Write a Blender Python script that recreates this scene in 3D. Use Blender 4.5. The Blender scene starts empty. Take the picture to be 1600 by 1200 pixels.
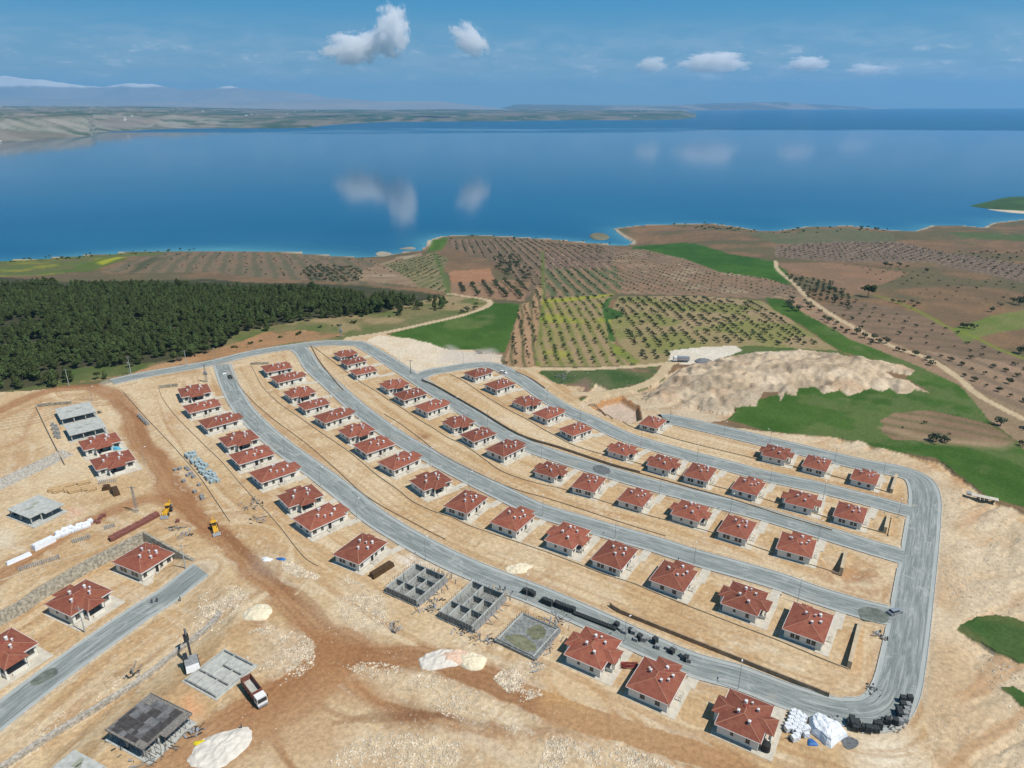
import bpy, bmesh, math, random
import numpy as np
from mathutils import Vector, Matrix
R = math.radians
random.seed(7)
rng = np.random.default_rng(11)
sc = bpy.context.scene
COL = sc.collection

# ------------------------------------------------------------------ camera
F, HY, CAMH = 1110.0, 160.0, 130.0
PITCH = math.atan((600-HY)/F)
cam_d = bpy.data.cameras.new('camera'); cam = bpy.data.objects.new('camera', cam_d); COL.objects.link(cam)
cam.location = (0, 0, CAMH); cam.rotation_euler = (math.pi/2-PITCH, 0, 0)
cam_d.sensor_width = 36; cam_d.lens = F/1600*36
cam_d.clip_start = 1; cam_d.clip_end = 120000
sc.camera = cam
# ------------------------------------------------------------------ light
SUN_EL, SUN_AZ = 57.0, -28.0        # math angle of the direction towards the sun
sd = Vector((math.cos(R(SUN_AZ))*math.cos(R(SUN_EL)), math.sin(R(SUN_AZ))*math.cos(R(SUN_EL)), math.sin(R(SUN_EL))))
sun_d = bpy.data.lights.new('sun', 'SUN'); sun = bpy.data.objects.new('sun', sun_d); COL.objects.link(sun)
sun.rotation_euler = (-sd).to_track_quat('-Z', 'Y').to_euler(); sun.location = (0, 0, 500)
sun_d.energy = 5.0; sun_d.angle = R(0.53); sun_d.color = (1.0, 0.95, 0.88)
sc.view_settings.view_transform = 'Standard'; sc.view_settings.look = 'None'
sc.view_settings.exposure = 0; sc.view_settings.gamma = 1; sc.view_settings.use_curve_mapping = False
sc.render.engine = 'CYCLES'
sc.cycles.use_denoising = True
sc.cycles.max_bounces = 12; sc.cycles.diffuse_bounces = 2; sc.cycles.glossy_bounces = 2
sc.cycles.volume_bounces = 12; sc.cycles.transparent_max_bounces = 6
sc.cycles.volume_step_rate = 1.0
w = bpy.data.worlds.new('World'); sc.world = w; w.use_nodes = True
nt = w.node_tree; N = nt.nodes; Lk = nt.links
for n in list(N): N.remove(n)
wo = N.new('ShaderNodeOutputWorld'); bg = N.new('ShaderNodeBackground'); bg.inputs[1].default_value = 0.05
sky = N.new('ShaderNodeTexSky'); sky.sky_type = 'NISHITA'; sky.sun_disc = False
sky.sun_elevation = R(SUN_EL); sky.sun_rotation = math.atan2(sd.x, sd.y)
sky.altitude = 600; sky.air_density = 1.0; sky.dust_density = 0.3; sky.ozone_density = 2.5
def mth(nt, op, a, b=None, c=None, clamp=False):
    n = nt.nodes.new('ShaderNodeMath'); n.operation = op; n.use_clamp = clamp
    for i, v in enumerate((a, b, c)):
        if v is None: continue
        if isinstance(v, (int, float)): n.inputs[i].default_value = v
        else: nt.links.new(v, n.inputs[i])
    return n.outputs[0]
def mixc(nt, fac, a, b, mode='MIX'):
    n = nt.nodes.new('ShaderNodeMix'); n.data_type = 'RGBA'; n.blend_type = mode
    for s, v in ((n.inputs[0], fac), (n.inputs[6], a), (n.inputs[7], b)):
        if isinstance(v, (int, float)): s.default_value = v
        elif isinstance(v, tuple): s.default_value = (*v[:3], 1)
        else: nt.links.new(v, s)
    return n.outputs[2]
def maprange(nt, v, a, b, c=0.0, d=1.0, smooth=True):
    n = nt.nodes.new('ShaderNodeMapRange'); n.interpolation_type = 'SMOOTHSTEP' if smooth else 'LINEAR'
    nt.links.new(v, n.inputs[0])
    for i, x in enumerate((a, b, c, d)): n.inputs[i+1].default_value = x
    return n.outputs[0]
def noise(nt, vec, scale, detail=4, rough=0.55, dist=0.0):
    n = nt.nodes.new('ShaderNodeTexNoise'); nt.links.new(vec, n.inputs['Vector'])
    n.inputs['Scale'].default_value = scale; n.inputs['Detail'].default_value = detail
    n.inputs['Roughness'].default_value = rough; n.inputs['Distortion'].default_value = dist
    return n.outputs['Fac']
tc = N.new('ShaderNodeTexCoord'); sp = N.new('ShaderNodeSeparateXYZ'); Lk.new(tc.outputs['Generated'], sp.inputs[0])
# high thin cloud veil low over the horizon, laid in a plane far overhead (direction / height)
hgt = mth(nt, 'MAXIMUM', sp.outputs[2], 0.004)
cmb = N.new('ShaderNodeCombineXYZ'); 
az = mth(nt, 'ARCTAN2', sp.outputs[0], sp.outputs[1])
Lk.new(mth(nt, 'MULTIPLY', az, 9.0), cmb.inputs[0]); Lk.new(mth(nt, 'MULTIPLY', sp.outputs[2], 42.0), cmb.inputs[1])
v1 = noise(nt, cmb.outputs[0], 1.6, 7, 0.62, 0.6)
cmb2 = N.new('ShaderNodeCombineXYZ')
Lk.new(mth(nt, 'MULTIPLY', az, 34.0), cmb2.inputs[0]); Lk.new(mth(nt, 'MULTIPLY', sp.outputs[2], 110.0), cmb2.inputs[1])
v2 = noise(nt, cmb2.outputs[0], 1.0, 6, 0.6, 0.4)
band = mth(nt, 'MULTIPLY', maprange(nt, sp.outputs[2], 0.0, 0.03), maprange(nt, sp.outputs[2], 0.06, 0.105, 1, 0))
veil = mth(nt, 'MULTIPLY', maprange(nt, v1, 0.36, 0.66), band)
puff = mth(nt, 'MULTIPLY', maprange(nt, v2, 0.52, 0.66), mth(nt, 'MULTIPLY', maprange(nt, v1, 0.38, 0.6), mth(nt, 'MULTIPLY', maprange(nt, sp.outputs[2], 0.018, 0.035), maprange(nt, sp.outputs[2], 0.055, 0.075, 1, 0))))
hi = maprange(nt, sp.outputs[2], 0.15, 0.95, 1, 0)
low = maprange(nt, sp.outputs[2], -0.02, 0.15)
skyc = mixc(nt, mth(nt, 'MULTIPLY', hi, 0.86), sky.outputs[0], mixc(nt, low, (5.6, 9.4, 11.8), (0.72, 6.0, 11.6)))
skyc = mixc(nt, mth(nt, 'MULTIPLY', veil, 0.42), skyc, (7.6, 10.4, 13.0))
skyc = mixc(nt, mth(nt, 'MULTIPLY', puff, 0.62), skyc, (11.0, 13.0, 15.0))
Lk.new(skyc, bg.inputs[0]); Lk.new(bg.outputs[0], wo.inputs[0])

# ------------------------------------------------------------------ helpers
LAKE = -70.0
def ray(px, py):
    a, b = (px-800)/F, (600-py)/F
    return np.array([a, math.cos(PITCH)+b*math.sin(PITCH), -math.sin(PITCH)+b*math.cos(PITCH)])
def Uz(px, py, z=0.0):
    d = ray(px, py); t = (z-CAMH)/d[2]; return np.array([d[0]*t, d[1]*t])
shore_px = [(-500,425),(-250,416),(-60,411),(0,407),(60,404),(150,397),(250,391),(350,389),(450,393),(530,400),(560,403),(597,402),(622,396),(655,391),(664,385),(667,376),(690,369),(740,367),(800,370),(870,374),(940,381),(975,384),(990,380),(975,372),(962,362),(958,357),(1000,352),(1060,350),(1110,349),(1150,354),(1185,361),(1215,361),(1260,354),(1330,353),(1390,360),(1428,362),(1446,356),(1455,352),(1500,352),(1535,356),(1552,348),(1600,343),(1700,338),(1900,330),(2200,322)]
shore = np.array([Uz(x, y, LAKE) for x, y in shore_px])
# smooth far envelope of the shoreline
_xs = np.linspace(-3500, 3500, 141)
_o = np.argsort(shore[:, 0]); _ys = np.interp(_xs, shore[_o, 0], shore[_o, 1])
_k = np.ones(5)/5; _ys = np.convolve(np.pad(_ys, 2, 'edge'), _k, 'valid')
def yshore(X): return np.interp(X, _xs, _ys)
def interior(poly, P):
    x, y = P[..., 0], P[..., 1]; ins = np.zeros(x.shape, bool); n = len(poly)
    for i in range(n):
        x1, y1 = poly[i]; x2, y2 = poly[(i+1) % n]
        if y1 == y2: continue
        c = ((y1 > y) != (y2 > y)) & (x < (x2-x1)*(y-y1)/(y2-y1)+x1)
        ins ^= c
    return ins
def distline(line, P):
    best = np.full(P.shape[:-1], 1e9)
    for a, b in zip(line[:-1], line[1:]):
        a = np.asarray(a); b = np.asarray(b); ab = b-a; L2 = max(ab@ab, 1e-9)
        t = np.clip(((P-a)@ab)/L2, 0, 1)
        d = np.hypot(P[..., 0]-a[0]-t*ab[0], P[..., 1]-a[1]-t*ab[1]); best = np.minimum(best, d)
    return best
def distpoly(poly, P): return distline(list(poly)+[poly[0]], P)
Y0 = 410.0
def hslope(X, Y):
    X = np.asarray(X, float); Y = np.asarray(Y, float)
    t = np.clip((Y-Y0)/(yshore(X)-Y0), 0, 1.0)
    g = np.where(t < .15, t*t/.3, t-.075)/.925
    h = (LAKE+1.0)*g
    m = Y > 700
    if m.any():
        d = distline(shore, np.stack([X[m], Y[m]], -1)); h[m] = LAKE+.8+(h[m]-LAKE-.8)*np.clip(d/110, 0, 1)**.8
    return h
# lower yard in front of the stone retaining wall, 3.4 m below the rest
wall_px = [(-260,1082),(0,957),(60,920),(120,885),(170,859),(224,832),(303,876)]
low_px = wall_px+[(345,905),(372,960),(330,1030),(240,1100),(150,1180),(60,1270),(-260,1420)]
WALL = np.array([Uz(*p) for p in wall_px]); LOW = np.array([Uz(*p) for p in low_px])
LOWEDGE = list(LOW[len(WALL)-1:])
PITP = np.array([Uz(*p) for p in [(921,634),(940,624),(972,617),(1000,633),(1003,655),(985,662),(950,652)]])
def hbase(X, Y):
    P = np.stack([X, Y], -1); h = hslope(X, Y)
    m = interior(LOW, P)
    if m.any():
        Q = P[m]; h[m] -= 3.4*np.clip(distline(WALL, Q)/.9, 0, 1)*np.clip(distline(LOWEDGE, Q)/12, 0, 1)
    m = interior(PITP, P)
    if m.any():
        Q = P[m]; h[m] -= 3.2*np.clip(distpoly(PITP, Q)/1.5, 0, 1)
    return h
def H1(x, y): return float(hbase(np.array([float(x)]), np.array([float(y)]))[0])
def U(px, py):
    d = ray(px, py); t0, t1 = 60.0, 2500.0
    ts = np.geomspace(t0, t1, 400)
    P = d[None]*ts[:, None]; z = CAMH+P[:, 2]
    f = z-hbase(P[:, 0], P[:, 1])
    i = int(np.argmax(f < 0)) if (f < 0).any() else len(ts)-1
    a, b = ts[max(i-1, 0)], ts[i]
    for _ in range(22):
        m = (a+b)/2; p = d*m
        if CAMH+p[2]-H1(p[0], p[1]) < 0: b = m
        else: a = m
    p = d*b; return np.array([p[0], p[1]])
def UL(pts): return np.array([U(*p) for p in pts])
def Z(ox, oy, s, pts): return [(ox+x/s, oy+y/s) for x, y in pts]
def P3(px, py, dz=0.0):
    p = U(px, py); return Vector((p[0], p[1], H1(*p)+dz))

def _h(ix, iy, s):
    n = (ix.astype(np.int64)*374761393 + iy.astype(np.int64)*668265263 + s*974634777) & 0x7fffffff
    n = ((n ^ (n >> 13))*1274126177) & 0x7fffffff
    return ((n ^ (n >> 16)) & 0xffff)/65535.0
def vn(X, Y, s=0):
    ix, iy = np.floor(X), np.floor(Y); fx, fy = X-ix, Y-iy
    fx = fx*fx*(3-2*fx); fy = fy*fy*(3-2*fy)
    a = _h(ix, iy, s); b = _h(ix+1, iy, s); c = _h(ix, iy+1, s); d = _h(ix+1, iy+1, s)
    return (a*(1-fx)+b*fx)*(1-fy)+(c*(1-fx)+d*fx)*fy
def fbm(X, Y, sc_, o=4, s=0, r=.5):
    t = 0; a = 1; n = 0
    for i in range(o):
        t = t+a*vn(X/sc_*2**i+i*17.3, Y/sc_*2**i-i*9.1, s+i); n += a; a *= r
    return t/n

def setp(o, label=None, cat=None, group=None, kind=None):
    if label: o['label'] = label
    if cat: o['category'] = cat
    if group: o['group'] = group
    if kind: o['kind'] = kind
    return o
def mesh(name, v, f, mat=None, parent=None, smooth=False, mats=None, mi=None):
    me = bpy.data.meshes.new(name); me.from_pydata([tuple(p) for p in v], [], [tuple(q) for q in f]); me.update()
    for m in (mats or ([mat] if mat else [])): me.materials.append(m)
    if mi is not None: me.polygons.foreach_set('material_index', mi)
    if smooth: me.polygons.foreach_set('use_smooth', [True]*len(f))
    o = bpy.data.objects.new(name, me); COL.objects.link(o)
    if parent: o.parent = parent
    return o
def empty(name, loc=(0, 0, 0), rz=0.0, scale=(1, 1, 1)):
    o = bpy.data.objects.new(name, None); COL.objects.link(o); o.location = loc; o.rotation_euler = (0, 0, rz); o.scale = scale
    o.empty_display_size = .5
    return o
def kids(o): return [c for c in bpy.data.objects if c.parent == o]
KIDS = {}
def snap(o):
    """remember a finished thing's tree so that copying it is quick"""
    ch = kids(o); KIDS[o.name] = ch
    for c in ch:
        g = kids(c)
        if g: KIDS[c.name] = g
    return o
def dup(root, loc, rz=0.0, scale=(1, 1, 1)):
    r = root.copy(); COL.objects.link(r); r.location = loc; r.rotation_euler = (0, 0, rz); r.scale = scale
    for ch in KIDS.get(root.name, []):
        c = ch.copy(); COL.objects.link(c); c.parent = r
        for g in KIDS.get(ch.name, []):
            d = g.copy(); COL.objects.link(d); d.parent = c
    return r
class MB:
    def __init__(s): s.v = []; s.f = []; s.M = None
    def add(s, v, f):
        n = len(s.v); s.v += [(s.M @ Vector(p))[:] if s.M else tuple(p) for p in v]; s.f += [tuple(i+n for i in q) for q in f]; return s
    def box(s, x0, x1, y0, y1, z0, z1):
        return s.add([(x0,y0,z0),(x1,y0,z0),(x1,y1,z0),(x0,y1,z0),(x0,y0,z1),(x1,y0,z1),(x1,y1,z1),(x0,y1,z1)],
                     [(3,2,1,0),(4,5,6,7),(0,1,5,4),(1,2,6,5),(2,3,7,6),(3,0,4,7)])
    def wedge(s, x0, x1, y0, y1, z0, z1, tx0=0, tx1=0, ty0=0, ty1=0):
        return s.add([(x0,y0,z0),(x1,y0,z0),(x1,y1,z0),(x0,y1,z0),(x0+tx0,y0+ty0,z1),(x1-tx1,y0+ty0,z1),(x1-tx1,y1-ty1,z1),(x0+tx0,y1-ty1,z1)],
                     [(3,2,1,0),(4,5,6,7),(0,1,5,4),(1,2,6,5),(2,3,7,6),(3,0,4,7)])
    def cyl(s, a, b, r, r2=None, n=10):
        a, b = Vector(a), Vector(b); r2 = r if r2 is None else r2
        q = (b-a).to_track_quat('Z', 'Y'); vs = []
        for c, rr in ((a, r), (b, r2)):
            for i in range(n):
                t = 2*math.pi*i/n; vs.append((c+q @ Vector((math.cos(t)*rr, math.sin(t)*rr, 0)))[:])
        return s.add(vs, [tuple(range(n))[::-1], tuple(range(n, 2*n))]+[(i, (i+1) % n, n+(i+1) % n, n+i) for i in range(n)])
    def bar(s, a, b, wd, ht=None):
        a, b = Vector(a), Vector(b); ht = wd if ht is None else ht
        q = (b-a).to_track_quat('Z', 'Y'); vs = []
        for c in (a, b):
            for x, y in ((-1,-1),(1,-1),(1,1),(-1,1)): vs.append((c+q @ Vector((x*wd/2, y*ht/2, 0)))[:])
        return s.add(vs, [(3,2,1,0),(4,5,6,7),(0,1,5,4),(1,2,6,5),(2,3,7,6),(3,0,4,7)])
    def build(s, name, mat, parent=None, smooth=False): return mesh(name, s.v, s.f, mat, parent, smooth)

def mat(name, col, rough=.8, var=.12, nscale=1.5, col2=None, bump=0.0, bscale=6.0, metal=0.0, spec=.4, coord='Object'):
    m = bpy.data.materials.new(name); m.use_nodes = True; t = m.node_tree
    b = t.nodes['Principled BSDF']; b.inputs['Roughness'].default_value = rough; b.inputs['Metallic'].default_value = metal
    b.inputs['Specular IOR Level'].default_value = spec
    c = t.nodes.new('ShaderNodeTexCoord').outputs[coord]
    f = noise(t, c, nscale, 5, .6)
    f = maprange(t, f, .3, .7)
    ca = tuple(x*(1-var) for x in col); cb = col2 or tuple(min(1, x*(1+var)) for x in col)
    t.links.new(mixc(t, f, ca, cb), b.inputs['Base Color'])
    if bump:
        bn = t.nodes.new('ShaderNodeBump'); bn.inputs['Strength'].default_value = bump; bn.inputs['Distance'].default_value = .1
        t.links.new(noise(t, c, bscale, 4), bn.inputs['Height']); t.links.new(bn.outputs[0], b.inputs['Normal'])
    return m
M = {}
M['wall'] = mat('render_wall', (.72,.69,.61), .9, .06, 2)
M['plinth'] = mat('plinth_paint', (.42,.40,.34), .9, .1, 2)
M['concrete'] = mat('concrete', (.40,.41,.38), .9, .16, .8, bump=.3)
M['wetconc'] = mat('damp_concrete', (.24,.25,.19), .7, .25, .5)
M['apron'] = mat('pale_concrete', (.50,.46,.38), .9, .12, .7)
M['dark'] = mat('dark_opening', (.02,.022,.025), .6, .1)
M['glass'] = mat('window_glass', (.03,.035,.04), .12, .1, spec=.6)
M['frame'] = mat('window_frame_paint', (.25,.22,.18), .6, .1)
M['white'] = mat('white_paint', (.72,.71,.69), .5, .05, 4)
M['chim'] = mat('chimney_render', (.52,.46,.45), .8, .1, 4)
M['ridge'] = mat('ridge_tile', (.34,.15,.095), .8, .2, 6)
M['steel'] = mat('galvanised_steel', (.30,.32,.33), .5, .1, metal=.4)
M['wood'] = mat('pole_wood', (.14,.11,.09), .9, .2)
M['yellow'] = mat('yellow_paint', (.65,.36,.02), .45, .08)
M['black'] = mat('black_rubber', (.02,.02,.02), .8, .2)
M['grey'] = mat('grey_metal', (.28,.29,.30), .5, .15)
M['brownbox'] = mat('rusty_brown_body', (.20,.075,.05), .7, .25, 2)
M['brick'] = mat('red_brown_block', (.22,.085,.065), .9, .3, 5)
M['timber'] = mat('timber', (.42,.29,.15), .85, .25, 3)
M['oldwood'] = mat('weathered_plank', (.19,.175,.155), .9, .35, 2)
M['ply'] = mat('grey_formwork_ply', (.115,.115,.115), .8, .3, .6, col2=(.19,.19,.19))
M['darkstack'] = mat('dark_paving_block', (.035,.04,.042), .9, .35, 3)
M['greyblock'] = mat('grey_paving_block', (.24,.25,.25), .9, .3, 3)
M['bluewrap'] = mat('pale_blue_wrapped_block', (.34,.43,.45), .7, .25, 2)
M['whitebag'] = mat('white_plastic_wrap', (.70,.73,.76), .5, .1, 2)
M['bluepaint'] = mat('blue_plastic', (.03,.13,.35), .6, .2)
M['cyan'] = mat('cyan_insulation', (.10,.36,.52), .8, .2)
M['stone'] = mat('rubble_stone_wall', (.30,.27,.21), .95, .45, 1.2, bump=.8, bscale=3)
M['skin'] = mat('skin', (.45,.28,.2), .7)
M['cloth'] = mat('dark_clothes', (.03,.035,.05), .9)
M['insul'] = mat('pole_insulator', (.10,.05,.03), .4)
M['redsteel'] = mat('red_oxide_steel', (.25,.05,.04), .7, .3)
M['bark'] = mat('bark', (.12,.09,.06), .9)
def roofmat():
    m = bpy.data.materials.new('clay_roof_tile'); m.use_nodes = True; t = m.node_tree; b = t.nodes['Principled BSDF']
    b.inputs['Roughness'].default_value = .75; b.inputs['Specular IOR Level'].default_value = .3
    uv = t.nodes.new('ShaderNodeUVMap').outputs[0]
    br = t.nodes.new('ShaderNodeTexBrick'); t.links.new(uv, br.inputs['Vector'])
    br.inputs['Scale'].default_value = 1; br.inputs['Brick Width'].default_value = .30; br.inputs['Row Height'].default_value = .36
    br.inputs['Mortar Size'].default_value = .022; br.offset = 0
    br.inputs['Color1'].default_value = (.270,.078,.045,1); br.inputs['Color2'].default_value = (.205,.060,.038,1); br.inputs['Mortar'].default_value = (.085,.027,.019,1)
    oi = t.nodes.new('ShaderNodeObjectInfo')
    tco = t.nodes.new('ShaderNodeTexCoord').outputs['Object']
    va = t.nodes.new('ShaderNodeVectorMath'); va.operation = 'ADD'; t.links.new(tco, va.inputs[0]); t.links.new(oi.outputs['Location'], va.inputs[1])
    f = maprange(t, noise(t, va.outputs[0], .55, 4, .6), .32, .7)
    c = mixc(t, mth(t, 'MULTIPLY', f, .55), br.outputs['Color'], (.30,.115,.065))
    hs = t.nodes.new('ShaderNodeHueSaturation'); t.links.new(c, hs.inputs['Color'])
    t.links.new(mth(t, 'MULTIPLY_ADD', oi.outputs['Random'], .42, .82), hs.inputs['Value'])
    t.links.new(hs.outputs[0], b.inputs['Base Color'])
    bn = t.nodes.new('ShaderNodeBump'); bn.inputs['Strength'].default_value = .6; bn.inputs['Distance'].default_value = .05
    t.links.new(br.outputs['Fac'], bn.inputs['Height']); bn.invert = True; t.links.new(bn.outputs[0], b.inputs['Normal'])
    return m
M['roof'] = roofmat()
def leafmat(name, a, b_, scale=.35):
    m = bpy.data.materials.new(name); m.use_nodes = True; t = m.node_tree; b = t.nodes['Principled BSDF']
    b.inputs['Roughness'].default_value = .8; b.inputs['Specular IOR Level'].default_value = .15
    oi = t.nodes.new('ShaderNodeObjectInfo'); c = t.nodes.new('ShaderNodeTexCoord').outputs['Object']
    f = maprange(t, noise(t, c, scale*3, 3), .3, .7)
    k = mixc(t, f, a, b_); hs = t.nodes.new('ShaderNodeHueSaturation'); t.links.new(k, hs.inputs['Color'])
    t.links.new(mth(t, 'MULTIPLY_ADD', oi.outputs['Random'], .6, .7), hs.inputs['Value'])
    t.links.new(mth(t, 'MULTIPLY_ADD', oi.outputs['Random'], .03, .485), hs.inputs['Hue'])
    t.links.new(hs.outputs[0], b.inputs['Base Color']); return m
M['pine'] = leafmat('pine_needles', (.034,.050,.016), (.082,.108,.032))
M['olive'] = leafmat('orchard_leaves', (.045,.06,.032), (.09,.11,.06))
M['shrub'] = leafmat('shrub_leaves', (.03,.055,.015), (.06,.10,.03))

# ------------------------------------------------------------------ terrain grid
land = np.array(list(shore)+[(9000, shore[-1][1]), (9000, -3000), (-9000, -3000), (-9000, shore[0][1])])
NC, NR = 1040, 660
rows = []
for y in np.linspace(1345, 334, NR):
    a = math.tan(PITCH+math.atan((y-600)/F))
    lo, hi_ = 40.0, 2600.0
    for _ in range(40):
        m_ = (lo+hi_)/2
        if CAMH-m_*a < float(hslope(np.array([0.]), np.array([m_]))[0]): hi_ = m_
        else: lo = m_
    rows.append(lo)
rows = np.array([-300,-150,-60,0,25,45,60,70,78,84]+[r for r in rows if r > 86 and r < 1750])
rows = np.unique(np.round(rows, 4)); NR = len(rows)
s_ = np.linspace(-1.02, 1.02, NC)
YY = np.repeat(rows[:, None], NC, 1)
XX = s_[None, :]*(np.maximum(YY, 60)*math.cos(PITCH)+CAMH*math.sin(PITCH))
GP = np.stack([XX, YY], -1)
hb = hbase(XX, YY)
inland = interior(land, GP)
wx = (fbm(XX, YY, 22, 3, 5)-.5); wy = (fbm(XX, YY, 22, 3, 9)-.5)
wf = (fbm(XX, YY, 4, 3, 31)-.5); wg = (fbm(XX, YY, 4, 3, 37)-.5)
def warped(a, b): return np.stack([XX+wx*a+wf*b, YY+wy*a+wg*b], -1)
def mixa(c, k, w_): # colour array, colour, weight
    return c*(1-w_[..., None])+np.asarray(k, float)*w_[..., None]
n1 = fbm(XX, YY, 55, 4, 1); n2 = fbm(XX, YY, 14, 4, 2); n3 = fbm(XX, YY, 3.2, 4, 3); n4 = fbm(XX, YY, .9, 2, 4)
def ss(x, a, b): t = np.clip((x-a)/(b-a), 0, 1); return t*t*(3-2*t)
colr = np.zeros((NR, NC, 3))+np.array([.50,.350,.195])
colr = mixa(colr, (.60,.475,.31), ss(n1, .45, .65)*.8)
colr = mixa(colr, (.45,.285,.145), ss(n2, .54, .76)*.5)
colr = mixa(colr, (.66,.56,.41), ss(n3, .60, .8)*.5)
colr *= (.82+.34*n4)[..., None]
reg = np.zeros((NR, NC), int); names = ['ground']; info = [('pale tan graded building ground around the houses', 'ground')]
hh = np.zeros((NR, NC)); rough = np.full((NR, NC), .04)
def region(name, label, pts, c1, c2=None, edge=(1.5, .8), rgh=.04, stripe=None, tint=None, speck=None, split=True, lift=0.0):
    """one patch of land: its own object, its own soil or crop colour"""
    W = UL(pts); P = warped(*edge)
    x0, y0 = W.min(0)-12; x1, y1 = W.max(0)+12
    bb = (P[..., 0] > x0)&(P[..., 0] < x1)&(P[..., 1] > y0)&(P[..., 1] < y1)
    m = np.zeros((NR, NC), bool); m[bb] = interior(W, P[bb]); m &= inland
    if not m.any(): return m
    c2 = c1 if c2 is None else c2
    t = ss(n2[m]*.6+n1[m]*.4, .35, .65)[:, None]
    c = np.array(c1)*(1-t)+np.array(c2)*t
    if tint is not None:
        k, sc_, th, amt = tint; q = ss(fbm(XX[m], YY[m], sc_, 4, 61), th, th+.15)[:, None]*amt
        c = c*(1-q)+np.array(k)*q
    if stripe is not None:
        ang, spc, dk, amt, duty = stripe
        dx, dy = math.cos(R(ang)), math.sin(R(ang))
        u = (XX[m]*dx+YY[m]*dy)+wx[m]*spc*.45
        q = (ss(np.abs(((u/spc) % 1)-.5), .5-duty, .5-duty*.4)*amt*(.45+1.0*n3[m]))[:, None]
        c = c*(1-q)+np.array(dk)*q
    c = c*(.80+.26*n4[m]+.14*n3[m])[:, None]
    if speck is not None:
        k, th = speck; q = ss(vn(XX[m]/.7, YY[m]/.7, 77), th, th+.1)[:, None]; c = c*(1-q)+np.array(k)*q
    colr[m] = c; rough[m] = rgh
    if lift:
        hh[m] += lift*np.clip(distpoly(W, GP[m])/6, 0, 1)
    if split:
        names.append(name); info.append((label, name.replace('_', ' '))); reg[m] = len(names)-1
    return m
def stain(pts, k, amt, feather=3.0, edge=(4, 2), thr=None):
    W = UL(pts); P = warped(*edge)
    x0, y0 = W.min(0)-feather; x1, y1 = W.max(0)+feather
    bb = (P[..., 0] > x0)&(P[..., 0] < x1)&(P[..., 1] > y0)&(P[..., 1] < y1)
    if not bb.any(): return
    Q = P[bb]; i = interior(W, Q); d = distpoly(W, Q); wgt = np.clip(.5+np.where(i, d, -d)/(2*feather), 0, 1)*amt
    if thr: wgt *= ss(n3[bb]*.6+n2[bb]*.4, thr, thr+.2)
    colr[bb] = mixa(colr[bb], k, wgt)
def track(pts, wd, k, amt=.85, soft=2.0, wob=2.0):
    W = spline(UL(pts), 4)
    P = warped(wob, 1.0); x0, y0 = W.min(0)-wd*2; x1, y1 = W.max(0)+wd*2
    bb = (P[..., 0] > x0)&(P[..., 0] < x1)&(P[..., 1] > y0)&(P[..., 1] < y1)
    d = distline(W, P[bb]); q = ss(-d, -wd/2-soft/2, -wd/2+soft/2)*amt
    colr[bb] = mixa(colr[bb], k, q*(.7+.5*n3[bb]).clip(0, 1))
    return bb, d
def spline(P, n=6):
    P = np.asarray(P, float); out = []
    Q = np.vstack([2*P[0]-P[1], P, 2*P[-1]-P[-2]])
    for i in range(1, len(Q)-2):
        for t in np.linspace(0, 1, n, endpoint=False):
            a, b, c, d = Q[i-1:i+3]
            out.append(.5*((2*b)+(-a+c)*t+(2*a-5*b+4*c-d)*t*t+(-a+3*b-3*c+d)*t**3))
    out.append(P[-1]); return np.array(out)

GR1, GR2 = (.040,.090,.015), (.062,.118,.024)
# --- the whole far countryside first, as brown plain
SOIL = (.20,.135,.082)
region('plain', 'brown uncultivated plain running down to the lake shore', [(-900,640),(-300,625),(0,613),(150,603),(300,572),(400,548),(560,520),(640,525),(745,548),(790,572),(930,575),(905,625),(960,615),(1010,640),(1090,662),(1200,675),(1290,683),(1350,692),(1410,708),(1470,722),(1540,775),(1600,800),(1900,930),(2600,900),(2600,318),(1600,330),(800,350),(-900,400)],
       (.150,.104,.062), (.205,.128,.072), rgh=.1, tint=((.095,.095,.05), 60, .48, .7), edge=(3,2))
region('shore_strip', 'green and yellow strip of land along the lake west of the fields', [(-500,445),(0,430),(90,428),(170,405),(260,395),(150,398),(0,408),(-500,425)], (.10,.13,.04), (.13,.12,.05), tint=((.25,.24,.03), 25, .55, .6))
stain([(95,424),(140,424),(205,404),(160,404)], (.075,.125,.02), .8, 4); stain([(150,410),(180,402),(195,402),(160,414)], (.34,.34,.03), .8, 3)
region('ploughed_field', 'wide grey brown field with wavy furrows beside the lake', [(150,425),(260,395),(350,391),(450,395),(530,402),(600,408),(640,440),(600,450),(480,438),(330,425),(220,424)], (.155,.125,.080), (.20,.135,.085), stripe=(20, 17, (.10,.10,.06), .75, .3))
stain([(215,412),(240,402),(262,402),(225,420),(200,426)], (.06,.07,.035), .7, 4)
region('ploughed_field', 'rose brown field corner behind the pine trees', [(600,408),(660,395),(655,440),(690,455),(560,440),(560,425)], (.22,.145,.090), (.26,.19,.12), tint=((.36,.30,.20), 30, .55, .6))
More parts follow.
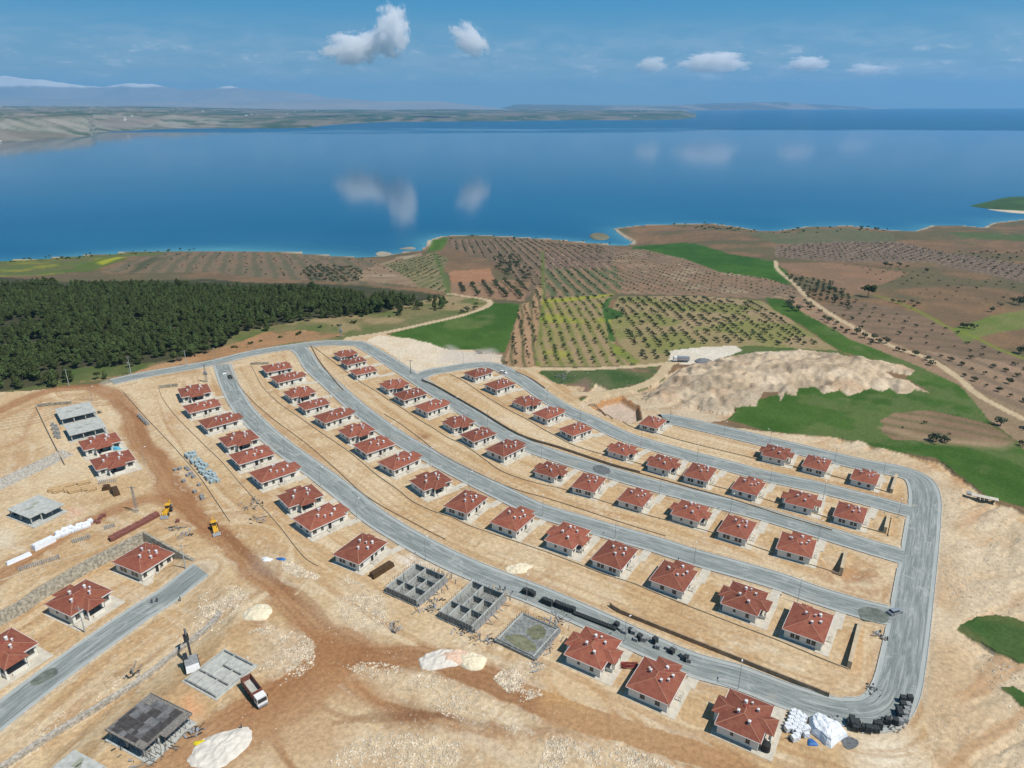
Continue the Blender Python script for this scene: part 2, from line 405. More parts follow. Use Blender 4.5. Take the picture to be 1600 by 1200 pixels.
# forest floor
region('forest_floor', 'dark needle covered floor of the pine wood', [(-400,430),(0,432),(100,440),(330,436),(560,448),(700,462),(690,480),(600,490),(480,500),(365,520),(360,540),(240,567),(110,574),(100,600),(30,610),(-400,640)], (.05,.052,.028), (.07,.07,.035), tint=((.16,.15,.08), 18, .68, .6))
region('rough_grass', 'patchy green and straw grass between the pine wood and the access track', [(400,515),(480,500),(600,488),(700,460),(755,466),(765,474),(735,490),(640,515),(540,530),(430,548),(330,560),(365,520)], (.10,.125,.04), (.17,.15,.07), tint=((.30,.22,.12), 20, .5, .75), edge=(4,2))
region('rough_grass', 'narrow green verge between the pine wood and the top road', [(0,612),(30,608),(100,592),(110,575),(240,566),(250,574),(180,590),(100,604)], (.07,.10,.03), (.12,.13,.05), edge=(3,2))
region('scraped_verge', 'orange brown scraped earth verge along the top road', [(110,598),(180,590),(240,572),(300,555),(380,532),(420,518),(470,516),(545,523),(460,535),(400,547),(300,568),(200,585)], (.34,.19,.095), (.28,.17,.09), edge=(3,1.5), rgh=.12, tint=((.13,.12,.05), 16, .6, .7))
region('grass_field', 'smooth green meadow inside the bend of the access track', [(605,523),(640,514),(700,500),(765,480),(772,472),(814,474),(806,500),(800,520),(788,552),(745,547),(690,546),(640,530)], GR1, GR2, tint=((.11,.14,.045), 18, .50, .7))
# strips & orchards
region('ploughed_strip', 'narrow orange ploughed strip beside the green meadow', [(812,475),(832,470),(838,440),(852,440),(846,480),(837,573),(786,575),(803,520)], (.31,.20,.115), (.34,.22,.13), stripe=(0, 6.4, (.06,.08,.03), .75, .2), edge=(1,.4))
OR1 = [(849,465),(905,462),(958,462),(947,480),(958,510),(962,540),(1005,571),(837,573)]
region('orchard_ground', 'grassy orchard floor with yellow flowers beside the ploughed strip', OR1, (.24,.20,.085), (.28,.205,.115), stripe=(3, 6.4, (.12,.15,.035), .7, .3), tint=((.26,.27,.04), 22, .58, .7), edge=(1,.4))
OR2 = [(968,462),(1085,462),(1190,470),(1250,510),(1310,548),(1180,541),(1060,545),(1040,566),(1005,571),(965,535),(952,492)]
region('orchard_ground', 'large orchard floor planted with rows of small olive trees', OR2, (.29,.215,.125), (.25,.20,.10), tint=((.16,.18,.05), 30, .5, .7), edge=(1,.4))
region('grass_field', 'dark green snake shaped grass gully between the two orchards', [(946,468),(958,464),(950,480),(975,488),(972,495),(950,500),(958,520),(962,535),(952,532),(948,515),(945,495),(940,480)], (.035,.085,.02), (.06,.12,.03), edge=(1,1))
region('flower_field', 'yellow flowering ground at the foot of the snake shaped gully', [(955,535),(975,545),(1000,566),(985,568),(960,552)], (.26,.28,.03), (.16,.18,.05))
region('ploughed_field', 'pink brown striped field above the olive orchard', [(948,442),(975,424),(958,412),(958,396),(975,390),(1010,391),(1070,406),(1120,424),(1190,430),(1235,446),(1258,464),(1200,467),(1080,461),(965,458)], (.27,.165,.105), (.22,.15,.10), stripe=(12, 9, (.12,.11,.07), .7, .3), tint=((.40,.31,.20), 25, .62, .7), edge=(1,.4))
region('grass_field', 'bright green wedge field running from the inlet to the path', [(985,388),(1010,383),(1085,380),(1140,398),(1208,409),(1228,425),(1242,440),(1225,441),(1190,432),(1120,424),(1070,406),(1010,391)], (.032,.088,.014), (.05,.115,.02), edge=(1,.3))
region('ploughed_field', 'reddish field of young vines on the peninsula', [(850,405),(960,405),(962,420),(975,432),(970,455),(945,462),(852,462)], (.27,.165,.10), (.19,.15,.09), stripe=(3, 10, (.08,.11,.05), .85, .4), edge=(1,.4))
region('vineyard', 'dark furrowed vineyard block on the peninsula', [(851,392),(950,392),(960,404),(955,420),(851,420)], (.16,.105,.075), (.13,.09,.07), stripe=(3, 9, (.32,.23,.15), .8, .28), edge=(1,.3))
region('ploughed_field', 'bare reddish headland field at the tip of the peninsula', [(700,374),(840,372),(940,385),(975,390),(955,396),(850,390),(845,440),(820,470),(812,440),(790,420),(750,400),(715,392)], (.18,.125,.085), (.22,.145,.095), stripe=(5, 11, (.10,.09,.055), .65, .35), edge=(1,.4))
region('orchard_ground', 'striped green and buff field sloping to the small bay', [(596,412),(640,402),(680,395),(700,402),(690,430),(702,460),(690,456),(655,450),(630,430)], (.17,.155,.08), (.25,.19,.105), stripe=(-8, 8, (.10,.12,.045), .75, .35), edge=(1,.4))
region('ploughed_field', 'rust coloured bare square field in the middle of the peninsula', [(700,425),(765,420),(775,440),(705,442)], (.30,.155,.085), (.33,.18,.105), edge=(1,.4))
region('orchard_ground', 'rust coloured orchard floor with dark tree rows above the meadow', [(705,442),(800,436),(830,440),(818,470),(702,460)], (.26,.16,.10), (.23,.15,.09), edge=(1,.4))
region('grass_field', 'grass covered tip of land beside the small bay', [(672,374),(700,372),(690,392),(665,396),(672,384)], (.06,.12,.02), (.10,.15,.03), edge=(2,1))
for a, b in (([(845,392),(849,392),(852,470),(838,560),(836,560),(848,470)], (.10,.15,.03)), ([(676,396),(682,396),(702,440),(706,462),(700,462)], (.09,.13,.04)), ([(963,458),(945,464),(890,470),(845,474),(845,468),(900,464)], (.28,.29,.04))): stain(a, b, .85, 1.2, (2, 1))
# right-hand country
region('green_slope', 'grey green slope along the lake shore', [(1150,362),(1215,366),(1260,358),(1330,356),(1390,364),(1400,380),(1300,385),(1215,382)], (.105,.115,.060), (.13,.12,.070), edge=(6,3))
region('ploughed_field', 'long furrowed purple brown field on the low ridge', [(1212,384),(1300,378),(1400,378),(1500,396),(1600,412),(1800,430),(1800,460),(1600,440),(1450,408),(1300,408),(1212,402)], (.125,.092,.070), (.155,.108,.078), stripe=(10, 12, (.23,.18,.125), .8, .25), edge=(3,1))
region('ploughed_field', 'orange brown bare slope beyond the curved path', [(1212,412),(1300,410),(1420,425),(1330,462),(1295,440),(1235,425)], (.24,.145,.088), (.20,.13,.08), edge=(3,1))
region('ploughed_field', 'reddish brown field marked with faint furrows below the lone tree', [(1285,478),(1350,470),(1440,490),(1560,545),(1600,560),(1800,620),(1800,660),(1600,572),(1480,552),(1400,540),(1340,510)], (.20,.135,.09), (.16,.115,.075), stripe=(70, 14, (.10,.085,.055), .4, .25), edge=(2,1))
region('orchard_ground', 'buff orchard floor dotted with low rows at the edge of the view', [(1430,545),(1500,555),(1600,570),(1850,620),(1850,760),(1600,648),(1560,630),(1510,600),(1480,570)], (.29,.195,.13), (.25,.175,.115), stripe=(14, 15, (.13,.10,.07), .55, .28), edge=(2,1))
region('grass_field', 'yellow green wedge of grass among the brown fields', [(1490,515),(1560,490),(1620,482),(1620,510),(1560,520),(1510,535)], (.12,.155,.04), (.16,.17,.06), edge=(4,2))
region('grass_field', 'green lakeside strip field beyond the far orchard', [(1480,363),(1600,368),(1800,370),(1800,385),(1600,376),(1500,373)], (.07,.105,.035), (.10,.12,.05), edge=(3,1))
for ln in ([(1368,460),(1400,470),(1440,488),(1480,510),(1520,525),(1560,545),(1600,560)],): track(ln, 3.5, (.16,.20,.03), .8, 2)
region('rough_grass', 'dark green bank above the pale spoil heap', [(1040,566),(1060,545),(1180,541),(1310,548),(1330,556),(1240,550),(1160,556),(1130,560),(1140,540),(1060,560),(1010,580),(1000,572)], (.055,.10,.025), (.09,.12,.04), edge=(3,2))
region('grass_field', 'green meadow winding through the valley behind the outer road', [(1195,464),(1222,468),(1262,492),(1310,518),(1380,545),(1450,575),(1500,600),(1535,640),(1548,660),(1590,690),(1680,740),(1700,830),(1600,792),(1540,772),(1490,735),(1460,715),(1400,706),(1340,690),(1290,682),(1200,674),(1130,655),(1140,638),(1210,618),(1280,598),(1330,603),(1450,610),(1415,590),(1425,575),(1340,556),(1310,548),(1262,515),(1210,485)], GR1, GR2, edge=(3,1.5), tint=((.11,.14,.05), 16, .52, .65))
region('ploughed_field', 'brown oval field enclosed by the green meadow', [(1376,655),(1400,645),(1450,640),(1500,652),(1545,662),(1590,690),(1560,698),(1470,690),(1400,688),(1380,675)], (.19,.125,.078), (.24,.165,.10), edge=(3,2), stripe=(60, 9, (.09,.10,.04), .5, .3))
stain([(1380,668),(1440,680),(1540,688),(1590,695),(1560,700),(1450,692)], (.33,.24,.15), .7, 3)
region('orchard_ground', 'buff ground under the grey olive grove at the valley end', [(1500,600),(1530,612),(1600,640),(1760,710),(1760,800),(1600,705),(1590,690),(1548,658)], (.27,.19,.12), (.22,.165,.10), edge=(2,1))
region('orchard_ground', 'buff strip with scattered olive trees beside the curved path', [(1222,466),(1258,464),(1300,490),(1360,520),(1420,545),(1470,570),(1500,590),(1510,606),(1470,588),(1400,558),(1330,530),(1262,493)], (.29,.195,.125), (.25,.17,.11), edge=(2,1))
SP = [(1008,625),(1020,610),(1045,590),(1062,576),(1100,566),(1140,557),(1185,550),(1240,548),(1300,552),(1345,560),(1380,566),(1410,572),(1431,579),(1421,587),(1400,583),(1385,582),(1400,592),(1425,600),(1453,614),(1432,610),(1417,615),(1404,617),(1390,607),(1380,612),(1360,607),(1350,611),(1326,619),(1310,610),(1288,616),(1275,605),(1247,607),(1245,620),(1225,616),(1218,628),(1215,612),(1195,612),(1185,626),(1182,634),(1145,637),(1148,645),(1132,648),(1100,640),(1087,632),(1075,637),(1065,624),(1040,630)]
region('building_ground', 'pale trampled soil between the field track and the spoil heap', [(930,618),(985,608),(1012,602),(1035,590),(1060,575),(1110,566),(1160,560),(1150,640),(1140,655),(1090,664),(1010,645),(940,640)], (.45,.35,.23), (.52,.42,.30), edge=(3,2), rgh=.15, tint=((.36,.23,.13), 10, .55, .5))
mS = region('spoil_heap', 'large pale heap of tipped earth with fingers reaching into the green meadow', SP, (.44,.345,.24), (.53,.435,.32), edge=(1.2,1.5), rgh=.3, tint=((.36,.23,.14), 12, .58, .45))
region('rough_grass', 'green ground strewn with litter beside the field track', [(838,582),(850,578),(1000,574),(1045,578),(1040,590),(1018,602),(1000,610),(960,612),(935,622),(912,630),(905,624),(935,612),(905,604),(870,600)], (.045,.085,.025), (.10,.12,.05), edge=(3,2), speck=((.45,.42,.36), .93), tint=((.22,.13,.09), 12, .6, .8))
stain(Z(900,540,4,[(0,240),(70,200),(110,230),(90,290),(20,290)]), (.20,.13,.10), .7, 2)
region('gravel_pad', 'white gravel pad where the field track ends', [(1046,548),(1080,544),(1150,540),(1160,548),(1140,556),(1110,566),(1065,570),(1045,562)], (.66,.62,.53), (.60,.54,.44), edge=(2,1))
region('building_ground', 'wide pale bench of levelled soil outside the outer road', [(935,600),(1010,640),(1090,660),(1200,675),(1290,683),(1350,692),(1410,708),(1445,722),(1490,750),(1530,775),(1600,812),(1900,950),(1900,1500),(1480,1500),(1440,1000),(1450,760),(1380,725),(1100,660),(900,650),(905,630)], (.52,.40,.26), (.60,.48,.33), edge=(4,2), rgh=.35, tint=((.44,.28,.15), 18, .55, .55))
mP = region('excavation_pit', 'square excavation with pale floor and orange cut banks', [(921,634),(940,624),(972,617),(1000,633),(1003,655),(985,662),(950,652)], (.52,.41,.32), (.46,.36,.28), edge=(0,0))
_d = distpoly(PITP, GP[mP]); colr[mP] = mixa(colr[mP], (.40,.215,.10), 1-ss(_d, 1.2, 2.2))
GRS = [[(1500,985),(1530,965),(1562,962),(1640,985),(1640,1040),(1590,1035),(1540,1010)], [(1560,1070),(1580,1068),(1640,1110),(1640,1130),(1590,1100)]]
for g in GRS: region('grass_patch', 'dark green grass patch on the bare slope' if g is GRS[0] else 'smaller green grass patch near the frame edge below the first one', g, (.04,.09,.02), (.06,.10,.03), edge=(3,2), speck=((.5,.45,.35), .985))
region('pale_ground', 'pale levelled tip beside the top road bend', [(590,524),(640,528),(700,546),(745,549),(786,556),(780,572),(700,574),(650,582),(600,545),(570,532)], (.56,.43,.28), (.64,.55,.42), edge=(3,2))
# far tracks (still land objects)
for nm, lb, ln, wd in (('field_track', 'sandy farm track curving from the top road past the meadow', [(545,528),(600,520),(660,507),(720,493),(752,482),(766,473),(755,466),(700,458)], 4.5),
                   ('field_track', 'straight farm track below the olive orchards', [(790,575),(850,576),(900,577),(1000,572),(1040,568),(1060,566)], 4.2),
                   ('field_track', 'farm track joining the straight track to the valley', [(1045,568),(1030,588),(1010,600),(985,608),(940,614),(900,616)], 5.5),
                   ('footpath', 'pale path curving between the brown fields down to the valley', [(1211,408),(1216,422),(1240,440),(1262,465),(1300,492),(1350,520),(1400,543),(1450,560),(1500,592),(1530,618),(1600,655)], 4.0)):
    W = spline(UL(ln), 5); x0, y0 = W.min(0)-10; x1, y1 = W.max(0)+10; P = warped(.6, .6)
    bb = (P[..., 0] > x0)&(P[..., 0] < x1)&(P[..., 1] > y0)&(P[..., 1] < y1)&inland
    d = np.full((NR, NC), 99.); d[bb] = distline(W, P[bb]); m = d < wd/2
    colr[m] = np.array([.50,.39,.25])*(.85+.3*n3[m])[:, None]; names.append(nm); info.append((lb, nm.replace('_', ' '))); reg[m] = len(names)-1
# --- stains and tracks in the building ground
BR = (.30,.150,.070); BR2 = (.38,.215,.105)
TRK = [([(150,605),(175,614),(197,635),(212,665),(237,708),(257,747),(290,782),(330,822),(372,872),(425,925),(475,968),(530,1008),(590,1026),(660,1026),(730,1052),(800,1082),(900,1122),(1000,1155),(1120,1200),(1300,1290)], 7.5, 'brown haul road winding through the building site'),
       ([(530,1006),(500,1040),(450,1085),(380,1135),(300,1190),(200,1270)], 15, 'wide brown haul road forking towards the lower edge'),
       ([(330,822),(290,790),(245,778),(200,790),(150,812),(80,850),(0,905),(-200,1010)], 6, 'brown haul road passing the white bags'),
       ([(-200,690),(-60,660),(0,640),(40,622),(90,608),(150,603)], 6, 'brown haul road coming in below the pine wood')]
for ln, wd, lb in TRK:
    W = spline(UL(ln), 5); x0, y0 = W.min(0)-30; x1, y1 = W.max(0)+30; P = warped(5, 1.5)
    bb = (P[..., 0] > x0)&(P[..., 0] < x1)&(P[..., 1] > y0)&(P[..., 1] < y1)
    d = np.full((NR, NC), 99.); d[bb] = distline(W, P[bb]); wv = wd*(.85+.6*(n1-.5))
    q = ss(-d, -wv*.5-2.6, -wv*.5+.6)*.9
    rut = .5+.5*np.sin(d*3.4+n2*6)
    colr = mixa(colr, np.array(BR), q*(.62+.45*n3).clip(0, 1)); colr = mixa(colr, (.22,.115,.06), q*ss(rut, .6, 1)*.5)
    m = (d < wv*.5); names.append('haul_road'); info.append((lb, 'dirt road')); reg[m] = len(names)-1
track([(500,1035),(520,1060),(560,1085),(610,1108),(660,1125),(740,1140),(860,1152),(960,1165)], 3.2, BR, .7, 2)
track([(545,1045),(560,1075),(600,1100),(680,1118),(780,1136),(900,1145)], 1.6, (.20,.10,.05), .7, .8)
track([(470,1060),(500,1100),(560,1125),(640,1122),(700,1120)], 1.4, (.20,.10,.05), .6, .8)
track([(520,1130),(590,1118),(660,1118),(720,1125),(800,1140)], 1.6, (.2,.1,.05), .6, .8)
track([(420,925),(405,950),(400,975),(420,1010)], 3, BR, .5, 2)
for q_ in range(7): track([(0-60,648+q_*6),(40+q_*4,640+q_*3),(110,625+q_*2),(170,615+q_*3),(200+q_*3,640+q_*2),(225+q_*3,690),(262+q_*3,742),(300+q_*4,782)], 1.1, (.27,.135,.065), .55, .8, 3)
for q_ in range(6): track([(330+q_*3,822),(385+q_*4,880),(440+q_*6,925),(505+q_*7,975+q_*3),(560+q_*5,1005+q_*5),(520-q_*12,1050),(430-q_*10,1120),(330-q_*8,1180+q_*4)], 1.2, (.235,.115,.055), .6, .8, 4)
for q_ in range(5): track([(560,1010+q_*6),(650,1020+q_*7),(740,1048+q_*6),(850,1095+q_*6),(960,1135+q_*6),(1080,1180+q_*6)], 1.1, (.25,.125,.06), .55, .8, 3)
for q_ in range(4): track([(470-q_*6,1060),(430-q_*4,1110+q_*8),(440,1170+q_*6),(470+q_*8,1230)], 1.0, (.23,.115,.055), .6, .8, 3)
stain([(440,985),(520,975),(600,1015),(640,1040),(560,1045),(500,1070),(430,1110),(380,1150),(350,1130),(430,1060)], BR, .7, 5)
track([(200,790),(235,772),(262,745),(268,720)], 4, BR2, .5, 4)
track([(0,700),(30,690),(45,665),(60,640),(85,625)], 2.2, BR2, .6, 2); track([(0,655),(60,628),(120,615),(180,622)], 3.5, BR2, .55, 3)
stain([(590,1110),(640,1098),(680,1112),(670,1135),(610,1135)], (.19,.095,.05), .75, 3)
stain([(500,1040),(560,1045),(600,1080),(620,1110),(560,1100),(520,1075)], (.36,.19,.09), .7, 3)
stain([(240,1200),(330,1160),(420,1110),(500,1060),(540,1100),(560,1200)], (.42,.26,.14), .6, 5)
stain([(1280,900),(1330,875),(1400,885),(1400,925),(1370,945),(1320,935),(1290,920)], (.36,.19,.095), .7, 5, thr=.35)
stain([(870,1080),(960,1060),(1060,1130),(1150,1200),(900,1200),(850,1120)], (.46,.29,.15), .6, 6)
stain([(850,1060),(900,1050),(940,1065),(920,1085),(870,1085)], (.52,.31,.13), .8, 4)
stain([(855,1160),(890,1140),(885,1175),(850,1200),(560,1200),(620,1150),(760,1140)], (.34,.19,.10), .45, 6, thr=.4)
stain([(0,690),(40,680),(60,740),(0,775)], (.42,.26,.14), .5, 6); stain([(470,910),(540,930),(590,950),(560,985),(500,960)], (.58,.45,.29), .6, 6)
stain([(1350,1000),(1375,1010),(1372,1060),(1300,1090),(1290,1060)], (.46,.29,.16), .5, 5); stain([(680,660),(668,668),(660,680),(640,685),(655,672)], (.4,.22,.1), .3, 3)
stain(Z(600,540,4,[(215,555),(300,550),(300,580),(225,580)]), (.26,.12,.06), .85, 1.5)
stain([(840,1050),(825,1070),(800,1060),(785,1030),(810,1025)], (.5,.36,.22), .5, 3, thr=.3)
stain([(1500,900),(1600,870),(1600,960),(1540,950),(1480,930)], (.42,.25,.13), .45, 8)
stain([(1440,1010),(1500,1000),(1520,1060),(1500,1140),(1450,1120)], (.47,.30,.16), .5, 8)
stain([(1330,1135),(1420,1150),(1440,1190),(1400,1230),(1340,1200)], (.72,.64,.50), .8, 4)
stain([(250,640),(285,650),(290,690),(262,705),(255,670)], (.42,.25,.12), .5, 4); stain([(240,570),(300,560),(320,585),(250,590),(200,590)], (.42,.27,.15), .6, 3)
stain([(620,870),(690,880),(700,900),(640,905),(600,890)], (.64,.57,.47), .6, 3); stain(Z(420,740,6.667,[(1360,880),(1500,840),(1600,900),(1590,960),(1480,950)]), (.78,.74,.66), .8, 1.5)
stain([(780,905),(810,885),(840,900),(835,920),(800,915)], (.45,.26,.14), .5, 3)
stain([(400,860),(450,880),(440,905),(390,890)], (.40,.36,.30), .4, 4)
stain([(700,540),(725,550),(770,545),(785,560),(740,570),(690,565)], (.52,.47,.42), .6, 3)
stain(Z(0,740,5,[(560,260),(660,280),(630,330),(520,360),(520,300)]), (.60,.38,.26), .8, 1.5); stain([(0,830),(20,835),(25,855),(0,862)], (.66,.6,.48), .7, 3)
stain(Z(150,980,5.333,[(700,610),(790,560),(900,690),(880,770),(760,780)]), (.62,.33,.17), .9, 1.5)
stain(Z(800,860,3.53,[(200,760),(330,740),(420,800),(380,860),(200,840)]), (.5,.3,.13), .8, 4)
# rubble zones
RUB = np.zeros((NR, NC), bool)
RUBP = [[(520,1035),(600,1035),(700,1060),(800,1100),(860,1125),(830,1150),(740,1135),(660,1105),(600,1070)], [(390,985),(430,975),(490,1000),(492,1040),(450,1075),(400,1060),(380,1020)],
        [(500,1200),(560,1150),(640,1145),(720,1160),(760,1200)], [(540,900),(600,930),(610,990),(560,990),(520,950)], [(440,870),(500,900),(490,915),(440,890)],
        [(60,1120),(180,1040),(250,1000),(300,960),(350,930),(390,920),(370,970),(300,1010),(240,1030),(120,1120),(30,1200)], [(310,930),(370,915),(395,935),(350,975),(310,960)],
        [(800,1030),(860,1040),(860,1080),(810,1100),(770,1060)], [(860,1150),(960,1160),(1060,1200),(840,1200)],
        [(1440,720),(1500,760),(1560,800),(1600,830),(1600,1150),(1540,1060),(1470,900),(1460,780)]]
for i, p in enumerate(RUBP):
    W = UL(p); P = warped(9, 5); x0, y0 = W.min(0)-8; x1, y1 = W.max(0)+8
    bb = (P[..., 0] > x0)&(P[..., 0] < x1)&(P[..., 1] > y0)&(P[..., 1] < y1)&inland
    Q_ = P[bb]; ii = interior(W, Q_); dd = distpoly(W, Q_); wt = np.clip(.5+np.where(ii, dd, -dd)/5, 0, 1)*(.55 if i < 9 else .3)
    wt = wt*~np.isin(reg[bb], [q_ for q_, n__ in enumerate(names) if n__ in ('grass_patch','grass_field','haul_road')]); c_ = colr[bb]; base = np.array([.57,.465,.32])*(.78+.42*n3[bb])[:, None]
    sp_ = ss(vn(XX[bb]/.62, YY[bb]/.62, 77), .72, .85)[:, None]; base = base*(1-sp_)+np.array([.70,.62,.50])*sp_
    dk = ss(vn(XX[bb]/.8, YY[bb]/.8, 79), .80, .92)[:, None]; base = base*(1-dk*.5)
    colr[bb] = c_*(1-wt[:, None])+base*wt[:, None]; rough[bb] = np.maximum(rough[bb], wt*(.75 if i < 9 else .6)); m = np.zeros((NR, NC), bool); m[bb] = ii; RUB |= m
# streaks and tyre marks on the open ground
def in_site():
    return (YY > 60)&(YY < 420)&(reg == 0)
si = in_site()
for a_, fr_, k_, am in ((35, 30, (.40,.25,.13), .45), (120, 22, (.63,.52,.36), .5), (60, 12, (.36,.22,.115), .4), (150, 16, (.60,.50,.37), .45)):
    dx, dy = math.cos(R(a_)), math.sin(R(a_)); u = XX*dx+YY*dy; v_ = -XX*dy+YY*dx
    q_ = ss(fbm(u/6+wx*2, v_+wy*6, fr_*.16, 4, int(a_)), .60, .74)*ss(fbm(XX, YY, 45, 2, int(a_)+3), .45, .62)*am
    colr = mixa(colr, k_, q_*si)
fs_ = ss(vn(XX/.5, YY/.5, 101), .86, .95)*ss(n2, .45, .6)*.6*si
colr = mixa(colr, (.68,.60,.48), fs_); fs_ = ss(vn(XX/.6, YY/.6, 103), .88, .95)*ss(n2, .35, .6)*.5*si; colr = mixa(colr, (.30,.20,.12), fs_)
# ------- heights
dR = None
ridg = 1-np.abs(2*fbm((XX*.35-YY*.94), (XX*.94+YY*.35)*.22, 13, 4, 40)-1)
bmp = vn(XX/3.2+wx*.3, YY/4.4, 45)+.5*vn(XX/1.6, YY/2.0, 46)
colr[mS] *= (.80+.34*ss(fbm(XX[mS]*.35-YY[mS]*.94, (XX[mS]*.94+YY[mS]*.35)*.2, 5, 3, 47), .35, .65))[:, None]
hh[mS] += 2.1*(bmp[mS]-.6)*np.clip(distpoly(UL(SP), GP[mS])/3, 0, 1)+(2.4*np.clip(distpoly(UL(SP), GP[mS])/16, 0, 1)+2.2*(ridg[mS]-.45))*np.clip(distpoly(UL(SP), GP[mS])/3, 0, 1)
nz = (fbm(XX, YY, 7, 5, 50)-.5)*2; nzf = (fbm(XX, YY, 1.8, 3, 54)-.5)*2
RMAP = rough.copy()
# ------------------------------------------------------------------ roads (data)
zA = lambda p: Z(240,520,4,p)
ROADS = {
 'A': ([(347,570),(358,600),(376,634),(402,664),(436,694),(475,723),(512,750),(548,778),(585,808),(636,840),(700,874),(765,902),(840,931),(920,966),(1000,1003),(1080,1038),(1155,1059),(1225,1086),(1290,1107),(1340,1116)], 8.6),
 'B': ([(462,542),(475,553),(490,576),(522,605),(553,633),(590,662),(628,688),(687,721),(733,745),(785,771),(840,797),(900,815),(960,833),(1020,850),(1085,871),(1160,892),(1220,910),(1275,930),(1340,950),(1412,968)], 8.6),
 'C': ([(562,537),(578,546),(598,558),(624,575),(650,592),(684,614),(726,641),(775,671),(812,692),(875,715),(950,738),(1010,756),(1075,773),(1140,790),(1200,806),(1275,829),(1349,852),(1396,866),(1432,876)], 8.6),
 'D': ([(652,590),(672,582),(700,577),(740,571),(772,572),(812,592),(850,619),(887,642),(925,658),(975,682),(1050,705),(1125,725),(1200,745),(1275,761),(1350,780),(1405,795),(1438,803)], 8.6),
 'E': ([(1036,655),(1050,656),(1125,673),(1200,691),(1275,709),(1350,727),(1405,737),(1435,750),(1445,775),(1443,810),(1437,860),(1429,915),(1421,970),(1411,1030),(1401,1075),(1386,1103),(1362,1116),(1330,1117)], 10.0),
 'T': ([(175,597),(225,586),(290,575),(337,566),(400,551),(465,541),(515,536),(566,537)], 8.8),
 'F': ([(314,890),(241,944),(141,1013),(60,1072),(0,1119),(-120,1215),(-300,1360)], 8.8)}
RL = {k: (spline(UL(p), 6), w_) for k, (p, w_) in ROADS.items()}
droad = np.full((NR, NC), 1e9)
near = (YY < 480)&(YY > 60)
for W, w_ in RL.values(): droad[near] = np.minimum(droad[near], distline(W, GP[near])-w_/2)
flat = ss(droad, .5, 5)
far = ss(YY, 420, 600)
hh += RMAP*nz*(.35+.65*flat)*flat + RMAP*.5*nzf*flat
hh += far*(fbm(XX, YY, 120, 3, 70)-.5)*5*ss(yshore(XX)-YY, 0, 120)
colr = mixa(colr, (.44,.40,.33), ss(-droad, -2.2, .2)*.45*(near))
si = (reg == 0)&(YY < 420)&(YY > 60)
bnd = fbm(droad+wx*3, (XX+YY)/9, 3.0, 4, 140); bnd2 = fbm(droad*1.0+wx*2, (XX+YY)/14, 1.4, 3, 150)
bw = si*(droad < 32)*ss(-XX-YY*.2, -400, 90)
colr = mixa(colr, (.62,.50,.335), ss(bnd, .52, .66)*.55*si*(droad < 30)); colr = mixa(colr, (.38,.225,.11), ss(bnd2, .56, .72)*.5*si*(droad < 30))
ob = (np.array([n_ == 'building_ground' for n_ in names])[reg])|((reg == 0)&(XX > 95)&(droad > 0))
st = fbm((XX*.5-YY*.87)*.9+wx*4, (XX*.87+YY*.5)*.16, 2.6, 4, 160); st2 = fbm((XX*.5-YY*.87)+wx*6, (XX*.87+YY*.5)*.2, 7, 4, 170)
out = ob*ss(droad, 2, 10)
colr = mixa(colr, (.40,.235,.12), ss(st, .52, .7)*.6*out); colr = mixa(colr, (.60,.50,.36), ss(1-st2, .5, .66)*.55*out)
gully = out*(1-np.abs(2*st2-1))**2
hh -= 1.3*gully*ss(droad, 4, 14)
# shore: narrow pale beach
dsh = np.full((NR, NC), 1e9); fm = YY > 700
dsh[fm] = distline(shore, GP[fm])
colr = mixa(colr, (.52,.46,.36), ss(-dsh+wx*8, -9, -3)*.8*inland)
HT = np.where(inland, hb+hh-.06*(droad < 1), LAKE-3.0)
colr = np.clip(colr, 0, .85); _l = colr.mean(-1, keepdims=True); colr = np.clip(_l+(colr-_l)*1.03, .005, .85)*np.where(_l > .25, .93, 1.0)
names.append('lake_bed'); info.append(('pale bed of the lake below the shore', 'lake bed')); reg[~inland] = len(names)-1
def Ht(x, y):
    """terrain height at a point, read back from the grid"""
    i = int(np.clip(np.searchsorted(rows, y), 1, NR-1)); i = i if abs(rows[i]-y) < abs(rows[i-1]-y) else i-1
    j = int(np.clip(round((x/(max(rows[i], 60)*math.cos(PITCH)+CAMH*math.sin(PITCH))+1.02)/2.04*(NC-1)), 0, NC-1))
    return float(HT[i, j])
def groundmat():
    m = bpy.data.materials.new('earth'); m.use_nodes = True; t = m.node_tree; b = t.nodes['Principled BSDF']
    b.inputs['Roughness'].default_value = .95; b.inputs['Specular IOR Level'].default_value = .12
    at = t.nodes.new('ShaderNodeAttribute'); at.attribute_name = 'Col'
    c = t.nodes.new('ShaderNodeTexCoord').outputs['Object']
    f1 = noise(t, c, .9, 6, .65); f2 = noise(t, c, 4.0, 3, .6)
    v = mth(t, 'MULTIPLY_ADD', maprange(t, f1, .3, .7, 0, 1), .34, .80)
    v = mth(t, 'MULTIPLY', v, mth(t, 'MULTIPLY_ADD', maprange(t, f2, .3, .7), .2, .9))
    vm = t.nodes.new('ShaderNodeVectorMath'); vm.operation = 'SCALE'; t.links.new(at.outputs['Color'], vm.inputs[0]); t.links.new(v, vm.inputs['Scale'])
    t.links.new(vm.outputs[0], b.inputs['Base Color'])
    bn = t.nodes.new('ShaderNodeBump'); bn.inputs['Strength'].default_value = .55; bn.inputs['Distance'].default_value = .25
    t.links.new(f1, bn.inputs['Height']); t.links.new(bn.outputs[0], b.inputs['Normal'])
    return m
M['earth'] = groundmat()
V = np.stack([XX, YY, HT], -1).reshape(-1, 3); CC = np.concatenate([colr, np.ones((NR, NC, 1))], -1).reshape(-1, 4)
idx = np.arange(NR*NC).reshape(NR, NC)
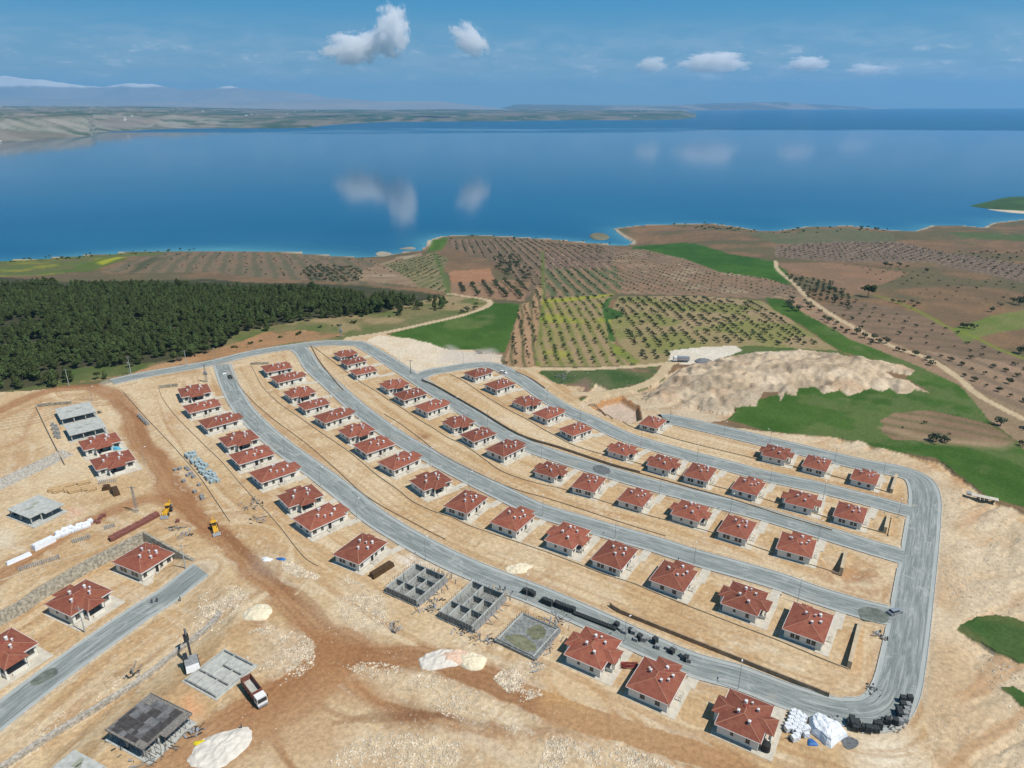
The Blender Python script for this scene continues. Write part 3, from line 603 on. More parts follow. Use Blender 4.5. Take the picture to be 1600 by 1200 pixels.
Q = np.stack([idx[:-1, :-1], idx[:-1, 1:], idx[1:, 1:], idx[1:, :-1]], -1).reshape(-1, 4)
fr = reg[:-1, :-1].reshape(-1)
lab_used = set()
for k in range(len(names)):
    f = Q[fr == k]
    if len(f) < 3: continue
    u, inv = np.unique(f, return_inverse=True); inv = inv.reshape(f.shape)
    me = bpy.data.meshes.new(names[k]); me.vertices.add(len(u)); me.vertices.foreach_set('co', V[u].astype(np.float32).ravel())
    me.loops.add(inv.size); me.loops.foreach_set('vertex_index', inv.ravel().astype(np.int32))
    me.polygons.add(len(f)); me.polygons.foreach_set('loop_start', np.arange(0, inv.size, 4, dtype=np.int32)); me.polygons.foreach_set('loop_total', np.full(len(f), 4, np.int32))
    me.update(calc_edges=True); me.polygons.foreach_set('use_smooth', np.ones(len(f), bool))
    ca = me.color_attributes.new('Col', 'FLOAT_COLOR', 'POINT'); ca.data.foreach_set('color', CC[u].astype(np.float32).ravel())
    me.materials.append(M['earth']); o = bpy.data.objects.new(names[k], me); COL.objects.link(o)
    setp(o, info[k][0], info[k][1], None, 'structure')

# ------------------------------------------------------------------ lake
def watermat():
    m = bpy.data.materials.new('lake_water'); m.use_nodes = True; t = m.node_tree; b = t.nodes['Principled BSDF']
    at = t.nodes.new('ShaderNodeAttribute'); at.attribute_name = 'Shallow'
    g = t.nodes.new('ShaderNodeNewGeometry'); 
    mp = t.nodes.new('ShaderNodeMapping'); t.links.new(g.outputs['Position'], mp.inputs[0]); mp.inputs['Scale'].default_value = (.35, 1, 1)
    n_ = noise(t, mp.outputs[0], .0012, 4, .6)
    deep = mixc(t, maprange(t, n_, .35, .65), (.001,.050,.122), (.002,.064,.142))
    c = mixc(t, at.outputs['Fac'], deep, (.10,.28,.30))
    t.links.new(c, b.inputs['Base Color']); b.inputs['IOR'].default_value = 1.33; b.inputs['Specular IOR Level'].default_value = .5
    sp = t.nodes.new('ShaderNodeSeparateXYZ'); t.links.new(g.outputs['Position'], sp.inputs[0])
    # a breeze ruffles the lake beyond a wandering line
    yy = mth(t, 'ADD', sp.outputs[1], mth(t, 'MULTIPLY', mth(t, 'SUBTRACT', noise(t, mp.outputs[0], .0007, 5, .65), .5), 5200))
    br = mth(t, 'MULTIPLY', maprange(t, yy, 5200, 6200), 1.0)
    t.links.new(mth(t, 'MULTIPLY_ADD', br, .22, .07), b.inputs['Roughness'])
    bn = t.nodes.new('ShaderNodeBump'); bn.inputs['Distance'].default_value = 1.0
    t.links.new(mth(t, 'MULTIPLY_ADD', br, .5, .012), bn.inputs['Strength']); t.links.new(noise(t, g.outputs['Position'], .12, 3), bn.inputs['Height'])
    t.links.new(bn.outputs[0], b.inputs['Normal'])
    return m
M['water'] = watermat()
wr = np.array([600,700,760]+list(np.linspace(800, 2000, 150))+list(np.geomspace(2050, 27000, 40))); wc = np.linspace(-1.15, 1.15, 420)
WY = np.repeat(wr[:, None], len(wc), 1); WX = wc[None]*WY*1.0
ds = distline(shore, np.stack([WX, WY], -1)); ds = np.where(interior(land, np.stack([WX, WY], -1)), 0, ds)
shv = np.exp(-ds/24)*.6*(.45+.9*fbm(WX, WY, 160, 3, 90))+np.exp(-ds/110)*.22*ss(fbm(WX, WY, 200, 2, 91), .3, .7)
iw = np.arange(WX.size).reshape(WX.shape)
wf_ = np.stack([iw[:-1, :-1], iw[:-1, 1:], iw[1:, 1:], iw[1:, :-1]], -1).reshape(-1, 4)
lake = mesh('lake', np.stack([WX, WY, np.full_like(WX, LAKE)], -1).reshape(-1, 3).tolist(), wf_.tolist(), M['water'])
ca = lake.data.attributes.new('Shallow', 'FLOAT', 'POINT'); ca.data.foreach_set('value', np.clip(shv, 0, 1).astype(np.float32).ravel())
setp(lake, 'broad calm blue lake behind the fields', 'lake', None, 'structure')

def slab(name, px, z0, col_, label, cat, kind='structure', plane=LAKE, h=1.2, n=1, seed=0, dome=0.0):
    """a small island or sandbank as a low mound from its outline"""
    W = spline(np.array([Uz(x, y, plane) for x, y in px+[px[0]]]), 4)[:-1]; c = W.mean(0); vs = []; fs = []; ks = (1.0, .93, .75, .4)
    for j, k in enumerate(ks):
        for p in W: q = c+(p-c)*k; vs.append((q[0], q[1], plane+(-1.0, .5, h*.7, h)[j]+dome*(1-k)))
    m_ = len(W); vs.append((c[0], c[1], plane+h+dome))
    for j in range(len(ks)-1):
        for i in range(m_): fs.append((j*m_+i, j*m_+(i+1) % m_, (j+1)*m_+(i+1) % m_, (j+1)*m_+i))
    for i in range(m_): fs.append(((len(ks)-1)*m_+i, (len(ks)-1)*m_+(i+1) % m_, len(vs)-1))
    o = mesh(name, vs, fs, mat(name+'_soil', col_, .95, .25, .02), smooth=True); return setp(o, label, cat, None, kind)
slab('headland', [(1512,322),(1545,314),(1570,309),(1620,308),(1760,306),(1760,334),(1620,331),(1570,328),(1535,325)], 0, (.035,.085,.018), 'green headland reaching into the lake from the frame edge', 'headland', h=4, dome=10)
slab('sandbar', [(1600,331),(1560,328),(1540,327),(1600,334),(1760,338),(1760,336)], 0, (.45,.38,.28), 'pale beach along the green headland', 'beach', h=.8)
slab('islet', [(919,369),(928,364),(945,365),(953,371),(945,375),(928,374)], 0, (.14,.13,.08), 'small grassy islet off the inlet', 'islet', h=2)
slab('islet', [(586,396),(596,393),(612,396),(606,400),(590,400)], 0, (.30,.27,.20), 'bare islet in the small bay', 'islet', h=.8)
slab('islet', [(622,389),(640,386),(650,388),(640,390)], 0, (.26,.24,.19), 'thin sandbar islet near the grassy point', 'islet', h=.6)

# ------------------------------------------------------------------ far shore, hills, mountains
def farland(name, shore_, back, hfun, cfun, label, nx=520, ny=110, cat='hills', m=None, x=None):
    xs = np.array([p[0] for p in shore_], float); ys = np.array([p[1] for p in shore_], float)
    pxs = np.linspace(xs[0], xs[-1], nx); t = np.linspace(0, 1, ny)**1.6
    yp = np.interp(pxs, xs, ys); P = np.array([Uz(a, b, LAKE) for a, b in zip(pxs, yp)])
    D = P/np.linalg.norm(P, axis=1)[:, None]; r0 = np.linalg.norm(P, axis=1)
    rr = r0[None]+(back-r0[None])*t[:, None]
    X = D[None, :, 0]*rr; Y = D[None, :, 1]*rr
    e = np.clip(np.minimum(pxs-pxs[0], pxs[-1]-pxs)/25, 0, 1)[None]
    h = hfun(X, Y, rr-r0[None], pxs[None]+0*X)*e; c = cfun(X, Y, rr-r0[None], h)
    v = np.stack([X, Y, LAKE-1+h*1.0], -1).reshape(-1, 3); i = np.arange(nx*ny).reshape(ny, nx)
    f = np.stack([i[:-1, :-1], i[:-1, 1:], i[1:, 1:], i[1:, :-1]], -1).reshape(-1, 4)
    o = mesh(name, v.tolist(), f.tolist(), m or M['earthfar'], smooth=True)
    ca = o.data.color_attributes.new('Col', 'FLOAT_COLOR', 'POINT'); ca.data.foreach_set('color', np.concatenate([np.clip(c, 0, .8), np.ones(c.shape[:2]+(1,))], -1).astype(np.float32).ravel())
    return setp(o, label, cat, None, 'structure')
mf = bpy.data.materials.new('far_soil'); mf.use_nodes = True; t = mf.node_tree; b = t.nodes['Principled BSDF']; b.inputs['Roughness'].default_value = 1; b.inputs['Specular IOR Level'].default_value = .05
at = t.nodes.new('ShaderNodeAttribute'); at.attribute_name = 'Col'; t.links.new(at.outputs['Color'], b.inputs['Base Color']); M['earthfar'] = mf
def h1(X, Y, d, px):
    cl = 82*ss(-px, -520, -180)+26*ss(px, 200, 560)
    blf = 1-np.abs(2*fbm(X, Y, 420, 4, 21)-1)
    h = cl*ss(d+500*(fbm(X, Y, 900, 3, 22)-.5), 60, 950)*(.45+.8*blf)+16*fbm(X, Y, 1200, 3, 23)*ss(d, 0, 300)
    return h+d*.004
def c1(X, Y, d, h):
    n = fbm(X, Y, 700, 4, 24); n_2 = fbm(X, Y, 220, 4, 25)
    c = np.zeros(X.shape+(3,))+np.array([.075,.10,.05])
    c = mixa(c, (.045,.075,.03), ss(n, .48, .6)); c = mixa(c, (.20,.16,.11), ss(n_2, .54, .68)*.7)
    gy, gx = np.gradient(h); sl = np.abs(gx)+np.abs(gy)
    bl_ = ss(-X, 2000, 2700)*ss(-d, -1300, -500)*ss(1-np.abs(2*fbm(X, Y, 420, 4, 21)-1), .35, .75); c = mixa(c, (.40,.37,.31), bl_*.55*ss(fbm(X, Y*2, 170, 4, 33), .38, .6)); c = mixa(c, (.34,.30,.24), ss(sl, 5, 14)*.6); c = mixa(c, (.21,.175,.13), ss(fbm(X, Y*.3, 260, 4, 29), .5, .64)*.7); c = mixa(c, (.46,.42,.35), ss(-d, -60, -20)*.6)
    c = mixa(c, (.75,.74,.72), ss(vn(X/45, Y/45, 26), .93, .97)*ss(n, .5, .6)); return c
farland('far_shore', [(-420,250),(-150,234),(0,224),(60,219),(140,213),(152,207),(230,203),(300,201),(420,201),(480,200),(520,195),(600,191),(700,190),(800,189.5),(900,188),(1000,188),(1060,187),(1088,184)], 15500, h1, c1, 'far lake shore of pale bluffs and green plateau', cat='shore')
def h2(X, Y, d, px): return (150*ss(d, 100, 2500)*(.4+.9*fbm(X, Y, 3000, 3, 27)))*(.55+.9*np.exp(-((px-1180)/130.)**2)+.4*np.exp(-((px-900)/120.)**2))
def c2(X, Y, d, h):
    n_2 = fbm(X, Y, 700, 4, 28); c = np.zeros(X.shape+(3,))+np.array([.13,.13,.10]); c = mixa(c, (.30,.26,.21), ss(n_2, .5, .62)*.8); return mixa(c, (.45,.42,.36), ss(-d, -200, -60)*.7)
farland('far_hills', [(780,174.5),(870,174),(1000,174.2),(1100,172.8),(1200,172),(1300,171),(1400,170.6),(1500,170.4),(1750,170.2),(2000,170)], 27500, h2, c2, 'low blue hills on the horizon across the lake', nx=300, ny=50)
def mountains(name, x0, x1, dist, prof, snow, label, seed):
    nx, ny = 360, 60; px = np.linspace(x0, x1, nx); a = (px-800)/F*1.06
    tt = np.linspace(-1, 1, ny); base = 130+0*px
    top = np.interp(px, [p[0] for p in prof], [p[1] for p in prof])
    el = np.array([math.tan(math.atan((600-y)/F)-PITCH) for y in top])*dist   # height above the camera
    Y = (dist+tt[:, None]*2600)+0*px[None]; X = a[None]*Y
    rdg = 1-np.abs(2*fbm(X, Y, 2400, 5, seed)-1)
    h = (el[None]+CAMH+90)*(1-np.abs(tt[:, None])**1.3)*(.72+.42*rdg)
    z = LAKE+0*h-15+np.maximum(h, 0)
    gy, gx = np.gradient(z)
    c = np.zeros(X.shape+(3,))+np.array([.24,.26,.28]); c = mixa(c, (.30,.29,.28), ss(fbm(X, Y, 900, 3, seed+5), .5, .65)*.6)  # pale blue-grey rock tone puts part of the haze into the colour
    s_ = ss(z+160*(fbm(X, Y, 700, 4, seed+3)-.5), snow, snow+60); c = mixa(c, (.75,.77,.80), s_*.7*ss(rdg, .35, .7))
    i = np.arange(nx*ny).reshape(ny, nx); f = np.stack([i[:-1, :-1], i[:-1, 1:], i[1:, 1:], i[1:, :-1]], -1).reshape(-1, 4)
    o = mesh(name, np.stack([X, Y, z], -1).reshape(-1, 3).tolist(), f.tolist(), M['earthfar'], smooth=True)
    ca = o.data.color_attributes.new('Col', 'FLOAT_COLOR', 'POINT'); ca.data.foreach_set('color', np.concatenate([c, np.ones(c.shape[:2]+(1,))], -1).astype(np.float32).ravel())
    return setp(o, label, 'mountains', None, 'structure')
mountains('mountain_range', -420, 640, 23500, [(-420,140),(-200,135),(-60,142),(0,145),(60,136),(90,127),(120,124),(160,125),(195,133),(240,140),(280,135),(310,136),(350,142),(400,140),(430,138),(470,142),(540,152),(640,163)], 530, 'snow capped mountain range beyond the lake', 81)
mountains('foothills', -420, 860, 18500, [(-420,159),(-100,157),(0,157),(100,154),(200,157),(300,160),(420,161),(560,158),(640,160),(700,160),(760,166),(810,173),(860,182)], 9999, 'hazy blue foothills in front of the snowy range', 95)

# ------------------------------------------------------------------ roads
def roadmat(name, c1_, c2_, c3):
    m = bpy.data.materials.new(name); m.use_nodes = True; t = m.node_tree; b = t.nodes['Principled BSDF']; b.inputs['Roughness'].default_value = .9; b.inputs['Specular IOR Level'].default_value = .2
    uv = t.nodes.new('ShaderNodeUVMap').outputs[0]; c = t.nodes.new('ShaderNodeTexCoord').outputs['Object']
    mp = t.nodes.new('ShaderNodeMapping'); t.links.new(uv, mp.inputs[0]); mp.inputs['Scale'].default_value = (.055, .9, 1)
    s1 = maprange(t, noise(t, mp.outputs[0], 1.6, 6, .7, .8), .40, .64)
    mp3 = t.nodes.new('ShaderNodeMapping'); t.links.new(uv, mp3.inputs[0]); mp3.inputs['Scale'].default_value = (.02, 1, 1)
    s3 = maprange(t, noise(t, mp3.outputs[0], 1.9, 5, .75), .56, .66)
    s2 = maprange(t, noise(t, c, .22, 6, .7), .38, .68)
    s5 = maprange(t, noise(t, c, .045, 6, .75, 2.0), .56, .70)
    k = mixc(t, s1, c1_, c2_); k = mixc(t, mth(t, 'MULTIPLY', s2, .5), k, c3)
    s4 = maprange(t, noise(t, c, .12, 5, .7, 1.5), .55, .68); k = mixc(t, mth(t, 'MULTIPLY', s4, .5), k, (.42,.43,.40))
    k = mixc(t, mth(t, 'MULTIPLY', s3, .45), k, (.46,.46,.44))
    f = noise(t, c, 3.5, 4, .7); k = mixc(t, mth(t, 'MULTIPLY', maprange(t, f, .45, .75), .35), k, (.42,.43,.42))
    k = mixc(t, mth(t, 'MULTIPLY', s5, .35), k, (.40,.33,.23))
    t.links.new(k, b.inputs['Base Color']); return m
M['road'] = roadmat('road_gravel', (.145,.170,.163), (.31,.335,.32), (.21,.232,.222))
M['verge'] = roadmat('pavement_concrete', (.31,.345,.335), (.38,.40,.385), (.345,.365,.35))
def offs(W, d):
    T = np.gradient(W, axis=0); T /= np.linalg.norm(T, axis=1)[:, None]; return np.stack([W[:, 0]-T[:, 1]*d, W[:, 1]+T[:, 0]*d], 1)
def strip(name, W, a, b, z, m, label, cat, kind='structure', n=4):
    L = np.concatenate([[0], np.cumsum(np.linalg.norm(np.diff(W, axis=0), axis=1))])
    vs = []; uvs = []
    for j in range(n+1):
        d = a+(b-a)*j/n; O = offs(W, d); zz = hbase(O[:, 0], O[:, 1])+z
        vs += [(O[i, 0], O[i, 1], zz[i]) for i in range(len(W))]; uvs += [(L[i], d) for i in range(len(W))]
    k = len(W); fs = [(j*k+i, j*k+i+1, (j+1)*k+i+1, (j+1)*k+i) for j in range(n) for i in range(k-1)]
    if b < a: fs = [f[::-1] for f in fs]
    o = mesh(name, vs, fs, m); uvl = o.data.uv_layers.new(name='UVMap')
    vi = np.zeros(len(o.data.loops), np.int32); o.data.loops.foreach_get('vertex_index', vi)
    uvl.data.foreach_set('uv', np.array(uvs, np.float32)[vi].ravel()); return setp(o, label, cat, None, kind)
RN = {'A': 'grey unfinished street lined with dark paving stacks', 'B': 'grey street between the second and third long rows', 'C': 'grey street between the third and fourth long rows',
      'D': 'grey street running from the top junction behind the fourth long row', 'E': 'wide grey street looping round the end of all rows', 'T': 'grey street along the pine wood', 'F': 'grey dead end street below the stone retaining wall'}
M['kerb'] = mat('kerb_stone', (.42,.42,.39), .9, .2, 1)
for i, (k, (W, w_)) in enumerate(RL.items()):
    strip('road', W, -w_/2+1.05, w_/2-1.05, .13+i*.006, M['road'], RN[k], 'road')
    kb = MB()
    for sg, wd_ in ((-1, ''), (1, '')):
        strip('pavement', W, sg*(w_/2-1.15), sg*w_/2, .085+i*.004, M['verge'], RN[k].replace('grey', 'pale', 1).replace('street', 'kerb strip of the street', 1)+(', on its uphill side' if sg > 0 else ', on its downhill side'), 'pavement', n=1)
        O = offs(W, sg*(w_/2+.08))
        keep = np.ones(len(O), bool)
        for k2, (W2, w2) in RL.items():
            if k2 != k: keep &= distline(W2, O) > w2/2+.3
        for a_, b_, q in zip(O[:-1], O[1:], keep[:-1]&keep[1:]):
            if q: kb.bar((a_[0], a_[1], H1(*a_)+.1), (b_[0], b_[1], H1(*b_)+.1), .16, .28)
    setp(kb.build('kerb', M['kerb']), 'pale kerb edging the '+RN[k].replace('grey ', '', 1), 'kerb', None, 'structure')
def patch(name, pts, z, m, label, cat='patch', kind='structure'):
    W = spline(UL(pts+[pts[0]]), 5)[:-1]; c = W.mean(0)
    vs = [(p[0], p[1], H1(*p)+z) for p in W]+[(c[0], c[1], H1(*c)+z)]; n = len(W)
    return setp(mesh(name, vs, [(i, (i+1) % n, n) for i in range(n)], m), label, cat, None, kind)
M['wetroad'] = mat('damp_road', (.13,.145,.12), .6, .3, .5)
M['gravelgrey'] = mat('dark_gravel', (.12,.13,.135), .95, .4, 2)
patch('damp_patch', Z(1200,860,3.53,[(495,330),(540,315),(620,330),(665,365),(650,400),(590,395),(520,385)]), .20, M['wetroad'], 'dark damp patch on the street near the parked car')
patch('damp_patch', Z(900,540,4,[(105,760),(150,748),(205,770),(210,800),(160,805),(110,785)]), .19, M['gravelgrey'], 'round dark gravel patch on the street behind the third row')
patch('damp_patch', Z(0,860,3.53,[(165,730),(230,680),(300,650),(320,680),(260,720),(190,750)]), .19, M['wetroad'], 'dark damp patch on the dead end street')
patch('damp_patch', Z(1190,1040,5.333,[(650,600),(720,590),(800,625),(800,670),(740,700),(690,680)]), .09, M['gravelgrey'], 'grey spilled gravel beside the white tarpaulin')

# ------------------------------------------------------------------ walls
def wallline(pts, label, h=.9, th=.3, m='concrete', px=True, base=-.4, name='low_wall', hs=None, lean=0.0, cat='wall', dz=0.0):
    W = np.array([U(*p) for p in pts]) if px else np.asarray(pts)
    n = 4 if len(W) > 2 else 1
    S = spline(W, n) if n > 1 else W
    hh_ = np.interp(np.linspace(0, 1, len(S)), np.linspace(0, 1, len(hs)), hs) if hs is not None else np.full(len(S), h)
    A = offs(S, th/2); B = offs(S, -th/2); C = offs(S, -th/2-lean); vs = []
    for i in range(len(S)):
        z = max(H1(*S[i]), H1(*A[i]))+dz; zl = min(H1(*S[i]), H1(*C[i]))+dz
        vs += [(A[i][0], A[i][1], z+base), (A[i][0], A[i][1], z+hh_[i]), (B[i][0], B[i][1], z+hh_[i]), (C[i][0], C[i][1], zl+base)]
    fs = []
    for i in range(len(S)-1):
        for j in range(4): fs.append((i*4+j, i*4+(j+1) % 4, i*4+4+(j+1) % 4, i*4+4+j))
    fs += [(3, 2, 1, 0), tuple(len(vs)-4+j for j in range(4))]
    return setp(mesh(name, vs, fs, M[m]), label, cat)
A_ = lambda *p: Z(240,520,4,p); B_ = lambda *p: Z(600,540,4,p)
M['buff'] = mat('dusty_concrete', (.46,.37,.25), .95, .15, .8)
M['dkwall'] = mat('brown_wall', (.30,.215,.135), .95, .25, .8)  # darker brown than the walls behind the house rows
BW = [([(192.5,612),(217,640),(240,665),(275,702),(312,745),(336,780),(360,816)], 'long low wall crossing the dirt yard past the pale blue stacks', .45, .22),
 ([(249,608),(254,622),(268,642),(285,661),(320,696),(347,722),(372,751),(400,782),(420,803),(444,831),(459,851),(478,873),(497,885)], 'low wall behind the first long row of houses', .38, .18),
 ([(392,570),(400,585),(411,605),(435,629),(472,655),(500,675),(540,702),(565,722),(590,743),(620,764),(644,783),(674,798),(710,810),(732,821),(780,838),(840,858),(900,880),(945,898),(990,912),(1020,925),(1080,949),(1155,978),(1213,1000),(1280,1028),(1326,1046)], 'low wall behind the second long row of houses', .38, .18),
 ([(490,542),(515,561),(540,580),(565,598),(590,613),(607,625),(630,639),(655,656),(680,671),(700,684),(722,694),(741,706),(760,720),(785,737),(820,750),(850,758),(882,765),(950,786),(1000,802),(1040,813),(1115,833),(1175,853),(1245,876),(1313,897)], 'low wall behind the third long row of houses', .38, .18),
 ([(703,585),(720,593),(740,606),(763,622),(801,644),(825,656),(844,668),(864,679),(892,694),(930,707),(1000,725),(1062,744),(1125,762),(1200,782),(1290,808),(1340,822),(1383,833)], 'low wall behind the fourth long row of houses', .38, .18),
 ([(932,640),(955,652),(982,665),(1031,679),(1070,690),(1130,705),(1187,718),(1245,730),(1309,746),(1392,771)], 'low wall behind the short outer row of houses', .38, .18),
 ([(356,571),(365,590),(390,622),(427,655),(477,692),(527,735),(565,770),(602,794),(640,814),(668,829),(696,843)], 'brown edged retaining kerb above the first street', .3, .2),
 ([(953,947),(958,951),(968,957),(981,963),(1055,993),(1140,1027),(1200,1051),(1250,1071),(1295,1089)], 'dark retaining wall above the street opposite the paving stacks', 1.25, .35),
 ([(486,540),(497,561),(515,585),(537,611)], 'brown edged retaining kerb at the top of the second street', .6, .3),
 ([(600,647),(625,662),(655,684),(687,709),(740,737),(800,763),(855,779),(915,798),(975,818),(1040,838)], 'brown edged retaining kerb above the second street', .3, .2),
 ([(659,595),(680,604),(707,619),(750,644),(812,681),(875,701),(950,726),(1000,740)], 'dark retaining wall above the third street', 1.1, .3),
 ([(1000,740),(1085,764),(1145,781),(1220,805),(1300,829)], 'brown edged retaining kerb on the lower part of the third street', .45, .3),
 ([(806,581),(830,592),(852,607)], 'short dark kerb wall outside the bend above the third street', .5, .3),
 ([(920,634),(935,640),(947,650)], 'short low wall at the corner of the excavation', .7, .4)]
for p, lb, h_, th_ in BW: wallline(p, lb, h_, th_, 'buff' if 'long' in lb or 'outer' in lb else 'dkwall')
for p, lb, hs in (([(1343,976),(1326,1045)], 'thick end wall rising beside the last house of the second long row', (1.0, 2.3)), ([(1321,865),(1313.5,897)], 'thick end wall rising beside the last house of the third long row', (1.0, 2.3)),
                  ([(1388,808),(1382,833)], 'thick end wall rising beside the last house of the fourth long row', (1.0, 2.3)), ([(1400,746),(1392,771)], 'end wall of the short outer row', (1.6, 1.8))):
    wallline(p, lb, th=.95, hs=hs, m='buff', name='end_wall')
wallline([(1394,809),(1388,838)], 'thin outer wall beside the thick end wall of the fourth long row', .5, .25, 'buff')
wallline([(249,607),(278,604)], 'grey stone wall at the top of the first long row', 1.6, .4, 'stone', name='stone_wall')
wallline([(392,570),(420,569)], 'grey stone wall at the top of the second long row', 1.3, .4, 'stone', name='stone_wall')
wallline([(57,636),(75,634),(112,631)], 'stone wall behind the two bare concrete houses', 1.4, .5, 'stone', name='stone_wall')
wallline([(57,636),(72,668),(88,700),(102,727)], 'long low wall left of the house frames', 1.0, .35, 'buff')
# tall stone retaining wall, 3.4 m drop
W = spline(WALL[:6], 8); 
def stonewall(line, label, top=.25, drop=3.5, th=.7, lean=.9, low=3.4):
    A = offs(line, th/2+.1); B = offs(line, -th/2); C = offs(line, -th/2-lean); vs = []; n = len(line)
    for i in range(n): 
        d = drop*(1 if label[0] != 'd' else 1)
        vs += [(A[i][0], A[i][1], -1), (A[i][0], A[i][1], top), (B[i][0], B[i][1], top), (C[i][0], C[i][1], -low-.2)]
    fs = [(i*4+j, i*4+(j+1) % 4, i*4+4+(j+1) % 4, i*4+4+j) for i in range(n-1) for j in range(4)]+[(3,2,1,0), tuple(len(vs)-4+j for j in range(4))]
    return setp(mesh('retaining_wall', vs, fs, M['stone']), label, 'wall')
M['stone'] = M['stone']
stonewall(W, 'tall stone retaining wall behind the two houses of the lower yard')
stonewall(spline(WALL[5:], 8), 'dark stone retaining wall returning beside the house at the dead end')
# facing stones of the big wall: courses of separate blocks standing proud of it
def stones_on(line, nrow, label_parent):
    pass
M['rubwall'] = mat('loose_stone_bank', (.36,.33,.28), .95, .4, 1.5, bump=.8, bscale=2)
wallline([(-80,790),(0,752),(30,738),(60,724),(98,706)], 'grey stone pitched bank above the bare slab house', 1.0, .6, 'rubwall', name='stone_bank', lean=8.5, hs=(1.0,1.0))
wallline([(345,960),(318,990),(285,1015),(262,1033),(225,1062),(150,1110),(60,1165),(0,1205),(-60,1240)], 'rough stone wall running from the excavator to the formwork house', 1.2, 1.2, 'rubwall', name='stone_wall', lean=1.2)
wallline([(170,852),(120,868),(60,888),(0,908)][::-1], 'earth bank line beside the white bags', .3, .5, 'buff', name='low_bank')

# ------------------------------------------------------------------ houses
WD, DP, EV = 12.6, 10.3, 2.95
TP = math.tan(R(17))
class RoofB:
    def __init__(s): s.v = []; s.f = []; s.uv = []; s.rid = MB()
    def face(s, P):
        P = [Vector(p) for p in P]; n = len(s.v); s.v += [p[:] for p in P]; s.f.append(tuple(range(n, n+len(P))))
        u = (P[1]-P[0]).normalized(); nn = u.cross(P[2]-P[0]).normalized(); v = nn.cross(u)
        s.uv += [((p-P[0]).dot(u), (p-P[0]).dot(v)) for p in P]
    def hip(s, x0, x1, y0, y1, z, ends=(1, 1, 1, 1), top=None):
        """hipped roof on a rectangle; returns the ridge"""
        wx_, wy_ = x1-x0, y1-y0; hw = min(wx_, wy_)/2; H_ = hw*TP
        if wx_ >= wy_: r0, r1 = (x0+hw, (y0+y1)/2, z+H_), (x1-hw, (y0+y1)/2, z+H_)
        else: r0, r1 = ((x0+x1)/2, y0+hw, z+H_), ((x0+x1)/2, y1-hw, z+H_)
        a, b, c, d = (x0,y0,z), (x1,y0,z), (x1,y1,z), (x0,y1,z)
        if wx_ >= wy_: s.face([a,b,r1,r0]); s.face([b,c,r1]); s.face([c,d,r0,r1]); s.face([d,a,r0]); L_ = [(a,r0),(d,r0),(b,r1),(c,r1),(r0,r1)]
        else: s.face([a,b,r0]); s.face([b,c,r1,r0]); s.face([c,d,r1]); s.face([d,a,r0,r1]); L_ = [(a,r0),(b,r0),(c,r1),(d,r1),(r0,r1)]
        for p, q in L_:
            if (Vector(p)-Vector(q)).length > .05: s.rid.bar((p[0],p[1],p[2]+.03), (q[0],q[1],q[2]+.03), .2, .09)
        s.face([a,d,c,b])
        return H_
    def build(s, parent):
        o = mesh('roof', s.v, s.f, M['roof'], parent); uvl = o.data.uv_layers.new(name='UVMap')
        uvl.data.foreach_set('uv', np.array(s.uv, np.float32).ravel()); s.rid.build('ridge_cap', M['ridge'], parent); return o
def roofz(x, y, w_=WD, d_=DP):
    return EV+.12+min(x, w_-x, y, d_-y)*TP
def window(parent, x, y, face, wd_=1.1, hz=(1.15, 2.35)):
    """face: 0 looks to -y, 1 to +x, 2 to +y, 3 to -x"""
    fr_ = MB(); gl = MB(); z0, z1 = hz; e = .05
    def bx(mb, a0, a1, b0, b1, za, zb):
        if face == 0: mb.box(x+a0, x+a1, y-b1, y-b0, za, zb)
        elif face == 2: mb.box(x+a0, x+a1, y+b0, y+b1, za, zb)
        elif face == 1: mb.box(x+b0, x+b1, y+a0, y+a1, za, zb)
        else: mb.box(x-b1, x-b0, y+a0, y+a1, za, zb)
    h = wd_/2
    bx(gl, -h, h, -.06, .015, z0, z1)
    for a in ((-h-.06, -h, z0, z1), (h, h+.06, z0, z1), (-h-.06, h+.06, z1, z1+.07), (-.03, .03, z0, z1)): bx(fr_, a[0], a[1], -.03, .05, a[2], a[3])
    bx(fr_, -h-.12, h+.12, -.03, .14, z0-.08, z0)
    f = fr_.build('window', M['frame'], parent); gl.build('pane', M['glass'], f)
def porch_step(parent, x, y, face=0):
    s = MB(); s.box(x-.9, x+1.3, y-1.5, y-.02, .02, .32); s.box(x-.9, x+1.3, y-1.85, y-1.5, .02, .17); s.build('step', M['apron'], parent)
    r = MB()
    for a in (-.85, 1.2): r.bar((x+a, y-1.45, .3), (x+a, y-1.45, 1.2), .05); r.bar((x+a, y-.1, .3), (x+a, y-.1, 1.2), .05); r.bar((x+a, y-1.45, 1.2), (x+a, y-.1, 1.2), .05)
    r.bar((x-.85, y-1.45, 1.2), (x+1.2, y-1.45, 1.2), .05); r.build('railing', M['grey'], parent)
def chimney(parent, x, y, h=.95, a=.30, z=None):
    a *= .82; h *= .85
    z = roofz(x, y) if z is None else z
    c = MB(); c.box(x-a, x+a, y-a*.8, y+a*.8, z-.45, z+h); o = c.build('chimney', M['chim'], parent)
    k = MB(); k.box(x-a-.07, x+a+.07, y-a*.8-.07, y+a*.8+.07, z+h, z+h+.07); k.wedge(x-a*.7, x+a*.7, y-a*.5, y+a*.5, z+h+.07, z+h+.25, .08, .08, .05, .05); k.build('cap', M['white'], o)
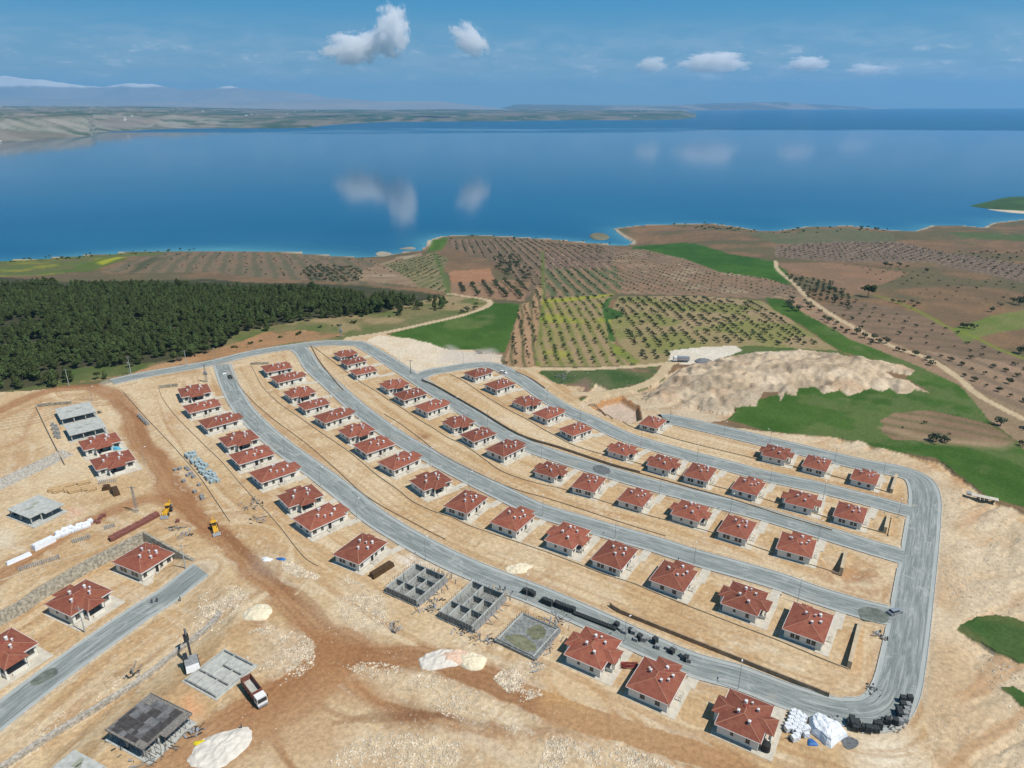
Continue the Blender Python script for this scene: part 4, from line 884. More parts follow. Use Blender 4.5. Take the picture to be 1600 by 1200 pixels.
def house(kind, wallcol='wall'):
    root = empty('house'); r = RoofB(); e = .62
    r.hip(0, WD, 0, DP, EV+.12)
    wl = MB(); ea = MB()
    x0, x1, y0, y1 = e, WD-e, e, DP-e
    if kind == 'P' or kind == 'N':
        wl.box(x0, x1, y0, y1, 0, EV)
    else:
        # recessed porch beneath the front wing
        wl.add([(x0,y0,0),(.30*WD,y0,0),(.30*WD,y0+1.7,0),(.70*WD,y0+1.7,0),(.70*WD,y0,0),(x1,y0,0),(x1,y1,0),(x0,y1,0),
                (x0,y0,EV),(.30*WD,y0,EV),(.30*WD,y0+1.7,EV),(.70*WD,y0+1.7,EV),(.70*WD,y0,EV),(x1,y0,EV),(x1,y1,EV),(x0,y1,EV)],
               [(i, (i+1) % 8, 8+(i+1) % 8, 8+i) for i in range(8)]+[tuple(range(8, 16)), tuple(range(8))[::-1]])
    ea.box(-.02, WD+.02, -.02, .06, EV-.06, EV+.14); ea.box(-.02, WD+.02, DP-.06, DP+.02, EV-.06, EV+.14); ea.box(-.02, .06, .06, DP-.06, EV-.06, EV+.14); ea.box(WD-.06, WD+.02, .06, DP-.06, EV-.06, EV+.14)
    if kind == 'W':
        r.hip(.28*WD, .72*WD, -.18*DP, DP*.62, EV+.10); r.hip(.28*WD, .72*WD, DP*.38, DP*1.16, EV+.09)
        wl.box(.30*WD+.2, .70*WD-.2, y1-.01, DP*1.16-e, 0, EV-.01)
        for px_ in (.30*WD, .70*WD-.1): po = MB(); po.box(px_-.16, px_+.16, -.18*DP+e-.16, -.18*DP+e+.16, 0, EV); po.build('porch_post', M['wall'], root)
        bl = MB(); bl.box(.30*WD, .34*WD, y0, -.18*DP+e, .05, .95); bl.box(.40*WD, .70*WD-.3, -.18*DP+e-.05, -.18*DP+e+.05, .05, .95); bl.build('porch_wall', M['wall'], root)
        dk = MB(); dk.box(.42*WD, .42*WD+1.0, y0+1.66, y0+1.69, .1, 2.2); dk.build('door', M['dark'], root)
        dk = MB(); dk.box(.56*WD, .56*WD+1.2, y0+1.66, y0+1.69, 1.0, 2.2); dk.build('porch_window', M['glass'], root)
        window(root, .16*WD, y0, 0); window(root, .84*WD, y0, 0, 1.5)
        window(root, x0, .28*DP, 3, .8); window(root, x0, .62*DP, 3, .55, (1.5, 2.3))
        window(root, x1, .3*DP, 1); window(root, x1, .7*DP, 1); window(root, .2*WD, y1, 2); window(root, .5*WD, DP*1.16-e, 2)
        for a, b in ((.26, .34), (.40, .62)): chimney(root, a*WD, b*DP, 1.0, .36)
        chimney(root, .74*WD, .42*DP, .7, .22); chimney(root, .63*WD, .26*DP, .9, .30, roofz(.63*WD, .3*DP))
        tk = (.70*WD, .55*DP); ap = (-.45, WD+1.0, -.18*DP-.9, DP+.5)
    elif kind == 'N':
        r.hip(.55*WD, 1.17*WD, .16*DP, .72*DP, EV+.10)
        wl.box(x1-.01, 1.17*WD-e, .16*DP+e, .72*DP-e, 0, EV-.01)
        window(root, .14*WD, y0, 0); window(root, .34*WD, y0, 0, .7); window(root, .86*WD, y0, 0, 1.1)
        window(root, x0, .28*DP, 3, 1.0); window(root, x0, .62*DP, 3, 1.0); window(root, 1.17*WD-e, .45*DP, 1, 1.6); window(root, .3*WD, y1, 2); window(root, .7*WD, y1, 2)
        dk = MB(); dk.box(.50*WD, .50*WD+1.05, y0-.04, y0+.05, .3, 2.4); dk.build('door', M['dark'], root); porch_step(root, .5*WD+.4, y0)
        for a, b, c_ in ((.68, .20, .34), (.52, .24, .26), (.40, .36, .32), (.55, .66, .30)): chimney(root, a*WD, b*DP, .95, c_)
        chimney(root, .62*WD, .72*DP, .7, .2); tk = (.86*WD, .40*DP); ap = (-.4, WD+1.4, -1.5, DP+.4)
    else:
        r.hip(.80*WD, 1.035*WD, .52*DP, .80*DP, EV+.10)
        window(root, .14*WD, y0, 0); window(root, .62*WD, y0, 0, .9); window(root, .84*WD, y0, 0, 1.3)
        for y_ in (.24, .36, .62, .74): window(root, x0, y_*DP, 3, .85)
        window(root, x1, .3*DP, 1, 1.6); window(root, x1, .7*DP, 1); window(root, .3*WD, y1, 2); window(root, .7*WD, y1, 2)
        dk = MB(); dk.box(.44*WD, .44*WD+1.05, y0-.04, y0+.05, .3, 2.4); dk.build('door', M['dark'], root); porch_step(root, .44*WD+.4, y0)
        for a, b, c_ in ((.50, .22, .34), (.35, .40, .32), (.58, .60, .30), (.60, .38, .2)): chimney(root, a*WD, b*DP, .95, c_)
        tk = (.71*WD, .28*DP); ap = (-.4, WD+.9, -1.5, DP+.4)
    x, y = tk; z = roofz(x, y)
    t_ = MB(); t_.cyl((x, y, z-.3), (x, y, z+.8), .38, .38, 14); o = t_.build('roof_tank', M['white'], root)
    t_ = MB(); t_.cyl((x, y, z+.8), (x, y, z+.9), .40, .2, 14); t_.build('lid', M['white'], o)
    sh = MB(); sh.box(x-1.6, x-.9, y-.9, y+.1, roofz(x-1.2, y-.4)-.1, roofz(x-1.2, y-.4)+.12); sh.build('roof_hatch', M['redsteel'], root)
    r.build(root); wl.build('wall', M[wallcol], root); ea.build('eave', M['white'], root)
    pl = MB(); pl.box(x0-.04, x1+.04, y0-.04, y1+.04, -.3, .28) if kind != 'W' else pl.box(x0-.04, .30*WD, y0-.04, y1+.04, -.3, .28)
    pl.build('plinth', M['plinth'], root)
    a_ = MB(); a_.box(ap[0], ap[1], ap[2], ap[3], -.5, .05); a_.build('apron', M['apron'], root)
    return root
HP = {k: house(k) for k in 'PNW'}
for k in HP: snap(HP[k])
used = set()
ORD = ['first','second','third','fourth','fifth','sixth','seventh','eighth','ninth','tenth','eleventh','twelfth','thirteenth','fourteenth','fifteenth','sixteenth']
HN = {'P': ('house', 'plain hip roofed house'), 'N': ('house', 'house with short side wing'), 'W': ('house', 'cross winged house with porch')}
def place(kind, L, B, Rr, label, group, swap=False):
    q = [Uz(*p, z=EV) for p in (L, B, Rr)]
    g = Uz(*B); z = H1(*g)
    if abs(z) > .5: q = [Uz(*p, z=EV+z) for p in (L, B, Rr)]
    L_, B_2, R_ = q; w_ = np.linalg.norm(R_-B_2); d_ = np.linalg.norm(L_-B_2)
    uu = (R_-B_2)/w_; vv = (L_-B_2)/d_
    a = math.atan2(uu[1], uu[0]); b = math.atan2(vv[1], vv[0])-math.pi/2
    b = a+((b-a+math.pi) % (2*math.pi)-math.pi); ang = (a+b)/2
    sx = w_/WD; sy = d_/DP; m_ = math.sqrt(sx*sy); sx = .6*sx+.4*m_; sy = .6*sy+.4*m_
    c = (L_+R_)/2; o = np.array([c[0]-math.cos(ang)*sx*WD/2+math.sin(ang)*sy*DP/2, c[1]-math.sin(ang)*sx*WD/2-math.cos(ang)*sy*DP/2])
    loc = (o[0], o[1], z+.02); sc_ = (sx, sy, min(1.0, max(.82, m_)))
    if kind not in used:
        used.add(kind); r = HP[kind]; r.location = loc; r.rotation_euler = (0, 0, ang); r.scale = sc_
    else: r = dup(HP[kind], loc, ang, sc_)
    setp(r, label, 'house', group); return r, c, ang, sx, sy
ROWS = {
 'of the first long row': [('W',(278,607.5),(284.5,622),(330.5,613.5)),('P',(285,635.5),(294.5,647),(347.5,633)),('N',(310,658),(321.3,671.8),(373.5,656.3)),('W',(340.8,685),(354.3,700),(406,685)),('P',(357.5,711.3),(371.8,728),(430,709.5)),('N',(390.5,739.5),(406.3,757.5),(463.3,735.5)),('W',(432,775),(450.7,794.5),(507,774.5)),('N',(459,811),(483.7,832.5),(540,803.7)),('P',(518,867.5),(559.5,883.2),(607.5,847))],
 'of the second long row': [('P',(407,572.5),(416.3,583),(458.3,575)),('N',(423.3,590),(433.3,600),(473.3,588.8)),('W',(441.5,612.5),(455.5,623),(495.5,613)),('P',(461.5,631.3),(475.8,640.5),(519,630)),('N',(490.8,651.3),(507,663.5),(550,647)),('W',(527,672.5),(545.5,685.5),(588,672)),('P',(552.5,695),(572.5,711.3),(617,694.3)),('N',(591.8,722.8),(614.8,737.8),(655.3,716.8)),('W',(638.8,751.3),(662,768.5),(707.8,750.5)),('P',(692.8,791.3),(729.5,804.5),(763.3,776.8)),('N',(764.5,815.8),(808.3,832),(837.8,805.8)),('W',(850.5,844.5),(894.8,860.7),(923.3,829.2)),('P',(921.8,874.5),(970.5,892.2),(998.3,858.8)),('N',(1014.4,905.3),(1070.5,927.4),(1090.4,894)),('W',(1123.7,942.5),(1184.2,963),(1203.3,926.7)),('P',(1221.7,983.3),(1287.5,1007.5),(1303.3,961.7))],
 'of the third long row': [('W',(520.5,551.3),(531.3,558),(560.5,551.3)),('P',(531.3,563.8),(541.3,571.3),(573.3,563)),('P',(545,578.8),(555.5,586.3),(591.3,578)),('W',(591.3,599.8),(606.3,609.4),(641.3,600)),('P',(613.8,616.3),(630.6,627.3),(668,615)),('N',(648,635.6),(667.5,646.3),(701,632.3)),('W',(688.8,658),(708.8,669.4),(744.3,658.8)),('P',(718,679.3),(739.8,691.8),(777.3,677.5)),('N',(760.8,702.3),(787.8,716.8),(818.5,697.8)),('W',(832,735.3),(868,745.8),(889,729)),('P',(889.3,760.5),(927.5,768.8),(950,746.3)),('N',(962,779.5),(1005.8,791.3),(1023,772)),('W',(1046,802.3),(1093.3,815.8),(1110.5,792.5)),('P',(1119.5,829.7),(1167.5,844.3),(1184,816.5)),('N',(1210.4,856),(1270,872.1),(1278.4,845.3))],
 'of the fourth long row': [('N',(724.8,582.3),(742.5,590.8),(769.2,581.5)),('P',(755.7,601),(776.3,610.3),(806.7,599.5)),('W',(798.8,626.2),(822,635.5),(849.3,625.8)),('N',(832.2,645.7),(855.8,656.5),(882.8,643.8)),('P',(871.2,669.7),(894.8,681.3),(928.2,669.7)),('W',(946.3,701.8),(980.8,711.5),(998.8,698)),('W',(1010,725.8),(1046.8,736.3),(1062.5,717.5)),('P',(1066.3,743),(1106,753.5),(1121,731.8)),('N',(1141,762.2),(1184,774.8),(1197.2,754.7)),('W',(1222.5,783.8),(1271.3,795),(1281,774)),('P',(1300.3,805.3),(1348.1,817.9),(1357.5,794))],
 'of the short outer row': [('P',(996.5,661.3),(1027.3,668.8),(1043.8,655.3)),('W',(1188.4,710.6),(1228.1,719),(1238,701)),('P',(1250.6,727.1),(1290,735.9),(1302.2,718.1)),('N',(1326.2,746.3),(1369.7,756.6),(1377.8,740.6))],
 'of the three beside the foundations': [('W',(879.7,1022.5),(940.6,1048.4),(973,1001.5)),('N',(976.3,1071.3),(1048.4,1103.1),(1074.1,1054.4)),('W',(1114.9,1131.3),(1189.3,1162.8),(1211,1104))],
 'of the pair beside bare concrete frames': [('W',(120.1,690.6),(130.6,704.7),(192.4,689.3)),('W',(138.8,719),(150.8,735.9),(214,719))],
 'of the yard below the stone retaining wall': [('P',(175.6,878),(226,899),(273,869)),('W',(71,945),(114,967),(175,927)),('W',(-68,1032),(-22,1060),(62,1009)) ]}
drive = []
for rn, lst in ROWS.items():
    for i, (k, L_, B_3, R_3) in enumerate(lst):
        where = ORD[i]+' from far end' if not ('pair' in rn or 'three' in rn or 'yard' in rn) else {0: 'farthest', 1: 'middle' if len(lst) == 3 else 'nearer', 2: 'last'}[i]
        r, c, ang, sx, sy = place(k, L_, B_3, R_3, HN[k][1]+', '+where+' '+rn, 'houses '+rn)
        drive.append((r, c, ang, sx, sy, k, rn))
        if 'retaining' in rn: r.scale.z = 1.15

# ------------------------------------------------------------------ frames, slabs and foundations
def quadframe(L, B, Rr, z=0.0):
    g = H1(*Uz(*B)); q = [Uz(*p, z=z+g) for p in (L, B, Rr)]; w_ = np.linalg.norm(q[2]-q[1]); d_ = np.linalg.norm(q[0]-q[1])
    uu = (q[2]-q[1])/w_; vv = (q[0]-q[1])/d_
    a = math.atan2(uu[1], uu[0]); b = math.atan2(vv[1], vv[0])-math.pi/2; b = a+((b-a+math.pi) % (2*math.pi)-math.pi); ang = (a+b)/2
    c = (q[0]+q[2])/2; o = (c[0]-math.cos(ang)*w_/2+math.sin(ang)*d_/2, c[1]-math.sin(ang)*w_/2-math.cos(ang)*d_/2, g)
    return o, ang, w_, d_
def slabhouse(L, B, Rr, label, notch=True, mt='concrete', H_=2.9, formwork=False):
    o, ang, w_, d_ = quadframe(L, B, Rr, H_)
    root = empty('unfinished_house', o, ang); setp(root, label, 'unfinished house', 'unfinished concrete houses')
    s = MB()
    if notch: # front notch near B
        P_ = [(0,0),(w_*.38,0),(w_*.38,-.13*d_),(w_,-.13*d_),(w_,d_),(w_*.3,d_),(w_*.3,d_*1.0),(0,d_)]
        P_ = [(0,0),(w_*.38,0),(w_*.38,-.14*d_),(w_,-.14*d_),(w_,d_),(0,d_)]
    else: P_ = [(0,0),(w_,0),(w_,d_),(0,d_)]
    n = len(P_); s.add([(x, y, H_-.18) for x, y in P_]+[(x, y, H_+.05) for x, y in P_], [tuple(range(n))[::-1], tuple(range(n, 2*n))]+[(i, (i+1) % n, n+(i+1) % n, n+i) for i in range(n)])
    s.build('roof_slab', M[mt], root)
    xs = (.6, w_*.36, w_*.68, w_-.6); ys = (.6, d_*.5, d_-.6)
    for x in xs:
        for y in ys: c_ = MB(); c_.box(x-.17, x+.17, y-.17, y+.17, -.1, H_-.18); c_.build('column', M['concrete'], root)
    b_ = MB(); b_.box(-.4, w_+.4, -.18*d_ if notch else -.4, d_+.4, -.3, .12); b_.build('floor_slab', M['concrete'], root)
    if formwork:
        # plywood sheets lying side by side on the slab and planks round the edge
        r0 = random.Random(3); x = .5
        while x < w_-1.2:
            dx = r0.choice((1.2, 2.0, 2.4)); y = .5
            while y < d_-1:
                dy = r0.choice((1.2, 1.8, 2.4)); sh = MB(); sh.box(x+.04, min(x+dx, w_-.3)-.04, y+.04, min(y+dy, d_-.3)-.04, H_+.06, H_+.09+r0.random()*.05); sh.build('plywood_sheet', r0.choice([M['ply'], M['ply'], M['oldwood'], M['plydark'], M['plydark']]), root); y += dy
            x += dx
        for k in range(4):
            e = MB(); a_, b2 = [((0,0),(w_*.38,0)),((w_*.38,-.14*d_),(w_,-.14*d_)),((w_,-.14*d_),(w_,d_)),((0,0),(0,d_))][k]; e.bar((*a_, H_+.12), (*b2, H_+.12), .12, .3); e.build('edge_board', M['oldwood'], root)
        for i in range(9):
            for j in range(2): p = MB(); x_, y_ = (i+.5)*w_/9, -.1*d_+j*1.5; p.bar((x_, y_, 0), (x_, y_, H_-.2), .1); p.build('prop', M['oldwood'], root)
        for i in range(7): p = MB(); y_ = (i+.5)*d_/7; p.bar((.2, y_, 0), (.2, y_, H_-.2), .1); p.build('prop', M['oldwood'], root)
        for i in range(14):
            p = MB(); x_ = r0.uniform(-2.5, w_*.9); y_ = r0.uniform(-4.2, -1.5); a_ = r0.uniform(0, 3); p.bar((x_, y_, .15), (x_+2.2*math.cos(a_), y_+2.2*math.sin(a_), .35), .12, .2); setp(p.build('loose_plank', M['oldwood'], root))
    else:
        for i in range(3):
            p = MB(); x0_ = (.12, .42, .7)[i]*w_; p.box(x0_, x0_+w_*.18, d_-1, d_-.85, .1, H_-.2); p.build('dark_panel', M['dark'], root)  # near-black panels set back under the roof slab
        for i, (u, v, a, b) in enumerate(((.35, .5, 1.6, .7), (.6, .6, 1.2, .9))):
            pts = [(u*w_+a*math.cos(t)*(1+.25*math.sin(3*t+i)), v*d_+b*math.sin(t)*(1+.2*math.cos(2*t))) for t in np.linspace(0, 2*math.pi, 14)[:-1]]
            mesh('damp_stain', [(x, y, H_+.056) for x, y in pts]+[(u*w_, v*d_, H_+.056)], [(i2, (i2+1) % 13, 13) for i2 in range(13)], M['wetconc'], root)
    return root
M['plydark'] = mat('dark_formwork_ply', (.055,.05,.048), .8, .3, 1)
slabhouse((86,639),(94,656),(150,643), 'bare concrete house frame with flat slab, farthest beside the stone wall', False)
slabhouse((100,665),(108.6,681),(166,667), 'bare concrete house frame with damp stained slab, next to the red roofed pair', False)
slabhouse((10,796),(46,810),(96,786), 'grey flat slab house frame with a front notch, alone below the stone bank')
slabhouse((166,1140),(222,1174),(290,1112), 'dark house under plank and plywood formwork near the lower edge', formwork=True, mt='oldwood')
slabhouse((80,1200),(130,1225),(165,1196), 'grey concrete slab corner cut by the lower frame edge', False, H_=1.0)
M['shadegrey'] = mat('shade_darkened_concrete', (.20,.21,.20), .9, .3, 1)  # concrete darkened to paint in the shade inside the deep foundation cells
def foundation(L, B, Rr, label, H_=1.0, fill='concrete', posts=True, cells=True, seed=1):
    o, ang, w_, d_ = quadframe(L, B, Rr, H_*.6); root = empty('foundation', o, ang); setp(root, label, 'foundation', 'house foundations')
    b_ = MB(); b_.box(-.5, w_+.5, -.5, d_+.5, -.3, .10 if cells else H_*.7); b_.build('floor_slab', M[fill if seed < 0 or not posts else 'shadegrey'], root)
    ws = [(0, 0, w_, .35), (0, d_-.35, w_, d_), (0, .35, .35, d_-.35), (w_-.35, .35, w_, d_-.35)]
    if cells: ws += [(w_*.33, .35, w_*.33+.3, d_-.35), (w_*.66, .35, w_*.66+.3, d_*.62), (.35, d_*.36, w_*.33, d_*.36+.3), (w_*.33+.3, d_*.62, w_-.35, d_*.62+.3), (w_*.33+.3, d_*.30, w_*.66, d_*.30+.3), (.35, d_*.7, w_*.33, d_*.7+.3)]
    for x0, y0, x1, y1 in ws: q = MB(); q.box(x0, x1, y0, y1, .1 if cells else 0, H_); q.build('foundation_wall', M['concrete' if seed < 0 or (x1-x0) > 3 else 'shadegrey'], root)
    if not cells:
        for x0, x1, y0, y1 in ((w_*.05, w_*.4, d_*.08, d_*.9), (w_*.45, w_*.9, d_*.15, d_*.6)): 
            pts = [((x0+x1)/2+(x1-x0)/2*math.cos(t)*(1+.15*math.sin(4*t)), (y0+y1)/2+(y1-y0)/2*math.sin(t)*(1+.12*math.cos(3*t))) for t in np.linspace(0, 2*math.pi, 18)[:-1]]
            mesh('backfill', [(x, y, H_*.7+.02) for x, y in pts]+[((x0+x1)/2, (y0+y1)/2, H_*.7+.05)], [(i, (i+1) % 17, 17) for i in range(17)], M['mud'], root)
    if posts:
        r0 = random.Random(seed)
        for k in range(56):
            t_ = k/56*2*(w_+d_)
            if t_ < w_: x, y = t_, -.35
            elif t_ < w_+d_: x, y = w_+.35, t_-w_
            elif t_ < 2*w_+d_: x, y = 2*w_+d_-t_, d_+.35
            else: x, y = -.35, 2*(w_+d_)-t_
            p = MB(); p.bar((x, y, 0), (x+r0.uniform(-.1, .1), y+r0.uniform(-.1, .1), H_+r0.uniform(.2, 1.0)), .09); p.build('formwork_post', M['oldwood'], root)
        for i in range(30):
            x = r0.uniform(-3, w_*1.15); y = r0.choice((r0.uniform(-3.2, -1.2), r0.uniform(-1.5, d_*.5))) ; a = r0.uniform(0, 3.1)
            if y > -1: x = w_+r0.uniform(1, 2.5)
            p = MB(); p.bar((x, y, .15), (x+2*math.cos(a), y+2*math.sin(a), .2), .25, .08); p.build('loose_board', r0.choice((M['grey'], M['oldwood'], M['timber'])), root)
        for k in range(40): x, y = r0.uniform(.3, w_-.3), r0.uniform(.3, d_-.3); p = MB(); p.bar((x, y, .15), (x+r0.uniform(-.7, .7), y+r0.uniform(-.7, .7), H_+r0.uniform(-.4, 1.0)), .08); p.build('rebar', M[r0.choice(('grey', 'oldwood'))], root)
        for i in range(6): q = MB(); y = -.75; q.box(i*w_/6+.1, (i+1)*w_/6-.1, y, y+.1, .0, H_*.7); q.build('shutter_panel', M['grey'], root)
    return root
M['mud'] = mat('wet_grey_mud', (.17,.17,.10), .6, .3, .5)
foundation((603.8,920),(651.6,943),(695.6,903), 'grey foundation grid with formwork, nearest the brown lying trough', 1.9, seed=1)
foundation((688,959),(738.8,984),(786,931), 'grey foundation grid with tall walls, middle of the three by the street', 2.1, seed=2)
foundation((777,1000),(834.4,1028),(872,984), 'foundation filled with green brown mud beside the winged house', 1.0, cells=False, seed=3)
foundation((290,1062),(337.5,1091),(397,1040), 'pale low foundation grid between the excavator and the tipper truck', .6, posts=False)

# ------------------------------------------------------------------ lamp posts and power poles
def lamppost():
    r = empty('lamp_post'); p = MB(); p.cyl((0,0,-.3), (0,0,7.6), .085, .05, 8); p.build('pole', M['steel'], r)
    a = MB(); a.bar((0,0,7.5), (1.3,0,7.75), .06); a.build('arm', M['steel'], r); l = MB(); l.wedge(1.0, 1.75, -.14, .14, 7.7, 7.84, .05, .05, .03, .03); l.build('lamp_head', M['white'], r)
    b = MB(); b.box(-.25, .25, -.25, .25, -.2, .2); b.build('footing', M['concrete'], r); return snap(r)
LP = [(404,675,'a'),(445,712,'a'),(501,761,'a'),(558,812,'a'),(665,875,'a'),(823,938,'a'),(976,1003,'a'),(1153,1078,'a'),
      (359,634,'b'),(516,627,'b'),(561,655,'b'),(610,690,'b'),(672,728,'b'),(733,767,'b'),(848,807,'b'),(961,842,'b'),(1084,884,'b'),(1246,942,'b'),
      (711,644,'c'),(762,665,'c'),(846,716,'c'),(951,752,'c'),(1030,774,'c'),(1141,802,'c'),(1278,846,'c'),
      (777,587,'d'),(855,626,'d'),(907,659,'d'),(1001,700,'d'),(1089,722,'d'),(1203,756,'d'),(1286,780,'d'),(1403,809,'d'),
      (1047,657,'e'),(1131,680,'e'),(1203,692,'e'),(1304,721,'e'),(1380,741,'e'),
      (202,585,'t'),(336,562,'t'),(399,550,'t'),(476,534,'t'),(624,567,'t'),(724,569,'t'),(226,726,'y'),(144,627,'y')]
LN = {'a': 'along the street behind the first long row', 'b': 'along the street behind the second long row', 'c': 'along the street behind the third long row', 'd': 'along the street behind the fourth long row', 'e': 'along the outermost street', 't': 'along the top road', 'y': 'in the dirt yard'}
lp = lamppost(); cnt = {}; first = True
for x, y, k in LP:
    p = P3(x, y); i = cnt.get(k, 0); cnt[k] = i+1
    s_z = {'a': 1, 'b': .97, 'c': .92, 'd': .85, 'e': .75, 't': .9, 'y': .95}[k]
    W, w_ = RL[{'a':'A','b':'B','c':'C','d':'D','e':'E','t':'T','y':'A'}[k]]; j = np.argmin(((W-np.array(p[:2]))**2).sum(1)); dv = W[j]-np.array(p[:2])
    o = lp if first else dup(lp, p); first = False; o.location = p; o.rotation_euler = (0, 0, math.atan2(dv[1], dv[0])); o.scale = (1, 1, s_z)
    n_ = sum(1 for q in LP if q[2] == k)
    setp(o, 'thin grey lamp post, '+(ORD[i]+' from far end ' if k not in 'ty' else ORD[i]+' from the wood ')+LN[k], 'lamp post', 'lamp posts '+LN[k])
def powerpole(p, label, h=9.5, lattice=False, wood=False, rz=0.0, trafo=False):
    r = empty('power_pole', p, rz); setp(r, label, 'power pole', 'power poles')
    m_ = M['wood'] if wood else M['concrete']
    if lattice:
        f = MB()
        for sx_ in (-1, 1):
            for sy_ in (-1, 1): f.bar((sx_*.45, sy_*.45, 0), (sx_*.15, sy_*.15, h), .09)
        n = 9
        for k in range(n):
            z0, z1 = h*k/n, h*(k+1)/n; a, b = .45-.3*k/n, .45-.3*(k+1)/n
            for s1, s2 in (((-1,-1),(1,-1)), ((1,-1),(1,1)), ((1,1),(-1,1)), ((-1,1),(-1,-1))): f.bar((s1[0]*a, s1[1]*a, z0), (s2[0]*b, s2[1]*b, z1), .05)
        f.build('mast', M['steel'], r)
    else: f = MB(); f.cyl((0,0,-.3), (0,0,h), .2, .11, 8); f.build('mast', m_, r)
    c = MB(); c.bar((-1.3,0,h-.5), (1.3,0,h-.5), .12); c.build('crossarm', M['steel'], r)
    for x in (-1.2, 0, 1.2): i_ = MB(); i_.cyl((x,0,h-.45), (x,0,h-.1), .07, .05, 6); i_.build('insulator', M['insul'], r)
    if trafo: t_ = MB(); t_.box(-.6, .6, -.5, .4, h*.48, h*.48+1.2); t_.build('transformer', M['grey'], r); b = MB(); b.bar((-1,0,h*.46), (1,0,h*.46), .12, .9); b.build('platform', M['steel'], r)
powerpole(P3(323,597), 'dark transformer pole at the top of the first street', 9.5, True, trafo=True)
powerpole(P3(533,527), 'lattice mast beside the pine wood end of the field track', 8.5, True, trafo=True)
powerpole(P3(214,800), 'leaning lattice mast at the fork of the haul roads', 10, True)
powerpole(P3(290,888), 'slanting concrete pole at the end of the dead end street', 8.5)
powerpole(P3(133,988), 'slanting concrete pole by the winged house of the lower yard', 8.5)
powerpole(P3(205,585), 'pale concrete pole between the pine wood and the top road', 9.5)
powerpole(P3(108,603), 'pale concrete pole at the near corner of the pine wood', 9)
powerpole(P3(292,572), 'thin pole with crossarm against the pine wood edge', 9)
powerpole(P3(642,585), 'dark pole at the junction beyond the third row', 8, wood=True)

# ------------------------------------------------------------------ vehicles
def wheels(r, pts, rad, wd_=.3):
    for x, y in pts:
        t_ = MB(); s = 1 if y > 0 else -1; t_.cyl((x, y-s*wd_, rad), (x, y, rad), rad, rad, 14); o = t_.build('wheel', M['black'], r)
        h = MB(); h.cyl((x, y, rad), (x, y+s*.02, rad), rad*.5, rad*.45, 10); h.build('rim', M['grey'], o)
def backhoe(p, rz, label):
    r = empty('backhoe_loader', p, rz); setp(r, label, 'digger', 'yellow backhoe loaders')
    b = MB(); b.wedge(.2, 3.0, -.5, .5, .9, 1.75, .1, .35, .06, .06); b.build('engine_cover', M['yellow'], r)
    b = MB(); b.box(-1.9, 2.9, -.45, .45, .55, .95); b.build('chassis', M['black'], r)
    b = MB(); b.wedge(-1.4, .25, -.8, .8, 1.2, 2.85, .12, .2, .1, .1); b.build('cab_glass', M['glass'], r)
    b = MB(); b.wedge(-1.4, .25, -.85, .85, 2.85, 3.0, 0, 0, 0, 0); b.build('cab_roof', M['yellow'], r)
    for y in (-.62, .62): b = MB(); b.bar((-.1,y,1.9), (2.2,y,2.0), .22); b.bar((2.2,y,2.0), (3.6,y,.8), .22); b.build('loader_arm', M['yellow'], r)
    b = MB(); b.wedge(3.4, 4.3, -1.2, 1.2, .15, 1.0, .0, .5, 0, 0); b.build('front_bucket', M['grey'], r)
    b = MB(); b.bar((-1.9,0,1.2), (-2.9,0,3.3), .3); b.build('boom', M['yellow'], r); b = MB(); b.bar((-2.9,0,3.3), (-3.5,0,1.4), .24); b.build('dipper', M['yellow'], r)
    b = MB(); b.wedge(-3.9, -3.1, -.35, .35, .8, 1.5, .2, 0, 0, 0); b.build('rear_bucket', M['grey'], r)
    for y in (-1, 1): b = MB(); b.bar((-2.0,y*.7,.9), (-2.2,y*1.2,.1), .16); b.build('stabiliser', M['yellow'], r)
    wheels(r, ((-.9,1.15),(-.9,-1.15)), .78, .45); wheels(r, ((2.1,1.05),(2.1,-1.05)), .5, .35)
backhoe(P3(263,801), R(-83), 'yellow backhoe loader facing the camera, farther of the two')
backhoe(P3(336,828), R(-60), 'yellow backhoe loader on the haul road, nearer of the two')
def tipper(p, rz, label):
    r = empty('tipper_truck', p, rz); setp(r, label, 'truck')
    b = MB(); b.box(-4.6, 3.4, -.5, .5, .7, 1.1); b.build('chassis', M['black'], r)
    b = MB(); b.wedge(2.4, 4.5, -1.2, 1.2, .8, 3.0, .05, .25, .05, .05); b.build('cab', M['white'], r)
    b = MB(); b.wedge(4.27, 4.52, -1.05, 1.05, 1.75, 2.65, .0, .1, 0, 0); b.build('windscreen', M['glass'], r)
    b = MB(); b.box(4.45, 4.62, -1.15, 1.15, .5, 1.0); b.build('bumper', M['grey'], r)
    for y in (-1.21, 1.19): b = MB(); b.box(3.0, 4.0, y, y+.02, 1.8, 2.5); b.build('side_window', M['glass'], r)
    for y0, y1, nm in ((-1.28, -1.16, 'side_board'), (1.16, 1.28, 'side_board')): b = MB(); b.box(-4.7, 1.9, y0, y1, 1.2, 2.9); b.build(nm, M['brownbox'], r)
    b = MB(); b.box(1.78, 1.9, -1.16, 1.16, 1.2, 3.2); b.build('headboard', M['brownbox'], r); b = MB(); b.box(-4.7, -4.58, -1.16, 1.16, 1.2, 2.9); b.build('tailgate', M['brownbox'], r)
    b = MB(); b.box(-4.6, 1.8, -1.17, 1.17, 1.12, 1.35); b.build('bed_floor', M['concrete'], r)
    for y in (-1, 1): b = MB(); b.bar((4.3, y*1.35, 2.3), (4.3, y*1.35, 2.9), .12, .2); b.build('mirror', M['black'], r)
    wheels(r, [(x, s*1.22) for x in (3.4, -1.6, -3.0) for s in (1, -1)], .52, .35)
tipper(P3(399,1088), math.atan2(*(U(416,1106)-U(386,1066))[::-1]), 'dump truck with white cab and brown tipping body on the dirt')
